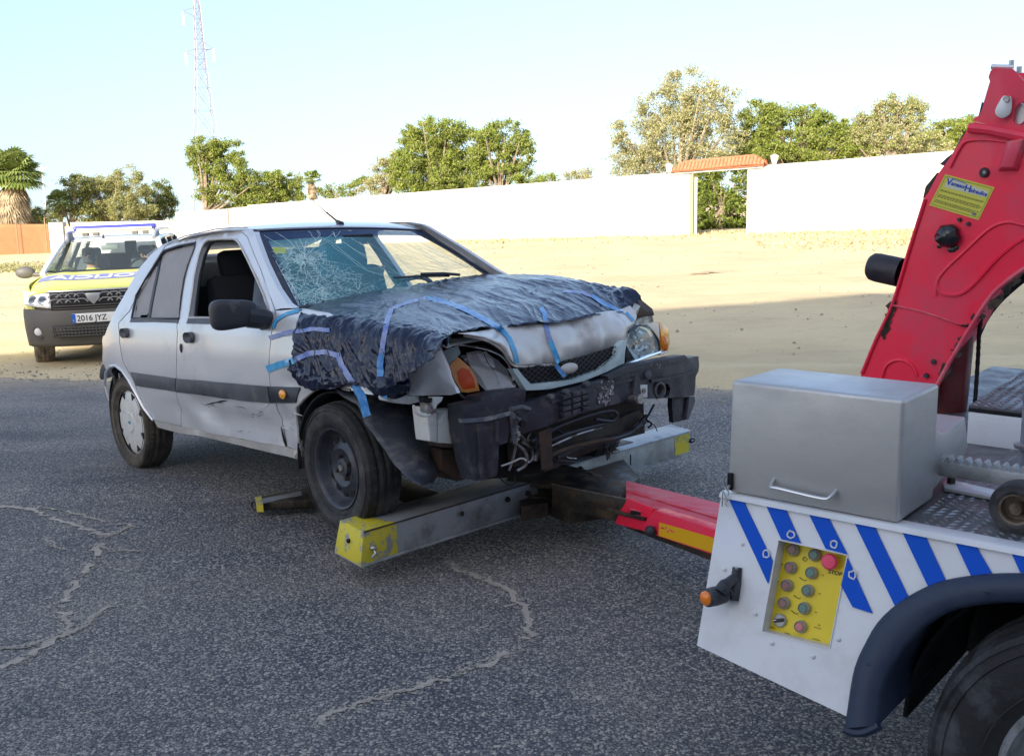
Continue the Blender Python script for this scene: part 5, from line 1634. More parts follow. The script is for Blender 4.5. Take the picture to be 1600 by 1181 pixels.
pipe([(1012, 655), (1000, 660), (992, 668), (1003, 662)], .010, M_alu, -.06, 'torn_hose')
pipe([(992, 668), (1000, 674), (1010, 660), (1022, 664), (1027, 674)], .002, M_gap, -.03, 'cable')
pipe([(870, 715), (905, 700), (940, 690), (985, 676), (1010, 650)], .012, M_blackpl, -.05, 'subframe_edge')
fpoly('bracket', [(843, 676), (862, 668), (864, 728), (848, 734)], M_rust, -.0, .01, BX, .22)
fpoly('undertray', [(860, 690), (960, 655), (1000, 640), (1010, 660), (960, 690), (880, 725), (850, 738)], mat('oily_tray', (.02, .018, .016), .5, dirt=(.08, .06, .04), dscale=12), -.08, .03, BX, .22, rough=.02)
fpoly('undertray', [(690, 700), (740, 700), (750, 750), (800, 745), (850, 738), (840, 690), (790, 690)], M_gap, -.16, .03, BX, .22, rough=.02)
for k in range(16):
    a = (rn.uniform(800, 960), rn.uniform(668, 720)); b = (a[0] + rn.uniform(-25, 35), a[1] + rn.uniform(-14, 14)); c_ = ((a[0] + b[0]) / 2 + rn.uniform(-8, 8), (a[1] + b[1]) / 2 + rn.uniform(-8, 8))
    pipe([a, c_, b], rn.uniform(.003, .008), rn.choice((M_alu, M_blackpl, M_rust, M_blackpl)), -.07, 'cable')
# washer bottle and chassis leg by the wheel
def cbox(name, pts, depth, m_, y=-.62, bevel=.006):
    P = [cx(p, y) if False else cy(p, y) for p in pts]
    mb = MB(); n = len(P)
    mb.hexa([p + V((0, depth, 0)) for p in P], P); return mb.build(name, m_, car, bevel=bevel, smooth=True)
WX = 2.98
def xbox(name, pts, depth, m_, x=WX, bevel=.006):
    P = [cx(p, x) for p in pts]; mb = MB(); mb.hexa([p - V((depth, 0, 0)) for p in P], P); return mb.build(name, m_, car, bevel=bevel)
xbox('washer_bottle', [(684, 658), (697, 642), (722, 640), (729, 660), (730, 696), (684, 692)], .12, M_whitepl)
xbox('washer_bottle_neck', [(666, 636), (681, 638), (684, 660), (684, 690), (672, 690)], .10, M_whitepl, WX + .005)
xbox('bottle_foot', [(690, 693), (730, 696), (730, 701), (693, 699)], .10, M_rust, WX + .004, .002)
xbox('pump', [(666, 629), (684, 629), (682, 646), (668, 646)], .05, M_alu, WX + .02)
mb = MB(); P = [cx(p, WX + .03) for p in ((646, 633), (650, 645), (662, 650), (672, 648))]; mb.tube(catmull(P, 6), .005, 6); mb.build('hose', M_whitepl, car)
xbox('fender_bracket', [(603, 618), (655, 619), (656, 628), (640, 632), (620, 630), (605, 626)], .06, M_whitepl, 2.86, .003)
xbox('fender_bracket', [(676, 620), (693, 620), (690, 627), (684, 632), (680, 640), (676, 632)], .03, M_whitepl, WX + .03, .002)
xbox('plug', [(660, 621), (676, 622), (674, 629), (662, 628)], .03, M_gap, WX + .035, .002)
xbox('chassis_leg', [(690, 702), (735, 700), (742, 745), (715, 752), (690, 735)], .35, M_rust, 2.9)
xbox('suspension_strut', [(620, 625), (700, 625), (690, 720), (640, 700)], .10, M_gap, 2.62)
# ================================================================= hood and its plastic cover
net = [(-.848, [(461, 560), (459, 580), (505, 598), (556, 601), (603, 607), (640, 590), (694, 548)]),
       (-.838, [(463, 530), (480, 540), (520, 560), (562, 570), (603, 580), (650, 568), (695, 541)]),
       (-.79, [(469, 498), (500, 503), (535, 508), (575, 514), (615, 522), (655, 529), (699, 534)]),
       (-.62, [(484, 482.5), (525, 485), (565, 489), (603, 494), (645, 502), (683, 513), (713, 523)]),
       (-.35, [(556, 463.5), (600, 465), (640, 471), (680, 480), (715, 490), (747, 502), (777, 514)]),
       (0, [(640, 450), (690, 455), (735, 463), (775, 472), (812, 481), (845, 492), (876, 505)]),
       (.35, [(712, 437), (760, 441), (805, 447), (848, 455), (885, 464), (918, 477), (948, 492)]),
       (.62, [(760, 432), (808, 433), (855, 435), (900, 442), (935, 451), (962, 466), (985, 490)]),
       (.76, [(768, 433), (820, 433.5), (868, 437), (912, 443), (950, 450), (985, 453), (1000, 466)])]
CN = []
for y, pts in net:
    CN.append([cy(p, y) for p in pts])
def crv(P, t):
    n = len(P) - 1
    t = clamp(t, 0, 1) * n; i = min(int(t), n - 1); t -= i
    a, b, c, d = P[max(i - 1, 0)], P[i], P[i + 1], P[min(i + 2, n)]
    return .5 * ((2 * b) + (c - a) * t + (2 * a - 5 * b + 4 * c - d) * t * t + (3 * b - a - 3 * c + d) * t ** 3)
def cover(u, v):
    """u across (near side hem to far side), v from the cowl forward"""
    return crv([crv(row, v) for row in CN], u)
def ridge(x, w=1.): return (1 - abs(noise.noise(V(x)))) ** 3
NU, NV = 340, 300
base = [[cover(i / NU, j / NV) for j in range(NV + 1)] for i in range(NU + 1)]
def crumple(p, u, v):
    side_ = 1 - sm(.22, .36, u)          # hanging flank: strongly crumpled
    corner = sm(.80, .9, u) * sm(.5, .7, v)
    q = V((p.x, p.y, p.z))
    d = 0
    # soft folds stretched from the middle of the bonnet towards the near front corner
    a1 = .45 * p.x + p.y
    d += .007 * (ridge((a1 * 5 + .8 * noise.noise(q * 2.5), (p.x - .5 * p.y) * 1.1, 3)) - .5) * (1 - side_)
    d += .007 * (ridge((a1 * 13 + 1.2 * noise.noise(q * 4), (p.x - .5 * p.y) * 1.8, 8)) - .5) * (1 - side_)
    d += .0028 * noise.noise(V((a1 * 55 + 3 * noise.noise(q * 6), (p.x - .5 * p.y) * 4.5, 5)))
    # crumpling
    k = .05 + .95 * side_ * (.6 + .6 * abs(noise.noise(q * 3))) + .7 * corner
    q = V((q.x * 1.5, q.y, q.z * .8 + .35 * q.x))
    w = V((noise.noise(q * 5), noise.noise(q * 5 + V((7, 0, 0))), noise.noise(q * 5 + V((0, 9, 0))))) * .12
    r1 = abs(noise.noise((q + w) * 9)); r2 = abs(noise.noise((q + w * .7) * 19 + V((3, 1, 0)))); r3 = abs(noise.noise((q + w * .5) * 38))
    d += k * (.016 * (.28 - r1) + .010 * (.25 - r2) + .0015 * (.25 - r3))
    # hanging pleats
    s_ = p.x + .55 * p.z + .10 * noise.noise(V((p.x * 4, p.z * 5, 2)))
    d += side_ * .017 * (ridge((s_ * 15, p.z * 3.5, 3)) - .4)
    d += side_ * .009 * (ridge((s_ * 30 + noise.noise(q * 5), p.z * 8, 9)) - .4)
    d += side_ * .0012 * (ridge((s_ * 60 + 2 * noise.noise(q * 7), p.z * 17, 14)) - .4)
    return d
vs, fs = [], []
for i in range(NU + 1):
    for j in range(NV + 1):
        p = base[i][j]
        du = base[min(i + 1, NU)][j] - base[max(i - 1, 0)][j]; dv = base[i][min(j + 1, NV)] - base[i][max(j - 1, 0)]
        n = dv.cross(du)
        n = n.normalized() if n.length > 1e-9 else V((0, 0, 1))
        if n.z < 0 and i > NU * .3: n = -n
        if i <= NU * .3 and n.y > 0: n = -n
        u, v = i / NU, j / NV
        q = p + n * (crumple(p, u, v) + .010)
        if v > .97 or u < .02:
            q.z += .012 * noise.noise(V((u * 40, v * 40, 1)))
        if i == NU: q.z -= .03
        vs.append(q)
        if i < NU and j < NV:
            a = i * (NV + 1) + j
            fs.append((a, a + 1, a + NV + 2, a + NV + 1))
M_sheet = mat('black_plastic_film', (.006, .012, .040), .13, spec=.55, coat=0, rvar=.08)
def film_nodes():
    N, L = M_sheet.node_tree.nodes, M_sheet.node_tree.links
    b = N['Principled BSDF']; tc = N.new('ShaderNodeTexCoord')
    nzd = N.new('ShaderNodeTexNoise'); nzd.inputs['Scale'].default_value = 7; nzd.inputs['Detail'].default_value = 3; L.new(tc.outputs['Object'], nzd.inputs['Vector'])
    ad = N.new('ShaderNodeVectorMath'); ad.operation = 'MULTIPLY_ADD'; ad.inputs[1].default_value = (.10, .10, .10)
    L.new(nzd.outputs['Color'], ad.inputs[0]); L.new(tc.outputs['Object'], ad.inputs[2])
    def vor(scale, feat='F1', vec=None):
        v = N.new('ShaderNodeTexVoronoi'); v.feature = feat; v.inputs['Scale'].default_value = scale; L.new(vec or ad.outputs[0], v.inputs['Vector']); return v.outputs['Distance']
    def mth(op, a, c_):
        q = N.new('ShaderNodeMath'); q.operation = op
        for k, v in ((0, a), (1, c_)):
            if isinstance(v, (int, float)): q.inputs[k].default_value = v
            else: L.new(v, q.inputs[k])
        return q.outputs[0]
    crease = mth('ADD', mth('MULTIPLY', vor(15), .8), mth('MULTIPLY', vor(34), .2))
    # stretched folds on the flat top, running from the far rear to the near front
    mp = N.new('ShaderNodeMapping'); mp.inputs['Rotation'].default_value = (0, 0, rad(24)); mp.inputs['Scale'].default_value = (2.2, 20, 4); L.new(ad.outputs[0], mp.inputs[0])
    ns = N.new('ShaderNodeTexNoise'); ns.inputs['Scale'].default_value = 1; ns.inputs['Detail'].default_value = 4; ns.inputs['Roughness'].default_value = .55; L.new(mp.outputs[0], ns.inputs['Vector'])
    sp = N.new('ShaderNodeSeparateXYZ'); L.new(tc.outputs['Object'], sp.inputs[0])
    r = N.new('ShaderNodeMapRange'); r.inputs[1].default_value = -.55; r.inputs[2].default_value = -.74; r.interpolation_type = 'SMOOTHSTEP'; L.new(sp.outputs[1], r.inputs[0])
    side_ = r.outputs[0]
    h = mth('ADD', mth('MULTIPLY', crease, mth("ADD", mth("MULTIPLY", side_, .85), .06)), mth('MULTIPLY', ns.outputs['Fac'], 1.1))
    N_ = h.node
    bp = N.new('ShaderNodeBump'); bp.inputs['Distance'].default_value = .012; bp.inputs['Strength'].default_value = .5
    L.new(h, bp.inputs['Height']); L.new(bp.outputs[0], b.inputs['Normal'])
film_nodes()
sheet = empty('plastic_cover', CARM, 'crumpled black plastic sheet taped over the crushed bonnet', 'cover')
mb = MB(); mb.add(vs, fs); sh = mb.build('film', M_sheet, sheet, sharp=180, weld=False)
# lower bag of film bulging under the hem by the wheel arch
mb = MB()
def bag(u, v):
    c = cy((607 + 0, 600), -.80); a = u * 2 * pi; b = (v - .5) * pi
    p = V((cos(b) * cos(a) * .13, cos(b) * sin(a) * .055, sin(b) * .055)); q = c + p
    return q + p.normalized() * (.02 * (.3 - abs(noise.noise(q * 14))) + .012 * (.3 - abs(noise.noise(q * 30)))) if p.length > 0 else q
mb.grid(bag, 50, 26); mb.build('film_fold', M_sheet, sheet, sharp=180)
# tucked roll along the lower hem at the rear
mb = MB()
def roll(u, v):
    P = catmull([cy(p, -.845) for p in ((464, 556), (462, 576), (478, 592), (510, 597), (548, 595))], 10)
    i = min(int(u * (len(P) - 1)), len(P) - 2); t = u * (len(P) - 1) - i; c = P[i].lerp(P[i + 1], t)
    a = v * 2 * pi; r = .032 * sin(pi * clamp(u * .96 + .02)) ** .4
    q = c + V((cos(a) * r * .5, -abs(sin(a)) * r * .7 if sin(a) > 0 else .01, cos(a) * r * 1.2))
    return q + V((0, -.025 * (.3 - abs(noise.noise(q * 22))), .012 * noise.noise(q * 26)))
mb.grid(roll, 70, 20); mb.build('film_fold', M_sheet, sheet, sharp=180)
# bent up bonnet corner with its brown underside
def addpoly3(name, pts, m_, parent, solid=.004):
    mb = MB(); c = sum(pts, V((0, 0, 0))) / len(pts); n = len(pts)
    vs = [c] + list(pts); mb.add(vs, [(0, i + 1, (i + 1) % n + 1) for i in range(n)])
    return mb.build(name, m_, parent, solid=solid)
pA = [cy((994, 456), .80), cy((1003, 470), .84), cy((1019, 483), .86), cy((1022, 492), .80), cy((1008, 496), .74), cy((992, 503), .66), cy((983, 500), .60), cy((990, 478), .66)]
addpoly3('bonnet_corner', pA, M_rust, car)
pB = [cy((984, 489), .64), cy((992, 474), .66), cy((1000, 478), .70), cy((996, 489), .69), cy((986, 505), .62), cy((981, 516), .58), cy((978, 505), .58)]
addpoly3('bonnet_corner', pB, M_silver2, car)
# bonnet front, the part below the cover
top = [(-.62, (716, 521)), (-.50, (742, 519)), (-.40, (764, 515)), (-.34, (778, 511)), (-.22, (810, 508)), (-.1, (842, 505)), (.02, (874, 501)), (.15, (905, 495)), (.26, (928, 490)), (.38, (950, 487)), (.50, (968, 484)), (.60, (984, 478))]
bot = [(-.60, (728, 523)), (-.50, (760, 531)), (-.41, (785, 547)), (-.335, (803, 570)), (-.2, (835, 570)), (-.1, (864, 568.5)), (.04, (892, 563)), (.16, (916, 556)), (.27, (940, 549)), (.38, (972, 537)), (.49, (980, 525)), (.57, (988, 503))]
T_, B_ = [cy(p, y) for y, p in top], [cy(p, y) for y, p in bot]
B_[0].x = T_[0].x + .01
def hoodface(u, v):
    a, b = crv(T_, u), crv(B_, u)
    p = a.lerp(b, v)
    p = p + V((.035 * sin(pi * v) * 1, 0, 0))
    g = .013 * noise.noise(V((u * 7, v * 1.6, 1))) + .006 * noise.noise(V((u * 22, v * 3, 4))) + .03 * -math.exp(-((u - .43) / .03) ** 2) * v + .02 * math.exp(-((u - .70) / .02) ** 2) * v - .02 * math.exp(-((u - .60) / .03) ** 2) * (1 - v)
    return p + V((g, 0, .3 * g))
mb = MB(); mb.grid(hoodface, 110, 26); mb.build('bonnet_front', mat('bonnet_paint', (.66, .64, .61), .42, metal=.25, coat=.2, dirt=(.30, .25, .20), dscale=5, dlo=.50, dhi=.78, bump=.2, bscale=200), car, solid=.004, sharp=60)
mb = MB(); P = [crv(B_, t) + V((.0, 0, -.003)) for t in [i / 50 for i in range(51)]]; mb.tube(P, .006, 6); mb.build('bonnet_edge', M_silver2, car)
# bonnet skin under the cover
mb = MB(); mb.grid(lambda u, v: cover(.34 + .64 * u, .02 + .93 * v) - V((0, 0, .05)), 20, 20); mb.build('bonnet', M_silver2, car, solid=.004)
# dark gap above the near lamp
mb = MB(); P = [cx(p, 2.93) for p in ((690, 541), (712, 531), (735, 528), (765, 538), (790, 555), (803, 575))]
mb.tube(catmull(P, 6), .022, 6); mb.build('lamp_gap', M_gap, car)
# front corner of the fender, a bright bulge beside the lamp
# ------------------------------------------------ strips of tape
def cover_uv(px):
    d = cray(px); u, v = .5, .5; best = 1e9
    for i in range(0, 41):
        for j in range(0, 31):
            q = cover(i / 40, j / 30) - CO; e = (q - d * (q.dot(d) / d.dot(d))).length + (0 if i > 2 else 0)
            if e < best: best = e; u, v = i / 40, j / 30
    h = .025
    for _ in range(22):
        for du, dv in ((h, 0), (-h, 0), (0, h), (0, -h), (h, h), (-h, -h), (h, -h), (-h, h)):
            a, b = clamp(u + du), clamp(v + dv)
            q = cover(a, b) - CO; e = (q - d * (q.dot(d) / d.dot(d))).length
            if e < best: best = e; u, v = a, b
        h *= .7
    return u, v
from mathutils.bvhtree import BVHTree
bvh = BVHTree.FromPolygons([tuple(v) for v in vs], fs)
def on_cover(px, lift=.006):
    d = cray(px).normalized()
    loc, n, i, dist = bvh.ray_cast(CO, d)
    if loc is None: return None
    return loc - d * lift
def near_pt(px, lift=.005):
    d = cray(px); x, z = S(px); p = near(x, z, lift); return p
def tape(name, pts, w, m_, label=None, fn=None, parent=None):
    """pts: pixels; each vertex laid on whatever is below it (film, else flank)"""
    P = []
    for a, b in zip(pts, pts[1:]):
        n = max(2, int(math.hypot(b[0] - a[0], b[1] - a[1]) / 2.2))
        for k in range(n): P.append((lerp(a[0], b[0], k / n), lerp(a[1], b[1], k / n)))
    P.append(pts[-1])
    vs_, n = [], len(P)
    depth = []
    for i, p in enumerate(P):
        a, b = P[max(i - 2, 0)], P[min(i + 2, n - 1)]
        tx, ty = b[0] - a[0], b[1] - a[1]; l = math.hypot(tx, ty) or 1
        nx, ny = -ty / l, tx / l
        for s in (-1, -.33, .33, 1):
            q = (p[0] + nx * s * w / 2, p[1] + ny * s * w / 2)
            r = on_cover(q, .007)
            if r is None or (fn is not None): r = (fn or (near_pt if q[0] < 650 else bonnet_hit))(q)
            vs_.append(r)
    # smooth along the strip, as taut tape does
    for it in range(3):
        for k in range(4):
            col_ = [vs_[i * 4 + k] for i in range(n)]
            for i in range(1, n - 1):
                d = (col_[i - 1] + col_[i + 1]) / 2 - col_[i]
                vs_[i * 4 + k] = col_[i] + d * .4
    vs_ = [q + V((.0022 * noise.noise(q * 45), .0022 * noise.noise(q * 45 + V((5, 0, 0))), .003 * noise.noise(q * 30 + V((0, 5, 0))))) for q in vs_]
    f_ = [(i * 4 + k, i * 4 + k + 1, (i + 1) * 4 + k + 1, (i + 1) * 4 + k) for i in range(n - 1) for k in range(3)]
    mb = MB(); mb.add(vs_, f_); o = mb.build(name, m_, parent or sheet, weld=False, sharp=180)
    if label: o['label'] = label
    return o
hf = lambda q: (lambda r: r)(bonnet_hit(q))
mbh = MB(); mbh.grid(hoodface, 60, 16)
bvh2 = BVHTree.FromPolygons([tuple(v) for v in mbh.v], mbh.f)
def bonnet_hit(q):
    d = cray(q).normalized(); loc, n, i, dist = bvh2.ray_cast(CO, d)
    if loc is None: return fx(q, .05, GX, .2)
    return loc - d * .012
tape('tape_strip', [(428, 512), (431, 502), (444, 492), (460, 487), (474, 484)], 5, M_greyTape2)
tape('tape_strip', [(422, 528), (445, 521), (467, 516)], 7, M_greyTape)
tape('tape_strip', [(465, 517), (490, 514), (515, 516)], 6, M_greyTape)
tape('tape_strip', [(418, 577), (437, 570), (459, 563)], 11, M_greyTape2)
tape('tape_strip', [(459, 563), (480, 553), (505, 549), (527, 555)], 8, M_greyTape)
tape('tape_strip', [(527, 551), (534, 572), (547, 592), (556, 603)], 9, M_greyTape)
tape('tape_strip', [(554, 601), (562, 614), (566, 622), (570, 640), (574, 650)], 13, M_blueTape, fn=lambda q: cy(q, -.855))
tape('tape_strip', [(612, 482), (605, 500), (600, 525), (596, 553)], 8, M_greyTape)
tape('tape_strip', [(596, 553), (594, 565), (594, 588)], 10, M_blueTape)
tape('tape_strip', [(612, 482), (640, 471), (665, 466)], 5, M_greyTape)
tape('tape_strip', [(665, 464), (700, 472), (735, 487), (770, 506), (786, 516)], 8, M_blueTape)
tape('tape_strip', [(780, 510), (795, 527), (803, 545), (808, 563), (808, 568)], 7, M_greyTape2, fn=bonnet_hit)
tape('tape_strip', [(845, 480), (851, 490), (853, 505)], 7, M_blueTape)
tape('tape_strip', [(853, 505), (856, 520), (860, 533)], 7, M_greyTape, fn=bonnet_hit)
tape('tape_strip', [(860, 533), (867, 550), (873, 567)], 8, M_greyTape2, fn=bonnet_hit)
tape('tape_strip', [(869, 570), (875, 578), (883, 588)], 7, M_blueTape, fn=lambda q: fx(q, .05, GX, .2))
tape('tape_strip', [(925, 462), (945, 475), (965, 483), (978, 488)], 6, M_blueTape)
tape('tape_strip', [(880, 455), (905, 456), (925, 463)], 4, M_greyTape)
tape('tape_strip', [(978, 488), (986, 496), (990, 502)], 4, M_greyTape2, fn=bonnet_hit)
tape('tape_strip', [(594, 612), (597, 618), (604, 621)], 7, M_blueTape, fn=lambda q: cy(q, -.84))
# ================================================================= tow truck
TA = V((-sin(rad(49.9)), cos(rad(49.9)), 0)); TO = V((-cos(rad(49.9)), -sin(rad(49.9)), 0))
TP = ray(1260, 920); TP = ORG + TP * (2.5 / TP.dot(FW))
TM = Matrix.Identity(4)
for i in range(3):
    TM[i][0], TM[i][1], TM[i][2] = -TA[i], -TO[i], (0, 0, 1)[i]
TM[0][3], TM[1][3] = TP.x, TP.y
TI = TM.inverted(); TI3 = TI.to_3x3(); TC = TI @ ORG
def tray(px): return TI3 @ ray(*px)
def tpl(px, n, c):
    d = tray(px); n = V(n); return TC + d * ((c - n.dot(TC)) / n.dot(d))
TT = math.tan(rad(20))
def ts(px, off=0): return tpl(px, (0, 1, -TT), -.702 * TT - off)
def ty(px, y): return tpl(px, (0, 1, 0), y)
def tz(px, z): return tpl(px, (0, 0, 1), z)
def tx(px, x): return tpl(px, (1, 0, 0), x)
M_truck = mat('truck_white', (.70, .70, .72), .38, coat=.3, dirt=(.56, .54, .51), dscale=5, dlo=.50, dhi=.80, bump=.05, bscale=40)
M_blue = mat('stripe_blue', (.002, .085, .56), .55, spec=.2, dirt=(.01, .10, .50), dscale=10, dlo=.5, dhi=.8)
M_steel = mat('brushed_steel', (.56, .55, .54), .42, metal=.70, dirt=(.47, .455, .44), dscale=5, dlo=.4, dhi=.85, aniso=(1, 1, 2.5), bump=.05, bscale=300)
M_navy = mat('mudguard_plastic', (.020, .032, .065), .5, dirt=(.05, .065, .10), dscale=8, dlo=.45, dhi=.75)
M_red = mat('crane_red', (.93, .016, .065), .42, coat=.15, dirt=(.72, .07, .12), dscale=4.5, dlo=.46, dhi=.70, bump=.1, bscale=25)
M_redw = mat('crane_red_worn', (.72, .06, .11), .5, dirt=(.66, .28, .30), dscale=5, dlo=.45, dhi=.7, aniso=(1, 4, 1))
M_yel = mat('control_yellow', (.80, .60, .02), .45)
M_yelw = mat('worn_yellow_paint', (.68, .56, .04), .5, dirt=(.30, .30, .28), dscale=11, dlo=.52, dhi=.58)
M_lift = mat('worn_lift_steel', (.40, .42, .44), .45, metal=.35, dirt=(.13, .12, .10), dscale=5, dlo=.48, dhi=.75, bump=.5, bscale=30)
M_oily = mat('oily_steel', (.035, .032, .03), .45, metal=.3, dirt=(.12, .08, .05), dscale=9, bump=.5, bscale=40)
M_check = mat('checker_plate', (.20, .205, .22), .42, metal=.7, dirt=(.11, .10, .10), dscale=7, dlo=.42, dhi=.7)
M_checkt = mat('checker_tread', (.36, .36, .38), .35, metal=.8, dirt=(.2, .19, .18), dscale=12)
truck = empty('tow_truck', TM, 'white and blue striped tow truck with red crane arm and steel box on its deck', 'truck')
def tb(mb, name, m_, **k): return mb.build(name, m_, k.pop('parent', truck), **k)
# side panel in its own plane coordinates (x, z)
def tsf(x, z, w): 
    n = V((0, -cos(rad(20)), -sin(rad(20)))) 
    return V((x, (z - .702) * TT, z)) + V((0, -cos(rad(20)), sin(rad(20)))) * w
def Tq(pts): return [(ts(p).x, ts(p).z) for p in pts]
outer = Tq([(1325, 1122), (1336.7, 1047.5), (1356, 1002), (1379, 966), (1418, 933.7), (1470, 909), (1535, 898), (1600, 896)])
ztop_, ac = .877, (.672, .39)
xe = outer[-1][0]
arch_far = [(2 * ac[0] - x - .0, z) for x, z in reversed(outer[:-1])]
pan = Tq([(1127, 768), (1088, 1008)]) + [Tq([(1325, 1120)])[0]] + outer[1:] + [(xe + .1, outer[-1][1] + .012)] + arch_far + [(2.2, .46), (2.2, .88)]
hole = Tq([(1216, 843), (1324, 867), (1296, 1012), (1190, 986)])
sp = panel(pan, [hole], .12, tsf, .012, .003)
tb(sp, 'side_panel', M_truck, sharp=40)
# deck edge lip
mb = MB()
e0 = V((-.268, (.877 - .702) * TT, .877)); 
mb.hexa([(-.268, .052, .868), (2.2, .052, .868), (2.2, .10, .868), (-.268, .10, .868)], [(-.268, .060, .881), (2.2, .060, .881), (2.2, .11, .881), (-.268, .11, .881)])
tb(mb, 'deck_edge', M_truck, bevel=.003)
mb = MB(); rn = random.Random(4)
# stripes
def stripe(pts):
    P = [ts(p, .0015) for p in pts]; mb = MB(); mb.hexa([p + V((0, .002, 0)) for p in P], P); tb(mb, 'stripe', M_blue, smooth=False)
for s_ in ([(1137, 776), (1159.4, 778.5), (1207, 876), (1200, 912)], [(1194.5, 784.5), (1225, 790), (1251, 848.5), (1220.5, 842)], [(1261, 797.5), (1291, 802.5), (1324, 866), (1290, 857)],
           [(1324, 871), (1363, 958), (1332, 948), (1314, 914)], [(1333, 812.5), (1364, 818), (1419, 932), (1398, 946)], [(1408, 827.5), (1444, 834), (1477, 905), (1450, 916)],
           [(1490.6, 843.5), (1523.4, 850.5), (1549.6, 895), (1517, 899.5)], [(1580.5, 864.5), (1612, 871), (1626, 894), (1594, 894)]): stripe(s_)
# scuffed rings on the stripes and panel rivets
for px in ((1197, 865), (1236, 835), (1303, 850), (1332, 898)):
    c = ts(px, .003); mb = MB()
    mb.tube([c + V((cos(t) * .0085 * rn.uniform(.8, 1.2), sin(t) * .0085 * TT * .9, sin(t) * .0085 * rn.uniform(.8, 1.2))) for t in [2 * pi * i / 12 for i in range(12)]], .0022, 5, closed=True)
    tb(mb, 'scuff_ring', M_truck)
for px in ((1180, 959), (1206, 1005), (1270, 1026), (1310, 999), (1160, 850), (1132, 890)):
    c = ts(px, 0); mb = MB(); mb.ball(c, .0052, 8, (1, .5, 1)); tb(mb, 'rivet', M_truck)
# control recess
hz = [tsf(x, z, 0) for x, z in hole]
inn = V((0, .045, -.012))
mb = MB()
for i in range(4):
    a, b = hz[i], hz[(i + 1) % 4]; mb.quad(a, b, b + inn, a + inn)
tb(mb, 'control_recess', M_truck, smooth=False, solid=.003)
nrm = V((0, -cos(rad(20)), sin(rad(20))))
def cp_(px, off=0):   # point on the control plate
    n = V((0, 1, -TT)); c = n.dot(hz[0] + inn * .9)
    return tpl(px, n, c) + nrm * off
Q = [(1216, 843), (1324, 867), (1296, 1012), (1190, 986)]
cen_ = sum((q + inn * .9 for q in hz), V((0, 0, 0))) / 4
mb = MB(); mb.hexa([q + inn for q in hz], [q + inn * .9 for q in hz]); plate = tb(mb, 'control_plate', M_yel, smooth=False)
Mb = {'red': mat('button_red', (.30, .07, .06), .35, coat=.3, dirt=(.20, .12, .10), dscale=30), 'green': mat('button_green', (.05, .17, .13), .35, coat=.3, dirt=(.12, .17, .15), dscale=30),
      'hood': mat('button_hood', (.34, .33, .29), .25, coat=.5), 'pink': mat('emergency_red', (.85, .06, .14), .4), 'bright': mat('button_bright_red', (.50, .10, .09), .3, coat=.4), 'blk': mat('button_black', (.02, .02, .022), .3)}
BT = [((495, 120), 'red'), ((483, 205), 'red'), ((465, 290), 'red'), ((450, 375), 'red'), ((598, 145), 'green'), ((583, 230), 'green'), ((565, 315), 'green'), ((548, 400), 'green'), ((530, 488), 'bright')]
RX = Matrix.Rotation(rad(90) - rad(20), 4, 'X')
fr_ = frame((0, 0, 0), (1, 0, 0), (0, sin(rad(20)), cos(rad(20))))
for (bx, by), c in BT:
    p = cp_((1080 + bx / 3.077, 820 + by / 3.077), 0)
    mb = MB(); mb.lathe([(.0155, 0), (.0155, .006), (.0135, .014), (.0115, .0165), (.0110, .013), (.0001, .013)], Matrix.Translation(p) @ fr_, 24); bo = tb(mb, 'push_button', Mb['hood'])
    mb = MB(); mb.cyl(p + nrm * .0135, p + nrm * .0155, .0105, .0095, 18); mb.build('button_cap', Mb[c], bo)
p = cp_((1219.7, 968.8)); mb = MB(); mb.lathe([(.0165, 0), (.0165, .006), (.0135, .009), (.0001, .009)], Matrix.Translation(p) @ fr_, 24); bo = tb(mb, 'selector_switch', Mb['hood'])
mb = MB(); mb.box(p + nrm * .012, (.026, .008, .010), fr_.to_3x3() @ Matrix.Rotation(rad(20), 3, 'Z')); mb.build('selector_knob', Mb['blk'], bo, bevel=.002)
mb = MB(); mb.box(p + nrm * .0165 + V((-.008, 0, -.002)), (.009, .002, .003), fr_.to_3x3() @ Matrix.Rotation(rad(20), 3, 'Z')); mb.build('selector_mark', M_truck, bo)
p = cp_((1301, 878)); mb = MB(); mb.lathe([(.010, 0), (.010, .014), (.0185, .016), (.0195, .022), (.016, .027), (.0001, .029)], Matrix.Translation(p) @ fr_, 24); tb(mb, 'stop_button', Mb['pink'])
tl = ts
M_ink = mat('black_print', (.02, .02, .02), .6)
q = cp_((1294, 895), .0008); text_mesh('STOP', .013, frame(q, V((1, 0, 0)), V((0, TT, 1))), 'lettering', M_ink, plate, .0003, 1.1, .0002)
q = cp_((1272, 984), .0008)
for px, w in (((1272, 979), .018), ((1270, 997), .018), ((1203, 979), .014), ((1226, 988), .014)):
    q = cp_(px, .0008); mb = MB(); mb.box(q + V((w / 2, 0, 0)), (w, .001, .0014), fr_.to_3x3()); mb.build('plate_mark', M_ink, plate, smooth=False)
for px, sh in (((1258, 876), 0), ((1254, 905), 1), ((1245, 933), 1), ((1241, 957), 1), ((1286, 898), 0), ((1281, 927), 0), ((1275, 956), 0), ((1222, 881), 0), ((1216, 908), 0), ((1209, 937), 0), ((1280, 976), 0)):
    q = cp_(px, .0008); mb = MB()
    if sh: mb.tube([q + V((-.008, 0, .004)), q, q + V((.006, 0, -.002)), q + V((.010, 0, .002))], .0009, 4)
    else: mb.box(q, (.004, .0012, .005), fr_.to_3x3())
    mb.build('plate_mark', M_ink, plate, smooth=False)
q = cp_((1258, 873), .0008); mb = MB(); mb.tube([q + V((-.006, 0, -.004)), q + V((.004, 0, -.004)), q + V((.006, 0, .001)), q + V((-.003, 0, .005)), q + V((-.006, 0, -.004))], .001, 4); mb.build('plate_mark', M_ink, plate)
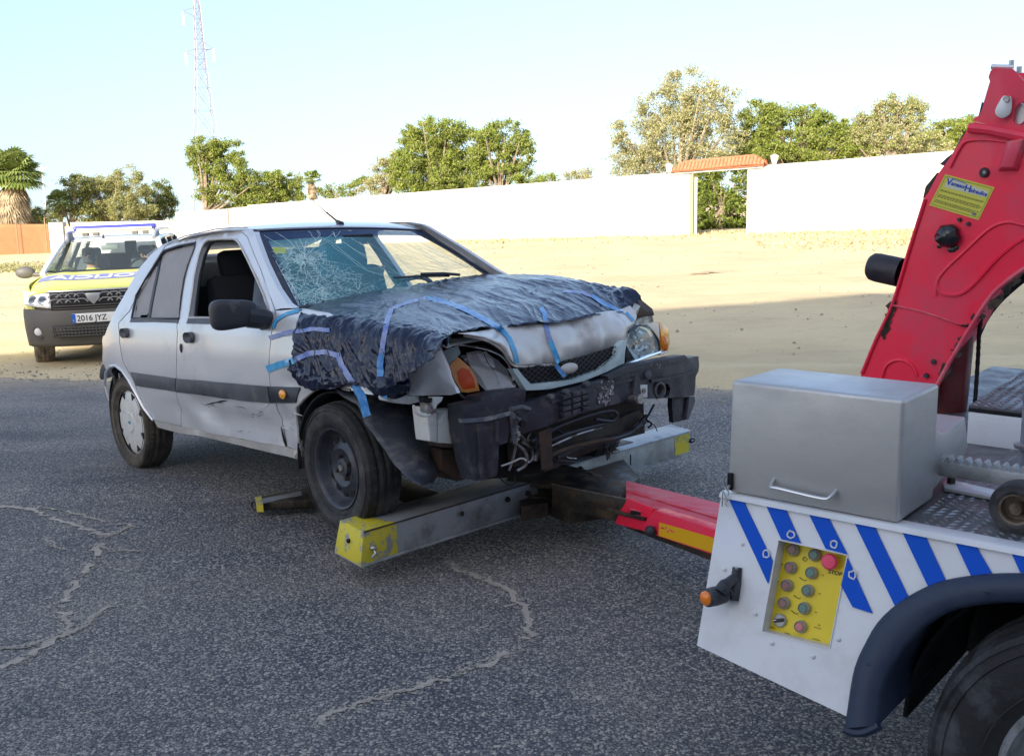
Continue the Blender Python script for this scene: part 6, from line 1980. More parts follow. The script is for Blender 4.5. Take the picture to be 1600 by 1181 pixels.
# mudguard
inner_a = Tq([(1377, 1124), (1382, 1080), (1405, 1031), (1437.5, 989), (1486, 956.5), (1535, 945), (1600, 942)])
og = [(x, z) for x, z in outer]
og += [(xe + .1, outer[-1][1] + .012)] + arch_far
ig = inner_a + [(xe + .1, inner_a[-1][1] + .008)] + [(2 * ac[0] - x, z) for x, z in reversed(inner_a[:-1])]
def rs(pl, n):
    P = catmull([V((x, 0, z)) for x, z in pl], 8); L_ = [0]
    for a, b in zip(P, P[1:]): L_.append(L_[-1] + (b - a).length)
    out = []
    for k in range(n + 1):
        s = L_[-1] * k / n; i = max(0, min(len(P) - 2, next((j for j in range(len(L_) - 1) if L_[j + 1] >= s), len(P) - 2))); t = (s - L_[i]) / max(1e-9, L_[i + 1] - L_[i]); out.append(P[i].lerp(P[i + 1], clamp(t)))
    return out
o_, i_ = rs(og, 70), rs(ig, 70)
o_[0].z -= .02; i_[0].z -= .01
def mg(u, v):
    k = min(70, int(round(u * 70))); a, b = o_[k], i_[k]
    prof = [(-.02, .004), (0, .012), (.10, .022), (.5, .028), (.9, .022), (1.0, .010), (1.02, -.30)]
    s, w = prof[int(round(v * 6))]
    x, z = lerp(a.x, b.x, s), lerp(a.z, b.z, s)
    return tsf(x, z, w) if w > -.1 else tsf(x, z, 0) + V((0, .34, 0))
mb = MB(); mb.grid(mg, 70, 6); tb(mb, 'mudguard', M_navy, sharp=60)
mb = MB(); P = [tsf(lerp(o_[0].x, i_[0].x, t), lerp(o_[0].z, i_[0].z, t) - .012 * sin(pi * t), .01) for t in [i / 8 for i in range(9)]]; mb.tube(P, .012, 8); tb(mb, 'mudguard_end', M_navy)
for px in ((1360, 1038), (1542, 924)):
    c = ts(px, .026); mb = MB(); mb.ball(c, .006, 8, (1.6, .6, 1)); tb(mb, 'rivet', M_navy)
# wheels
M_tr = mat('truck_tyre', (.024, .024, .026), .7, dirt=(.10, .11, .12), dscale=6, dlo=.48, dhi=.66, bump=.6, bscale=90, aniso=(1, 1, 1))
twl = tyre(truck, .388, .21, .225, M_tr, M_tr, 40); twl.name = 'truck_wheel'
twl.location = (.672, .105, .39)
mb = MB(); mb.lathe([(.232, -.085), (.226, -.098), (.215, -.095), (.205, -.06), (.19, -.01), (.15, .0), (.13, -.02), (.10, -.03), (.09, -.10), (.07, -.11), (.001, -.112)], MX, 56); mb.build('wheel_rim', mat('rim_pale', (.42, .44, .46), .4, metal=.3, dirt=(.2, .19, .18), dscale=9), twl, sharp=50)
for k in range(8):
    a = 2 * pi * k / 8; mb = MB(); mb.cyl((cos(a) * .115, -.02, sin(a) * .115), (cos(a) * .115, -.05, sin(a) * .115), .013, .011, 6); mb.build('wheel_bolt', M_alu, twl)
w2 = copy_tree(twl, truck); w2.location = (.672, 2.3, .39); w2.rotation_euler = (0, 0, pi)
w3 = copy_tree(twl, truck); w3.location = (3.6, .13, .39)
w4 = copy_tree(twl, truck); w4.location = (3.6, 2.25, .39); w4.rotation_euler = (0, 0, pi)
mb = MB(); mb.grid(lambda u, v: V((.672 + cos(pi * u) * .46, lerp(.10, .55, v), .40 + sin(pi * u) * .45)), 20, 2); tb(mb, 'wheel_well', M_gap, solid=.01)
mb = MB(); mb.box((1.0, 1.2, .60), (2.4, .9, .22)); mb.box((1.0, .60, .62), (2.4, .04, .46)); tb(mb, 'chassis', M_gap)
# marker lamp on its rubber arm
b0, b1 = ts((1152, 886), .003), ts((1147, 938), .003)
mb = MB(); mb.tube([b0, b0.lerp(b1, .5), b1], [.012, .014, .012], 12); tb(mb, 'lamp_bracket', M_blackpl)
c = ts((1151, 888), .015); mb = MB(); mb.ball(c, .005, 8, (1, .5, 1)); tb(mb, 'bracket_screw', M_alu)
hd = ts((1125, 925), .05); h0 = ts((1148, 903), .012)
mb = MB(); mb.tube(catmull([h0, h0.lerp(hd, .55) + V((0, -.004, .004)), hd], 4), [.013] * 4 + [.017] * 4 + [.018], 12); tb(mb, 'lamp_arm', M_blackpl)
ax = (V((-.30, -.95, .06))).normalized()
def axm(c, ax):
    return frame(c, ax.orthogonal(), ax.cross(ax.orthogonal()))
hc = ts((1117, 931), .050)
mb = MB(); mb.lathe([(.0001, .030), (.018, .030), (.023, .026), (.024, .0), (.022, -.028), (.014, -.036), (.0001, -.038)], axm(hc, ax), 24); lampb = tb(mb, 'marker_lamp', M_blackpl)
mb = MB(); mb.lathe([(.0185, .028), (.0175, .034), (.012, .038), (.0001, .039)], axm(hc, ax), 24); mb.build('orange_lens', mat('marker_orange', (.90, .22, .01), .15, coat=.5), lampb)
mb = MB(); mb.lathe([(.0185, .040), (.0175, .046), (.012, .048), (.0001, .049)], axm(hc, -ax), 24); mb.build('clear_lens', mat('lamp_clear', (.5, .48, .45), .15, coat=.6), lampb)
# steel box
bz0, bz1, bx0, bx1, by0, by1 = .883, 1.172, -.250, .186, .068, .305
mb = MB(); mb.hexa([(bx0, by0, bz0), (bx1, by0, bz0), (bx1, by1, bz0), (bx0, by1, bz0)], [(bx0 + .005, by0, bz1), (bx1, by0, bz1), (bx1, by1, bz1), (bx0 + .02, by1, bz1)])
box = tb(mb, 'steel_box', M_steel, bevel=.010, seg=4)
P = [ty(p, by0 - .004) for p in ((1208, 748), (1210, 755), (1225, 760), (1290, 775), (1302, 773), (1306, 766))]
hP = catmull([V((P[0].x, by0 + .004, P[0].z)), V((P[1].x, by0 - .022, P[1].z - .004)), V((P[2].x, by0 - .028, P[2].z)), V((P[3].x, by0 - .028, P[3].z)), V((P[4].x, by0 - .022, P[4].z)), V((P[5].x, by0 + .004, P[5].z))], 6)
mb = MB(); mb.tube(hP, .0048, 10); mb.build('handle', mat('handle_steel', (.62, .62, .62), .28, metal=.9), box)
# saddle plate that carries on behind the box
sq_ = [tx(p, bx1 - .001) for p in ((1428, 700), (1430, 652), (1444, 661.5), (1455, 665), (1464, 672), (1472, 677.5), (1480, 676), (1490, 667), (1508, 651), (1512.5, 697), (1505, 720), (1472, 748), (1440, 790))]
sq_ = [V((bx1 - .001, p.y, max(p.z, bz0 + .001))) for p in sq_]
mb = MB(); mb.hexa([p - V((.30, 0, 0)) for p in sq_], sq_); tb(mb, 'saddle', M_steel, bevel=.003)
# latch pin at the box corner
c = ty((1141, 752), by0 - .004)
mb = MB(); mb.box(c, (.014, .01, .045)); tb(mb, 'latch_slot', M_gap, bevel=.003)
mb = MB(); c1 = c + V((-.006, -.012, .0))
mb.tube([c1 + V((0, 0, .02)), c1 + V((-.006, 0, .008)), c1 + V((-.004, 0, -.012)), c1 + V((.006, -.002, -.02)), c1 + V((.010, 0, -.006))], .0035, 8); tb(mb, 'latch_hook', M_alu)
mb = MB(); c2 = c1 + V((0, -.006, -.014))
mb.tube(catmull([c2 + V((.006, 0, 0)), c2 + V((.012, 0, -.012)), c2 + V((.004, 0, -.022)), c2 + V((-.004, 0, -.010)), c2 + V((-.006, 0, -.05))], 5), .0014, 6)
mb.tube(catmull([c2 + V((.004, 0, -.022)), c2 + V((.008, 0, -.032)), c2 + V((.003, 0, -.040)), c2 + V((.009, 0, -.047))], 5), .0014, 6); tb(mb, 'split_pin', M_alu)
# deck
zd = .877
mb = MB(); mb.hexa([(-.25, .10, zd - .05), (2.2, .10, zd - .05), (2.2, 2.35, zd - .05), (-.25, 2.35, zd - .05)], [(-.25, .10, zd), (2.2, .10, zd), (2.2, 2.35, zd), (-.25, 2.35, zd)]); tb(mb, 'deck_plate', M_check, smooth=False)
mb = MB()
def treads(mb, x0, x1, y0, y1, z, pitch=.026):
    ny = int((y1 - y0) / pitch); nx = int((x1 - x0) / pitch)
    for i in range(nx):
        for j in range(ny):
            cx_, cy_ = x0 + (i + .5) * pitch, y0 + (j + .5) * pitch
            a = rad(45) if (i // 3 + j // 3) % 2 else rad(-45)
            # groups of parallel bars
            t = V((cos(a), sin(a), 0)) * pitch * .52; s = V((-sin(a), cos(a), 0)) * .0036; c_ = V((cx_, cy_, z))
            h = V((0, 0, .0036))
            mb.add([c_ - t, c_ + s * 1.4, c_ + t, c_ - s * 1.4, c_ + h], [(0, 3, 4), (3, 2, 4), (2, 1, 4), (1, 0, 4)])
treads(mb, .19, 1.1, .115, 1.0, zd)
tag(mb.build('checker_bars', M_checkt, truck, smooth=False, weld=False), kind='stuff')
# locker on the far side
yl = .95
lx0 = ty((1513, 640), yl).x
lz1 = ty((1560, 642), yl).z
mb = MB(); mb.hexa([(lx0, yl, zd - .01), (1.6, yl, zd - .01), (1.6, 1.75, zd - .01), (lx0, 1.75, zd - .01)], [(lx0, yl, lz1 - .012), (1.6, yl, lz1 - .012), (1.6, 1.75, lz1 - .012), (lx0, 1.75, lz1 - .012)]); tb(mb, 'side_locker', M_truck, bevel=.004)
zt = .885; p1, p2 = ty((1510, 640), yl), tz((1525, 586), 1.02)
mb = MB(); mb.hexa([(lx0, yl, lz1), (1.6, yl, lz1), (1.6, yl + .60, lz1 + .02), (lx0, yl + .60, lz1 + .02)], [(lx0, yl, lz1 + .006), (1.6, yl, lz1 + .006), (1.6, yl + .60, lz1 + .026), (lx0, yl + .60, lz1 + .026)]); tb(mb, 'locker_lid', M_check, smooth=False)
mb = MB(); M0 = mb
treads(mb, lx0, .9, 0, .60, 0, .030)
mb.v = [(x, yl + y, lz1 + .007 + y * .0333 + z) for x, y, z in mb.v]
tag(mb.build('checker_bars', M_checkt, truck, smooth=False, weld=False), kind='stuff')
mb = MB(); mb.box((lx0 + .75, yl + .005, lz1 - .006), (1.5, .01, .012)); tb(mb, 'lid_seal', M_gap)
# toothed rack, dolly wheel, flat bar, post
ry = .34
a0, a1 = ty((1438, 725), ry), ty((1625, 752), ry)
za = .953
mb = MB(); mb.box((.42, ry + .02, za - .0), (.60, .045, .036)); rack = tb(mb, 'toothed_rack', M_lift, bevel=.003)
for k in range(24):
    x = .13 + k * .0215; mb = MB(); mb.hexa([(x, ry + .002, za + .018), (x + .016, ry + .002, za + .018), (x + .016, ry + .038, za + .018), (x, ry + .038, za + .018)], [(x + .005, ry + .002, za + .031), (x + .011, ry + .002, za + .031), (x + .011, ry + .038, za + .031), (x + .005, ry + .038, za + .031)]); mb.build('rack_tooth', M_lift, rack, smooth=False)
wc = ty((1592, 791), .20)
dw = empty('dolly_wheel', Matrix.Translation((0, 0, 0))); dw.parent = truck; dw.matrix_world = TM @ Matrix.Translation(wc)
dr = (ty((1551, 791), .20) - wc).length * 1.05
mb = MB(); mb.lathe([(dr * .56, -.03), (dr * .70, -.034), (dr * .95, -.030), (dr, -.015), (dr, .015), (dr * .95, .030), (dr * .7, .034), (dr * .56, .03)], MX, 48); mb.build('dolly_tyre', M_rubber, dw)
mb = MB(); mb.lathe([(dr * .60, -.032), (dr * .52, -.030), (dr * .48, -.01), (dr * .3, -.008), (dr * .22, -.03), (.001, -.03)], MX, 40); mb.build('dolly_hub', mat('rusty_hub', (.20, .15, .11), .6, metal=.4, dirt=(.10, .06, .04), dscale=20), dw)
q = [tz(p, zd + .012) for p in ((1474, 752), (1482, 748), (1570, 768), (1572, 780), (1476, 762))]
mb = MB(); mb.hexa([p - V((0, 0, .009)) for p in q], q); tb(mb, 'flat_bar', M_truck, bevel=.002)
c = tz((1486, 754), zd + .014); mb = MB(); mb.cyl(c, c + V((0, 0, .014)), .012, .010, 6); tb(mb, 'bar_bolt', M_oily)
pc = tz((1597, 740), zd); mb = MB(); mb.lathe([(.045, 0), (.045, .01), (.022, .014), (.022, .07), (.034, .072), (.036, .082), (.020, .086), (.020, .30)], Matrix.Translation(V((pc.x + .01, pc.y, zd))), 24); tb(mb, 'winch_post', mat('galvanised_post', (.40, .42, .46), .4, metal=.6, dirt=(.2, .1, .06), dscale=10))
# ---------------- crane arm
AY = 1.28
def A_(pts): return [(ty(p, AY).x, ty(p, AY).z) for p in pts]
armf = lambda x, z, w: V((x, AY - w, z))
arm_out = A_([(1343, 590), (1367, 530), (1392, 474), (1418, 390), (1443, 309.5), (1450, 300), (1464, 273), (1488.5, 239), (1509.8, 204), (1517, 195), (1522, 191), (1600, 208), (1700, 228), (1760, 260), (1800, 330), (1790, 372), (1700, 372), (1640, 392), (1600, 417), (1570, 438), (1546, 463), (1529, 487), (1515, 512), (1498, 540), (1482, 562.6), (1462, 605), (1440, 655), (1325, 650)])
arm_p = tb(panel(arm_out, [], .09, armf, .20, .006), 'crane_arm', M_red, sharp=30)
neck = A_([(1522, 190), (1522, 185), (1531, 180), (1535, 170), (1547, 128), (1544.5, 121), (1548, 111), (1554, 106.5), (1582, 108.5), (1592, 118), (1606, 134), (1640, 180), (1680, 215), (1680, 224), (1600, 207)])
neck_hole = A_([(1583, 190), (1586, 170), (1592, 161), (1604, 160), (1612, 175), (1606, 195), (1590, 196)])
tb(panel(neck, [neck_hole], .05, lambda x, z, w: V((x, AY - .004 - w, z)), .02, .003), 'arm_head', M_red, sharp=30)
tb(panel([(x, z) for x, z in neck], [neck_hole], .05, lambda x, z, w: V((x, AY + .17 - w, z)), .02, .003), 'arm_head', M_red, sharp=30)
mb = MB(); P = [ty(p, AY - .006) for p in ((1514, 200), (1545, 203), (1600, 214), (1680, 230))]; mb.tube(P, .016, 8); mb.build('weld_seam', M_red, arm_p)
mb = MB(); P = [ty(p, AY + .02) for p in ((1549, 108), (1583, 109))]; mb.tube([p + V((0, 0, .006)) for p in P], .008, 8); mb.build('head_cap', M_galv, arm_p)
for px in ((1580, 105), (1592, 115)):
    c = ty(px, AY + .03); mb = MB(); mb.cyl(c, c + V((0, 0, .02)), .008, .008, 8); mb.build('head_bolt', M_galv, arm_p)
q = [ty(p, AY + .03) for p in ((1531, 180), (1546, 129), (1552, 130), (1540, 182))]; mb = MB(); mb.hexa([p + V((0, .05, 0)) for p in q], q); mb.build('rope_guide', M_galv, arm_p)
q = [ty(p, AY + .02) for p in ((1529, 181), (1534, 160), (1541, 162), (1538, 182))]; mb = MB(); mb.hexa([p + V((0, .03, 0)) for p in q], q); mb.build('guide_pad', M_navy, arm_p)
# keeper plate
P = catmull([ty(p, AY - .022) for p in ((1573, 150), (1580, 153), (1580, 170), (1576, 180), (1566, 185), (1557, 181), (1555, 172), (1562, 158), (1567, 151))], 4, closed=True)
mb = MB(); mb.hexa([p + V((0, .008, 0)) for p in P], P); kp = mb.build('keeper_plate', M_galv, arm_p, bevel=.001)
c = ty((1573, 155), AY - .024); mb = MB(); mb.cyl(c, c - V((0, .008, 0)), .010, .009, 12); mb.build('keeper_bolt', M_alu, arm_p)
c = ty((1594, 180), AY + .08); mb = MB(); mb.cyl(c - V((0, .06, 0)), c + V((0, .06, 0)), .035, .035, 20); mb.build('rope_sheave', M_galv, arm_p)
# raised outlines pressed in the arm side
def bead(pts, r=.006, m_=M_red, n=6, dy=0): 
    mb = MB(); mb.tube(catmull([ty(p, AY - .001 - dy) for p in pts], n), r, 6); mb.build('pressed_bead', m_, arm_p)
bead([(1462, 462), (1464, 440), (1478, 420), (1510, 390), (1540, 362), (1560, 350), (1580, 347), (1600, 352), (1640, 362)])
bead([(1465, 436), (1464, 448), (1472, 458), (1488, 461), (1505, 457), (1525, 440), (1550, 412), (1572, 392), (1595, 375), (1640, 350)])
bead([(1484, 262), (1502, 228), (1515, 220), (1545, 219), (1575, 222)], .004)
bead([(1378, 590), (1384, 572), (1397, 563), (1412, 563), (1426, 572), (1433, 588)])
bead([(1346, 584), (1368, 531), (1394, 475), (1420, 391), (1445, 311)], .0055)
bead([(1395, 477), (1440, 487), (1480, 500), (1512, 511)], .0035, M_redw)
bead([(1444, 640), (1465, 600), (1485, 563), (1515, 513), (1547, 464), (1572, 440), (1602, 419), (1645, 394)], .008, M_redw)
mb = MB(); P = [ty(p, AY - .002) for p in ((1494, 506), (1505, 509), (1515, 510))]; mb.tube(P, [.001, .004, .005], 6); mb.build('open_seam', M_gap, arm_p)
# raised spine at the top right
q = [ty(p, AY - .03) for p in ((1563, 262), (1580, 222), (1597, 218), (1583, 262))]; q2 = [ty(p, AY) for p in ((1558, 268), (1572, 220), (1606, 214), (1592, 268))]
mb = MB(); mb.hexa(q2, q); mb.build('spine', M_redw, arm_p, bevel=.004)
# bolts, knob, plugs
for px, r in (((1538, 270), .0125), ((1499.5, 343.5), .0055), ((1513, 350), .0055), ((1458.7, 565), .007), ((1447.5, 587), .007), ((1381, 0), 0)):
    if not r: continue
    c = ty(px, AY - .003); mb = MB(); mb.cyl(c, c - V((0, .010, 0)), r * 1.3, r, 16); mb.build('arm_plug', M_blackpl, arm_p)
c = ty((1538, 270), AY - .014); mb = MB(); mb.cyl(c, c - V((0, .004, 0)), .007, .005, 10); mb.build('screw_head', M_alu, arm_p)
c = ty((1482, 369), AY - .012)
mb = MB(); mb.grid(lambda u, v: c + V((cos(u * 2 * pi) * .038 * sin(pi * v * .5) * (1 + .035 * sin(u * 2 * pi * 9 + 2 * v)) * (1 + .3 * noise.noise(V((u * 9, v * 5, 1)))), -.035 * cos(pi * v * .5), sin(u * 2 * pi) * .038 * sin(pi * v * .5) * (1 + .035 * sin(u * 2 * pi * 9 + 2 * v)))), 60, 10)
mb.build('greased_nut', mat('black_grease', (.012, .012, .014), .25, coat=.4), arm_p, weld=False)
rn = random.Random(9)
for k in range(9):
    px = (1482 + rn.gauss(6, 9), 384 + abs(rn.gauss(0, 6))); c = ty(px, AY - .0012); r = rn.uniform(.003, .012)
    mb = MB(); mb.ball(c, r, 6, (1, .08, 1)); mb.build('grease_blot', MATS['black_grease'], arm_p)
# grime rubbed along the seams and the curved edge
mb = MB(); rn = random.Random(31)
for k in range(150):
    t = rn.random()
    if k % 3 == 0: px = (lerp(1395, 1376, t) + rn.gauss(2, 1.5), lerp(470, 530, t))
    elif k % 3 == 1: px = (lerp(1512, 1448, t) - abs(rn.gauss(0, 4)), lerp(520, 636, t) + rn.gauss(0, 3))
    else: px = (lerp(1600, 1515, t) - abs(rn.gauss(1, 3)), lerp(421, 512, t ** .8) - abs(rn.gauss(0, 2)))
    c = ty(px, AY - .0012); r = abs(rn.gauss(0, .0045)) + .001
    mb.add([c + V((r * 1.6 * cos(a) * rn.uniform(.5, 1.2), 0, r * sin(a) * rn.uniform(.6, 2.2))) for a in [pi * q / 3 for q in range(6)]], [(0, 1, 2, 3, 4, 5)])
tag(mb.build('grime_marks', M_oily, arm_p, smooth=False, weld=False), kind='stuff')
# yellow notice on the arm
LQ = [ty(p, AY - .002) for p in ((1477, 272.5), (1554, 293), (1529, 344), (1452, 321))]
lx = (LQ[1] - LQ[0]).normalized(); ly = (LQ[0] - LQ[3]).normalized()
mb = MB(); mb.hexa([p + V((0, .0018, 0)) for p in LQ], LQ); lab = tb(mb, 'notice_plate', mat('notice_yellow', (.66, .62, .08), .45), smooth=False)
mbw = MB(); 
def LP(s, t, o=.0006): 
    a = LQ[3].lerp(LQ[2], s); b = LQ[0].lerp(LQ[1], s); return a.lerp(b, t) - V((0, o, 0))
mbw.quad(LP(.12, .63), LP(.95, .63), LP(.95, .92), LP(.12, .92)); 
mb = MB(); mb.quad(LP(.10, .64), LP(.93, .66), LP(.93, .84), LP(.10, .94)); mb.build('notice_band', mat('notice_pale', (.60, .62, .50), .5), lab, smooth=False)
M_lb = mat('notice_blue', (.03, .08, .42), .5)
H_ = (LQ[0] - LQ[3]).length; W__ = (LQ[1] - LQ[0]).length
fx_ = frame(LP(.115, .74, .0012), lx, ly)
text_mesh('V', H_ * .26, frame(LP(.10, .73, .0012), lx, ly), 'lettering', M_lb, lab, .0003, 1.0, .0008)
text_mesh('amasur', H_ * .16, frame(LP(.20, .745, .0012), lx, ly), 'lettering', M_lb, lab, .0003, .92, .0006, shear=.2)
text_mesh('H', H_ * .26, frame(LP(.485, .69, .0012), lx, ly), 'lettering', M_lb, lab, .0003, 1.0, .0008)
text_mesh('idraulica', H_ * .16, frame(LP(.60, .70, .0012), lx, ly), 'lettering', M_lb, lab, .0003, .92, .0006, shear=.2)
mb = MB(); mb.tube([LP(.17, .93, .0012), LP(.47, .90, .0012)], .0012, 4); mb.build('lettering', M_lb, lab)
mb = MB()
rn = random.Random(2)
for row in (.53, .50, .385, .35, .31, .21, .175, .14):
    s = .06
    while s < .9:
        l = rn.uniform(.02, .07); mb.quad(LP(s, row, .001), LP(s + l, row, .001), LP(s + l, row + .013, .001), LP(s, row + .013, .001)); s += l + .012
mb.build('fine_print', M_ink, lab, smooth=False)
mb = MB(); P = [LP(.03, .06, .001), LP(.97, .06, .001), LP(.97, .95, .001), LP(.03, .95, .001)]; mb.tube(P, .0006, 4, closed=True); mb.build('notice_border', M_ink, lab)
text_mesh('VH', H_ * .09, frame(LP(.84, .09, .0012), lx, ly), 'lettering', M_lb, lab, .0003, 1.0, .0003)
# rubber stop on the back of the arm
c0 = ty((1398, 424), AY + .09); axx = V((-1, 0, .18)).normalized()
mb = MB(); mb.lathe([(.050, -.02), (.050, .06), (.047, .080), (.036, .092), (.0001, .096)], axm(c0, axx), 32); tb(mb, 'rubber_stop', mat('black_rubber_stop', (.02, .02, .026), .4, dirt=(.05, .05, .06), dscale=5))
# dark plates at the back edge
q = [ty(p, AY + .05) for p in ((1484, 248), (1507, 206), (1511, 206), (1490, 252))]; mb = MB(); mb.hexa([p + V((0, .08, 0)) for p in q], q); tb(mb, 'edge_plate', M_blackpl)
q = [ty(p, AY + .05) for p in ((1468, 257), (1480, 246), (1488, 240), (1474, 259))]; mb = MB(); mb.hexa([p + V((0, .06, 0)) for p in q], q); tb(mb, 'edge_plate', M_navy)
q = [ty(p, AY + .05) for p in ((1442, 310), (1446, 292), (1464, 270), (1456, 292))]; mb = MB(); mb.hexa([p + V((0, .06, 0)) for p in q], q); tb(mb, 'edge_plate', M_oily)
# mast post, hose and dark inner curve
q0 = ty((1508, 655), AY + .14); q1 = ty((1518, 500), AY + .14)
mb = MB(); mb.cyl((q0.x - .07, AY + .12, zd), (q0.x - .055, AY + .12, q1.z + .1), .078, .078, 28); tb(mb, 'mast_post', mat('dark_red_mast', (.13, .012, .014), .4, coat=.3, dirt=(.04, .012, .012), dscale=4))
mb = MB(); P = catmull([ty(p, AY + .20) for p in ((1800, 385), (1680, 395), (1608, 426), (1576, 449), (1551, 474), (1534, 498), (1523, 522))], 8); mb.tube(P, .022, 10); tb(mb, 'inner_flange', M_gap)
mb = MB(); P = catmull([ty(p, AY + .10) for p in ((1534, 490), (1530, 520), (1528, 560), (1524, 620), (1520, 660), (1517, 690))], 8)
mb.tube(P, [.0065 + .0012 * (i % 2) for i in range(len(P))], 8); tb(mb, 'hydraulic_hose', M_gap)
c = P[-1]; mb = MB(); mb.cyl(c + V((0, 0, .02)), c - V((0, 0, .03)), .012, .013, 12); tb(mb, 'hose_fitting', M_oily)
# rear panel of the truck and cab (towards the right, outside the picture)
mb = MB(); mb.hexa([(-.245, .0, .52), (-.235, .0, .52), (-.235, 2.35, .52), (-.245, 2.35, .52)], [(-.255, .11, .872), (-.245, .11, .872), (-.245, 2.35, .872), (-.255, 2.35, .872)]); tb(mb, 'rear_panel', M_truck)
mb = MB(); prof = [(2.35, .55), (4.25, .55), (4.30, 1.15), (4.05, 1.75), (3.75, 2.25), (2.45, 2.30), (2.35, 2.2)]
mb.hexa([V((x, .10, z)) for x, z in prof], [V((x, 2.28, z)) for x, z in prof]); tb(mb, 'cab', M_truck, bevel=.05, seg=3)
for y in (.09, 2.285):
    mb = MB(); mb.hexa([(2.75, y, 1.45), (3.65, y, 1.45), (3.65, y + .005, 1.45), (2.75, y + .005, 1.45)], [(2.75, y, 2.05), (3.45, y, 2.05), (3.45, y + .005, 2.05), (2.75, y + .005, 2.05)]); tb(mb, 'cab_window', mat('dark_glass', (.02, .025, .03), .05), smooth=False)

# ---------------- wheel lift under the car
LM = TI
def lz(px, z): return tz(px, z)
def beamz(name, tops, h, m_, flare=.0, **k):
    T = [V(t) for t in tops]; c = sum(T, V((0, 0, 0))) / len(T)
    B = [V((lerp(c.x, t.x, 1 + flare), lerp(c.y, t.y, 1 + flare), t.z - h)) for t in T]
    mb = MB(); mb.hexa(B, T); return tb(mb, name, m_, **k)
# near half of the cross beam
nl = [lz((532, 813), .25), lz((568, 831), .25), lz((840, 751), .262), lz((812, 735), .262)]
b1 = beamz('lift_beam', nl, .135, M_lift, bevel=.004)
def along(P, a, b, h0, out=.0): pass
# yellow end, tapered cap
def capyellow(tl_, tr_, dirv, L_, h, name='yellow_end'):
    d = V(dirv).normalized()
    pass
dn = (nl[2] - nl[1]).normalized(); wn = (nl[0] - nl[1])
yt = [nl[0] + V((0, 0, .0015)) - dn * .002, nl[1] + V((0, 0, .0015)) - dn * .002, nl[1] + dn * .17 + V((0, 0, .0015)), nl[0] + dn * .10 + V((0, 0, .0015))]
ob = dn.cross(V((0, 0, 1))).normalized()
if ob.dot(nl[1] - nl[0]) < 0: ob = -ob
yt = [yt[0] - ob * .0015, yt[1] + ob * .0015, yt[2] + ob * .0015, yt[3] - ob * .0015]
mb = MB(); bt = [yt[0] + V((0, 0, -.14)) - dn * .03 - ob * .012, yt[1] + V((0, 0, -.14)) - dn * .03 + ob * .012, yt[2] + V((0, 0, -.14)) + ob * .004, yt[3] + V((0, 0, -.14))]
mb.hexa(bt, yt); tb(mb, 'yellow_end', M_yelw, bevel=.003)
# bottom flange of the near beam
fl_ = [p + V((0, 0, -.135)) for p in nl]
fl_ = [fl_[0] - dn * .03 - ob * .015, fl_[1] - dn * .03 + ob * .015, fl_[2] + ob * .015, fl_[3] - ob * .015]
mb = MB(); mb.hexa([p - V((0, 0, .010)) for p in fl_], fl_); tb(mb, 'beam_flange', M_lift, bevel=.002)
mb = MB(); mb.tube([nl[1] + ob * .002, nl[2] + ob * .002], .004, 6); tb(mb, 'beam_edge', M_oily)
for t in (.52, .80, .93):
    c = nl[1].lerp(nl[2], t) + ob * .004 + V((0, 0, -.045)); mb = MB(); mb.cyl(c, c + ob * .01, .014 if t > .6 else .008, .012, 12); tb(mb, 'beam_bolt', M_oily)
c = nl[1] + dn * .035 + ob * .012 + V((0, 0, -.075)); mb = MB(); mb.ball(c, .016, 8, (1.2, 1, .8)); mb.tube([c, c + ob * .02 + V((0, 0, -.02)), c + ob * .018 + V((0, 0, -.035)) - dn * .02], .006, 6); tb(mb, 'eye_bolt', M_alu)
c = nl[0].lerp(nl[1], .5) - dn * .02 + V((0, 0, -.06)); mb = MB(); mb.ball(c, .010, 8); tb(mb, 'end_hole', M_gap)
# far half of the cross beam
nr = [lz((990, 671), .25), lz((902, 724), .25), lz((1076, 674), .25), lz((1047, 665), .25)]
dr_ = (nr[2] - nr[1]).normalized(); wv = (nr[3] - nr[2])
fr0 = nr[1] - dr_ * .10
T = [fr0 + wv, fr0, nr[2], nr[2] + wv]
b2 = beamz('lift_beam', T, .120, mat('galvanised_beam', (.46, .48, .48), .45, metal=.4, dirt=(.26, .24, .20), dscale=5, dlo=.42, dhi=.75), bevel=.004)
yt = [nr[2] - dr_ * .13, nr[2] + dr_ * .003, nr[2] + dr_ * .003 + wv, nr[2] - dr_ * .10 + wv]
o2 = -wv.normalized() * .002
mb = MB(); mb.hexa([yt[0] + o2 + V((0, 0, -.12)), yt[1] + o2 + V((0, 0, -.12)), yt[2] - o2 + V((0, 0, -.12)), yt[3] - o2 + V((0, 0, -.12))], [yt[0] + o2 + V((0, 0, -.012)), yt[1] + o2 + V((0, 0, -.012)), yt[2] - o2 + V((0, 0, -.012)), yt[3] - o2 + V((0, 0, -.012))]); tb(mb, 'yellow_end', M_yelw)
fl_ = [fr0 + o2 * 8, nr[2] + o2 * 8 + dr_ * .01, nr[2] + wv + dr_ * .01, fr0 + wv]
mb = MB(); mb.hexa([p - V((0, 0, .128)) for p in fl_], [p - V((0, 0, .118)) for p in fl_]); tb(mb, 'beam_flange', M_lift)
mb = MB(); mb.hexa([p + V((0, 0, .001)) for p in fl_], [p + V((0, 0, .008)) for p in fl_]); tb(mb, 'beam_flange', M_lift, bevel=.001)
c = nr[2] + dr_ * .02 + V((0, 0, -.06)); mb = MB(); mb.tube([c + V((cos(t) * .016, sin(t) * .016 * 1, sin(t) * .008)) + dr_ * .012 for t in [2 * pi * i / 14 for i in range(14)]], .004, 6, closed=True); mb.cyl(c - dr_ * .02, c, .008, .008, 8); tb(mb, 'pull_ring', M_gap)
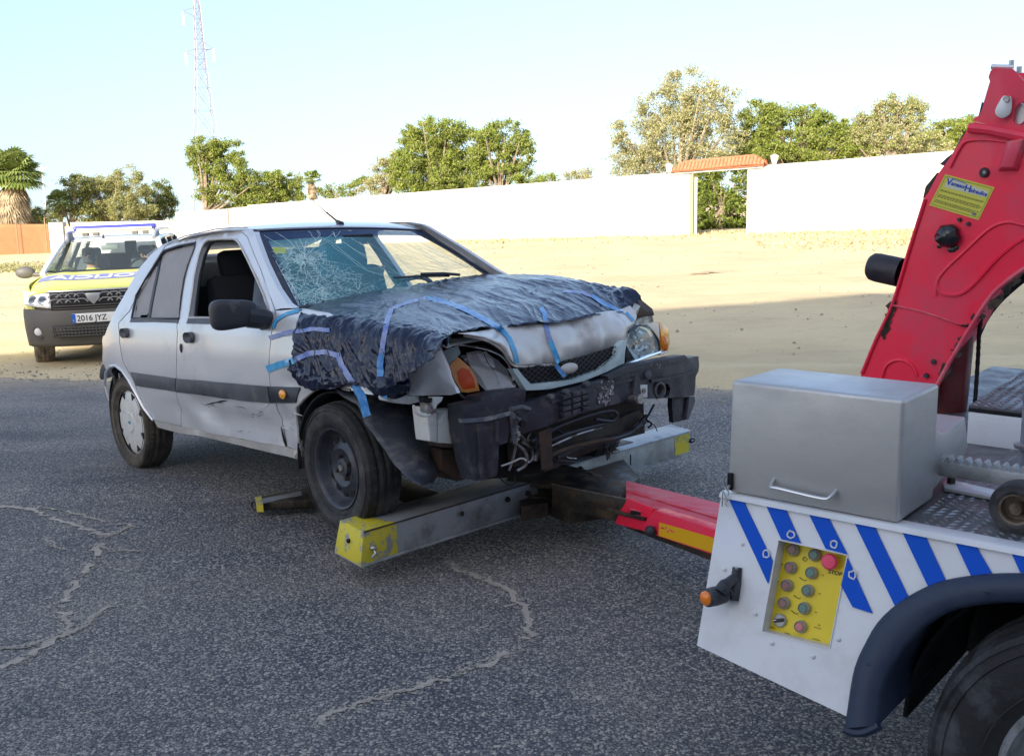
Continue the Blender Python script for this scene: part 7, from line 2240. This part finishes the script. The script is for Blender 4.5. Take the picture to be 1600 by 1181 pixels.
mb = MB(); c = nr[1].lerp(nr[2], .45) + o2 + V((0, 0, -.065)); mb.box(c, (.004, .004, .06)); tb(mb, 'weld_mark', M_gap)
for t in (.02, .0):
    c = nr[1].lerp(nr[2], t) + o2 * 5 + V((0, 0, -.03 - .06 * (t == 0))); mb = MB(); mb.ball(c, .014, 8); tb(mb, 'beam_bolt', M_rust)
# hub plates in the middle
h1 = [lz(p, .262) for p in ((790, 750), (852, 757), (905, 760), (938, 752), (940, 742), (915, 733), (880, 725), (868, 722), (990, 690), (950, 682), (870, 705), (800, 735))]
mb = MB(); mb.hexa([p - V((0, 0, .02)) for p in h1], h1); tb(mb, 'hub_plate', M_oily, bevel=.003)
h2 = [lz(p, .20) for p in ((770, 775), (850, 775), (890, 790), (960, 780), (1000, 745), (960, 700), (880, 700), (780, 740))]
mb = MB(); mb.hexa([p - V((0, 0, .09)) for p in h2], h2); tb(mb, 'hub_block', M_oily, bevel=.01)
c = lz((912, 743), .275); mb = MB(); mb.lathe([(.06, -.02), (.06, .0), (.045, .004), (.04, -.004), (.02, -.004), (.018, .006), (.001, .006)], Matrix.Translation(c), 24); tb(mb, 'pivot_pin', M_oily)
q = [lz(p, .19) for p in ((810, 775), (850, 772), (856, 785), (815, 792))]; mb = MB(); mb.hexa([p - V((0, 0, .07)) for p in q], q); tb(mb, 'hub_gusset', M_oily)
# inner boom
ib = [lz(p, .285) for p in ((862, 757), (985, 782), (1010, 762), (900, 735))]
mb = MB(); mb.hexa([p - V((0, 0, .11)) for p in ib], ib); tb(mb, 'inner_boom', M_oily, bevel=.004)
mb = MB(); mb.tube([ib[0] + V((0, 0, .003)), ib[1] + V((0, 0, .003))], .0035, 6); tb(mb, 'boom_edge', M_alu)
# red sleeve
s1 = [lz((978, 778), .315), lz((1128, 829), .36), lz((1140, 789), .36), lz((978, 750), .315)]
s1 = [s1[0], s1[0].lerp(s1[1], 2.3), s1[3].lerp(s1[2], 2.3), s1[3]]
mb = MB(); mb.hexa([p - V((0, 0, .055)) for p in s1], s1); tb(mb, 'boom_sleeve', M_redw, bevel=.004)
q = [s1[0].lerp(s1[3], .35), s1[1].lerp(s1[2], .35), s1[1].lerp(s1[2], .55), s1[0].lerp(s1[3], .55)]
mb = MB(); mb.hexa([p + V((0, 0, .001)) for p in q], [p + V((0, 0, .007)) for p in q]); tb(mb, 'sleeve_ridge', M_redw, bevel=.002)
s1b = [p - V((0, 0, .075)) for p in s1]; mb = MB(); mb.hexa([p - V((0, 0, .06)) for p in s1b], s1b); tb(mb, 'inner_boom', M_oily)
sd_ = (s1[1] - s1[0]).normalized(); so = sd_.cross(V((0, 0, 1))).normalized()
if so.y > 0: so = -so
# outer red ledge carrying the yellow strip
yb = so.dot(s1[0])
def ry_(px, off=.06):
    d = tray(px); return TC + d * ((yb + off - so.dot(TC)) / so.dot(d))
led = [ry_(p) for p in ((1022, 797), (1130, 831), (1130, 872), (1003, 829), (1008, 815))]
led = [led[0], led[0].lerp(led[1], 2.4), led[3].lerp(led[2], 2.1), led[3], led[4]]
mb = MB(); mb.hexa([p - so * .058 for p in led], led); tb(mb, 'boom_side', M_red, bevel=.003)
led2 = [ry_(p, .062) for p in ((1030, 816), (1130, 844.5), (1130, 869), (1029, 836.5))]
led2 = [led2[0], led2[0].lerp(led2[1], 1.8), led2[3].lerp(led2[2], 1.8), led2[3]]
mb = MB(); mb.hexa([p - so * .003 for p in led2], led2); ys = tb(mb, 'yellow_strip', mat('decal_orange_yellow', (.80, .42, .01), .4), smooth=False)
rn = random.Random(5); mb = MB()
for k in range(9):
    c = ry_((1034 + k * 2.3, 826 + k * .5 + rn.gauss(0, 1.5)), .064); mb.ball(c, rn.uniform(.002, .004), 5, (1.6, .3, 1))
mb.build('worn_lettering', M_redw, ys)
br_ = [ry_(p, .045) for p in ((969, 797), (981, 779), (1021, 795), (1004, 829), (960, 818))]
hb_ = [ry_(p, .045) for p in ((980, 803), (984, 795), (1002, 799), (1003, 806))]
mb = MB(); mb.hexa([p - so * .012 for p in br_], br_); bk = tb(mb, 'sleeve_bracket', M_red, bevel=.003)
mb = MB(); mb.tube(hb_, .004, 6, closed=True); mb.build('bracket_slot_rim', M_redw, bk)
q = [ry_(p, .048) for p in ((983, 803), (986, 797), (1000, 800), (1001, 805))]; mb = MB(); mb.hexa([p - so * .002 for p in q], q); mb.build('bracket_slot', M_gap, bk, smooth=False)
c = ry_((1016, 830), .08); mb = MB(); mb.ball(c, .024, 14, (1, .8, 1)); mb.cyl(c, c - so * .05, .014, .014, 12); tb(mb, 'plunger_knob', M_blackpl)
P = [ry_(p, .055) for p in ((858, 772), (880, 780), (905, 785), (940, 793), (975, 803), (1008, 811))]
P = catmull(P, 14); mb = MB(); mb.tube(P, [.0085 + (.002 * (i % 3 == 0) if 20 < i < 60 else 0) for i in range(len(P))], 8); tb(mb, 'lock_rod', M_oily)
# rear arm that cradles the wheel from behind
q = [lz(p, .085) for p in ((402, 784), (399, 776), (470, 763), (560, 752), (575, 766), (478, 781))]
mb = MB(); mb.hexa([p - V((0, 0, .05)) for p in q], q); tb(mb, 'cradle_arm', M_oily, bevel=.012, seg=3)
q = [lz(p, .088) for p in ((408, 779), (470, 767), (472, 773), (410, 785))]; mb = MB(); mb.hexa([p - V((0, 0, .006)) for p in q], q); tb(mb, 'cradle_top', M_lift)
q = [lz(p, .087) for p in ((401, 785), (399, 777), (408, 775), (411, 785))]; mb = MB(); mb.hexa([p - V((0, 0, .05)) for p in q], [p + V((0, 0, .003)) for p in q]); tb(mb, 'yellow_end', M_yelw)
c = lz((397, 790), .05); mb = MB(); mb.tube([c + V((cos(t) * .022, 0, sin(t) * .022)) for t in [2 * pi * i / 14 for i in range(14)]], .006, 6, closed=True); tb(mb, 'pull_ring', M_oily)
# fork from beam back to the cradle, inner side of the wheel
q = [lz(p, .20) for p in ((640, 790), (700, 775), (600, 735), (560, 745))]
mb = MB(); mb.hexa([p - V((0, 0, .10)) for p in q], q); tb(mb, 'fork_arm', M_oily, bevel=.004)
# ================================================================= police car
PD = 12.65
pf = ORG + ray(148, 466) * PD
rear_dir = V((-.215, .977, 0)).normalized()
pfw = -rear_dir
gx = V((pf.x, pf.y, 0)) - pfw * .82
pup = V((-.02, .018, 1)).normalized()
pfw3 = (pfw - pup * pfw.dot(pup)).normalized(); plf = pup.cross(pfw3)
PM = Matrix.Identity(4)
for i in range(3):
    PM[i][0], PM[i][1], PM[i][2] = pfw3[i], plf[i], pup[i]
PM[0][3], PM[1][3], PM[2][3] = gx.x, gx.y, terrain(gx.x, gx.y) - .02
pc_ = empty('police_car', PM, 'yellow and blue police car with a light bar, parked behind the crashed car', 'car')
M_py = mat('police_yellow', (.62, .62, .13), .35, coat=.4)
M_pw = mat('police_white', (.78, .78, .78), .3, coat=.5)
M_pb = mat('police_blue', (.10, .13, .42), .4)
M_pg = mat('police_grey_bumper', (.10, .095, .09), .55)
M_pgr = mat('grille_dark', (.02, .02, .02), .4)
M_psil = mat('grille_silver', (.55, .55, .55), .3, metal=.6)
M_lamp = mat('lamp_white', (.80, .80, .80), .12, coat=.8)
M_pt = mat('police_tyre', (.09, .075, .06), .85, dirt=(.28, .23, .17), dscale=8, dlo=.4, dhi=.6)
def pb(mb, name, m_, **k): return mb.build(name, m_, k.pop('parent', pc_), **k)
def pX(y, z=0): return .82 - .36 * (abs(y) / .88) ** 3.0
ZW = [(.25, .85), (.45, .90), (.70, .915), (.92, .905), (1.04, .86), (1.10, .80), (1.56, .62)]
def pw(z): return interp(z, ZW)
# bumper
mb = MB(); mb.grid(lambda u, v: (lambda y, z: V((pX(y) + .03 * sin(pi * v) - (.10 * (1 - v) ** 2), y, z)))((2 * u - 1) * .875, lerp(.28, .74, v)), 40, 12); pb(mb, 'front_bumper', M_pg, solid=.02)
mb = MB(); mb.grid(lambda u, v: (lambda y, z: V((pX(y) + .045, y, z)))((2 * u - 1) * .50, lerp(.40, .54, v)), 20, 3); pb(mb, 'lower_intake', M_pgr, solid=.01)
mb = MB()
for k in range(4): mb.tube([V((pX(y) + .055, y, .415 + k * .036)) for y in [-.48 + .08 * i for i in range(13)]], .006, 5)
for k in range(25): y = -.48 + .04 * k; mb.tube([V((pX(y) + .055, y, .41)), V((pX(y) + .055, y, .53))], .005, 4)
pb(mb, 'intake_mesh', M_pg)
for s in (-1, 1):
    y = s * .70; mb = MB(); mb.lathe([(.085, 0), (.08, .02), (.055, .022), (.05, .01), (.001, .012)], Matrix.Translation((pX(y) + .01, y, .47)) @ Matrix.Rotation(rad(90), 4, 'Y'), 20); q = pb(mb, 'fog_lamp', M_pg)
    mb = MB(); mb.ball((pX(y) + .015, y, .47), .05, 10, (.4, 1, 1)); mb.build('lamp_glass', M_lamp, q)
    # headlamp
    mb = MB(); mb.grid(lambda u, v: (lambda y_, z: V((pX(y_) + .02 - .05 * v, y_, z)))(s * lerp(.50, .85, u), lerp(lerp(.75, .79, u), lerp(.93, .955, u), v)), 12, 6); hl = pb(mb, 'headlight', M_lamp, solid=.02)
    for yy, r in ((.60, .055), (.72, .06)):
        mb = MB(); mb.lathe([(r, 0), (r * .8, .012), (r * .5, .004), (.001, .002)], Matrix.Translation((pX(yy) + .02, s * yy, .85)) @ Matrix.Rotation(rad(90), 4, 'Y'), 18); mb.build('lamp_bowl', M_chrome, hl)
# grille
mb = MB(); mb.grid(lambda u, v: (lambda y, z: V((pX(y) + .015, y, z)))((2 * u - 1) * .50, lerp(.73, .95, v)), 20, 3); pb(mb, 'grille', M_pgr, solid=.01)
mb = MB(); mb.tube([V((pX(y) + .03, y, .955)) for y in [-.52 + .08 * i for i in range(14)]], .010, 6); pb(mb, 'grille_top_bar', M_psil)
for s in (-1, 1):
    for r_ in range(2):
        for k in range(4):
            y0 = s * (.14 + k * .10); z0 = .905 - r_ * .065; w = .036
            mb = MB(); mb.tube([V((pX(y0) + .035, y0 + q * w * 2.2, z)) for q, z in ((-1, z0 - .022), (-.7, z0 + .002), (-.4, z0 + .018), (.4, z0 + .018), (.7, z0 + .002), (1, z0 - .022))], .008, 5); pb(mb, 'grille_bar', M_psil)
for k in range(2):
    mb = MB(); mb.tube([V((pX(y) + .03, y, .775 - k * .03)) for y in [-.48 + .08 * i for i in range(13)]], .007, 5); pb(mb, 'grille_bar', M_pg)
bd = [(.0, .10), (.085, .10), (.07, .03), (.0, -.035), (-.07, .03), (-.085, .10)]
mb = MB(); mb.hexa([V((pX(0) + .02, y, .85 + z - .03)) for y, z in bd], [V((pX(0) + .05, y, .85 + z - .03)) for y, z in bd]); pb(mb, 'badge', M_psil, bevel=.006)
# plate
mb = MB(); mb.box((.872, .0, .625), (.01, .52, .112)); pl = pb(mb, 'number_plate', mat('plate_white', (.78, .78, .76), .4), bevel=.002)
mb = MB(); mb.box((.879, -.24, .625), (.004, .038, .108)); mb.build('plate_band', mat('plate_band_blue', (.02, .12, .55), .4), pl)
text_mesh('2016 JYZ', .098, frame((.8785, -.205, .590), (0, 1, 0), (0, 0, 1)), 'plate_lettering', M_ink, pl, .0006, .92, .0012)
text_mesh('E', .03, frame((.882, -.25, .59), (0, 1, 0), (0, 0, 1)), 'plate_lettering', M_pw, pl, .0004)
# bonnet
def hood(u, v):
    x = lerp(.78, -.22, u); y = (2 * v - 1)
    hw = lerp(.80, .80, u); X = x - .22 * abs(y) ** 3.4 * (1 - u) ** 1.2
    z = lerp(.965, 1.13, u ** .75) - .055 * abs(y) ** 4 - .02 * (1 - u) ** 6 + .012 * sm(.45, .62, abs(y)) * (1 - sm(.85, 1, abs(y)))
    return V((X, y * hw, z))
mb = MB(); mb.grid(hood, 26, 36); pb(mb, 'bonnet', M_py, solid=.01)
def hoodp(u0, u1, n1, name, m_, off=.004, v0=.03, v1=.97):
    mb = MB(); mb.grid(lambda u, v: hood(lerp(u0 + .10 * abs(2 * v - 1) ** 2, u1 + .10 * abs(2 * v - 1) ** 2, u), lerp(v0, v1, v)) + V((0, 0, off)), 8, n1); return pb(mb, name, m_)
band_ = hoodp(.40, .72, 30, 'blue_band', mat('bonnet_band_blue', (.17, .19, .42), .45), .010)
# lettering written in mirror image, as on the bonnet
cu = bpy.data.curves.new('lettering', 'FONT'); cu.body = 'POLICIA'; cu.size = .22; cu.extrude = .0005; cu.offset = .004; cu.align_x = 'CENTER'
t_ = bpy.data.objects.new('lettering', cu); COL.objects.link(t_); dg = bpy.context.evaluated_depsgraph_get(); dg.update()
me = bpy.data.meshes.new_from_object(t_.evaluated_get(dg)); bpy.data.objects.remove(t_)
for v in me.vertices:
    X, Y = -v.co.x, v.co.y
    yy = X / .80 * 1.45; vv = clamp((yy + 1) / 2); uu = .46 + .10 * abs(yy) ** 2 + Y / .16 * .20
    p = hood(uu, vv) + V((0, 0, .014 + v.co.z)); v.co = p
me.materials.clear(); me.materials.append(M_pw)
lo = bpy.data.objects.new('lettering', me); COL.objects.link(lo); lo.parent = band_
# fenders and flanks
def pside(s):
    out = [(.50, .30), (.50, .74), (.46, .97), (.30, 1.03), (-.25, 1.10), (-3.2, 1.12), (-3.45, 1.0), (-3.48, .45), (-3.3, .30)]
    out = [(.62, .55), (.60, .74), (.52, .93), (.40, 1.00), (-.25, 1.10), (-3.2, 1.12), (-3.45, 1.0), (-3.48, .45), (-3.30, .34), (-3.06, .34)]
    out += [(-2.673 + .385 * cos(a), .35 + .385 * sin(a)) for a in [pi - pi * i / 12 for i in range(13)]][0:]
    out += [(-2.26, .30), (-.42, .30)]
    out += [(.385 * cos(a), .35 + .385 * sin(a)) for a in [pi - pi * i / 12 for i in range(13)]] + [(.40, .40), (.58, .42)]
    f = lambda x, z, w: V((x, s * (pw(z) * (1 - .33 * clamp((x - .15) / .6) ** 2.2) + w), z))
    return f, out
for s in (-1, 1):
    f, out = pside(s)
    panel(out, [], .12, f, .03, .004).build('body_side', M_py, pc_, sharp=50)
    mb = MB(); mb.tube([f(.40 * cos(a), .35 + .40 * sin(a), .0) for a in [pi * i / 16 for i in range(-1, 18)]], .03, 6); pb(mb, 'arch_trim', M_pg)
    mb = MB(); mb.tube([f(-2.673 + .40 * cos(a), .35 + .40 * sin(a), .0) for a in [pi * i / 16 for i in range(-1, 18)]], .03, 6); pb(mb, 'arch_trim', M_pg)
    # greenhouse
    A0, A1, R0, R1 = V((-.22, s * .76, 1.12)), V((-1.02, s * .615, 1.495)), V((-3.2, s * .76, 1.12)), V((-3.25, s * .60, 1.50))
    mb = MB(); mb.tube(catmull([A0, A0.lerp(A1, .5) + V((.02, 0, .015)), A1, V((-2, s * .63, 1.525)), R1], 8), .035, 8); pb(mb, 'roof_pillar', M_pw)
    for xb, xt in ((-1.35, -1.45), (-2.25, -2.3), (-3.2, -3.1)):
        mb = MB(); mb.tube([V((xb, s * .80, 1.11)), V((xt, s * .625, 1.50))], .035, 6); pb(mb, 'window_pillar', M_pgr)
    mb = MB(); mb.quad((-.45, s * .79, 1.12), (-3.1, s * .79, 1.12), (-3.05, s * .625, 1.48), (-1.05, s * .625, 1.48)); pb(mb, 'side_glass', M_clear, smooth=False)
    # roof rail
    mb = MB(); mb.tube(catmull([V((-.98, s * .56, 1.52)), V((-1.15, s * .58, 1.61)), V((-1.6, s * .585, 1.625)), V((-2.6, s * .58, 1.625)), V((-3.1, s * .56, 1.60))], 6), .022, 8); pb(mb, 'roof_rail', M_psil)
    mb = MB(); mb.hexa([(-1.0, s * .53, 1.50), (-.92, s * .60, 1.48), (-1.3, s * .62, 1.50), (-1.4, s * .53, 1.52)], [(-1.12, s * .555, 1.62), (-1.10, s * .60, 1.61), (-1.35, s * .60, 1.63), (-1.4, s * .56, 1.63)]); pb(mb, 'rail_foot', mat('rail_blue', (.12, .13, .16), .5), bevel=.01)
    # mirror
    mb = MB(); mb.ball((-.38, s * 1.00, 1.15), .11, 12, (.55, 1.1, .72)); mr = pb(mb, 'door_mirror', M_pg)
    mb = MB(); mb.tube([(-.38, s * .92, 1.12), (-.36, s * .80, 1.11)], .03, 8); mb.build('mirror_arm', M_pg, mr)
    for x in (0, -2.673):
        w_ = tyre(pc_, .343, .22, .21, M_pt, M_pt, 40); w_.location = (x, s * .79, .343); w_.rotation_euler = (0, 0, (0 if s < 0 else pi) + (rad(14) if x == 0 else 0))
        mb = MB(); mb.lathe([(.215, -.09), (.20, -.095), (.19, -.05), (.05, -.04), (.001, -.05)], MX, 32); mb.build('wheel_rim', M_psil, w_)
# windscreen
def pws(u, v):
    a = V((-.24, 0, 1.12)).lerp(V((-1.02, 0, 1.505)), v); hw = lerp(.75, .60, v); y = (2 * u - 1)
    return V((a.x - .16 * abs(y) ** 2.5, y * hw, a.z))
mb = MB(); mb.grid(pws, 16, 8); pb(mb, 'windscreen', glassy('police_glass', (.62, .72, .74), film_rgb=(.5, .6, .62), film_share=.04))
mb = MB(); mb.grid(lambda u, v: pws(u, v * .055) + V((.01, 0, .012)), 16, 2); pb(mb, 'cowl', M_pgr)
mb = MB(); mb.grid(lambda u, v: V((lerp(-1.00, -3.3, v) - .16 * abs(2 * u - 1) ** 2.5 * (1 - v), (2 * u - 1) * lerp(.62, .60, v), 1.50 + .05 * sin(pi * v * .8 + .25) * (1 - .4 * abs(2 * u - 1) ** 2))), 16, 14); pb(mb, 'roof', M_pw, solid=.02)
mb = MB(); mb.grid(lambda u, v: V((-3.48 - .04 * sin(pi * u), (2 * u - 1) * lerp(.86, .60, v ** 2), lerp(.35, 1.50, v))), 10, 8); pb(mb, 'tailgate', M_pw)
mb = MB(); mb.grid(lambda u, v: V((lerp(-3.3, .3, v), (2 * u - 1) * .84, .33)), 2, 2); pb(mb, 'floor_pan', M_gap, solid=.02)
mb = MB(); mb.box((-.6, 0, .95), (.5, 1.45, .26)); pb(mb, 'dashboard', M_inner, bevel=.05)
mb = MB(); mb.box((-.35, 0, .7), (.1, 1.5, .7)); pb(mb, 'firewall', M_gap)
for y in (-.38, .38):
    mb = MB(); mb.box((-1.6, y, .98), (.16, .46, .60), Matrix.Rotation(rad(-14), 3, 'Y')); pb(mb, 'seat_back', mat('grey_seat', (.10, .11, .12), .9), bevel=.05)
    mb = MB(); mb.box((-1.69, y, 1.32), (.10, .26, .16)); pb(mb, 'headrest', MATS['grey_seat'], bevel=.04)
mb = MB(); mb.box((-2.05, .0, 1.05), (.04, 1.2, .5)); pb(mb, 'seat_partition', M_pgr, bevel=.01)
for y in (.12,): 
    mb = MB(); mb.box((-2.0, y, 1.27), (.05, .16, .40)); pb(mb, 'cage_post', M_pgr)
mb = MB(); mb.box((-.95, -.02, 1.41), (.03, .22, .07)); pb(mb, 'rear_view_mirror', mat('mirror_beige', (.35, .33, .28), .5), bevel=.015)
mb = MB(); mb.tube([V((-.88 - .1 * cos(t) * .5, .38 + .17 * sin(t), 1.08 + .16 * cos(t))) for t in [2 * pi * i / 20 for i in range(20)]], .014, 6, closed=True); pb(mb, 'steering_wheel', M_gap)
# light bar
mb = MB(); mb.box((-1.55, 0, 1.625), (.26, 1.05, .035)); bar = pb(mb, 'light_bar', mat('bar_base', (.40, .36, .30), .5), bevel=.012)
mb = MB(); mb.box((-1.55, 0, 1.672), (.27, 1.10, .07)); mb.build('blue_lens', mat('beacon_blue', (.05, .06, .36), .15, coat=.4), bar, bevel=.03, seg=3)
mb = MB(); mb.box((-1.412, 0, 1.655), (.02, 1.0, .03)); mb.build('clear_lens', mat('beacon_clear', (.55, .52, .46), .2, coat=.5), bar, bevel=.006)
for y in (-.40, -.26, .26, .40):
    mb = MB(); mb.box((-1.5, y, 1.59), (.14, .07, .05)); mb.build('bar_foot', M_pg, bar)
mb = MB(); mb.tube([V((-1.15, -.12, 1.53)), V((-1.16, -.12, 1.60))], [.02, .004], 8); pb(mb, 'aerial', M_pgr)
for x, y in ((-1.5, -.38), (-1.45, .38)): pass

# ---------------- the two officers
M_skin = mat('skin', (.48, .27, .18), .55)
def person(y, x, z, label, shirt, hair_m, mask_m, cap, yaw, lean=0):
    M = PM @ Matrix.Translation((x, y, z)) @ Matrix.Rotation(yaw, 4, 'Z')
    r = empty('person', M, label, 'person')
    # body as one skinned surface: pelvis, spine, neck, head, arms, thighs
    vs = [(0, 0, 0), (-.06, 0, .22), (-.08, 0, .42), (-.06, 0, .53), (-.02, 0, .66), (-.01, 0, .74),
          (-.09, .17, .44), (.05, .22, .22), (.26, .14, .22), (.33, .12, .24), (-.09, -.17, .44), (.05, -.22, .22), (.26, -.14, .22), (.33, -.12, .24),
          (.10, .10, 0), (.42, .12, .05), (.10, -.10, 0), (.42, -.12, .05), (.48, .12, -.30), (.48, -.12, -.30)]
    es = [(0, 1), (1, 2), (2, 3), (3, 4), (4, 5), (2, 6), (6, 7), (7, 8), (8, 9), (2, 10), (10, 11), (11, 12), (12, 13), (0, 14), (14, 15), (15, 18), (0, 16), (16, 17), (17, 19)]
    rd = [.14, .15, .14, .055, .085, .075, .065, .05, .038, .035, .065, .05, .038, .035, .09, .065, .09, .065, .05, .05]
    me = bpy.data.meshes.new('body'); me.from_pydata(vs, es, []); me.materials.append(M_skin); me.materials.append(shirt)
    o = bpy.data.objects.new('body', me); COL.objects.link(o); o.parent = r
    sk = o.modifiers.new('skin', 'SKIN')
    for i, d in enumerate(me.skin_vertices[0].data): d.radius = (rd[i], rd[i]); d.use_root = (i == 0)
    sb = o.modifiers.new('sub', 'SUBSURF'); sb.levels = 2; sb.render_levels = 2
    dg = bpy.context.evaluated_depsgraph_get(); dg.update()
    m2 = bpy.data.meshes.new_from_object(o.evaluated_get(dg)); o.modifiers.clear(); o.data = m2; m2.name = 'body'
    if len(m2.materials) < 2: m2.materials.clear(); m2.materials.append(M_skin); m2.materials.append(shirt)
    for p in m2.polygons:
        p.use_smooth = True
        c = p.center
        p.material_index = 0 if (c.z > .535 or (c.x > .22 and c.z > .15)) else 1
    hd = V((.0, 0, .70))
    mb = MB(); mb.ball(hd + V((-.022, 0, .035)), .098, 12, (.95, .86, 1.0))
    keep = [i for i, v in enumerate(mb.v)]
    mb.f = [f for f in mb.f if not all(mb.v[i][0] > .045 and mb.v[i][2] < .78 for i in f) and not all(mb.v[i][2] < .68 for i in f)]
    mb.mi = [0] * len(mb.f); mb.build('hair', hair_m, r)
    for s in (-1, 1):
        q = MB(); q.ball((.070, s * .032, .725), .010, 6); q.build('eye', M_gap, r)
        q = MB(); q.ball((-.01, s * .083, .70), .022, 6, (.5, .3, 1)); q.build('ear', M_skin, r)
        for k in range(4):
            q = MB(); q.tube([(.34, s * (.105 + .014 * k), .245), (.375, s * (.10 + .014 * k), .25), (.39, s * (.10 + .013 * k), .225)], [.009, .008, .006], 6); q.build('finger', M_skin, r)
    q = MB(); q.tube([(.070, 0, .73), (.088, 0, .70), (.085, 0, .69)], [.008, .014, .010], 6); q.build('nose', M_skin, r)
    if mask_m:
        q = MB(); q.grid(lambda u, v: V((.012 + .082 * cos((u - .5) * 2.5) * (1 if v > .1 else .9), .085 * sin((u - .5) * 2.5), lerp(.615, .705, v))), 12, 5); q.build('face_mask', mask_m, r, solid=.006)
    else:
        q = MB(); q.box((.082, 0, .665), (.008, .035, .008)); q.build('mouth', M_rust, r)
    if cap:
        q = MB(); q.ball((-.018, 0, .755), .106, 12, (1, .92, .72)); q.mi = [0] * len(q.f); q.build('cap', cap, r)
        q = MB(); q.box((.10, 0, .755), (.10, .13, .012)); q.build('cap_peak', cap, r, bevel=.005)
    return r
M_hivis = mat('hi_vis_yellow', (.62, .72, .05), .8); M_navyc = mat('navy_uniform', (.02, .03, .07), .8)
M_hairb = mat('dark_hair', (.03, .02, .018), .7); M_mask = mat('dark_mask', (.06, .055, .055), .8)
person(-.36, -1.40, .58, 'person in a hi vis yellow shirt and dark face mask inside the police car', M_hivis, M_hairb, M_mask, None, rad(-12))
person(.38, -1.42, .57, 'person in a dark cap and navy uniform at the wheel of the police car', M_navyc, M_hairb, None, mat('navy_cap', (.015, .018, .035), .8), rad(-35))
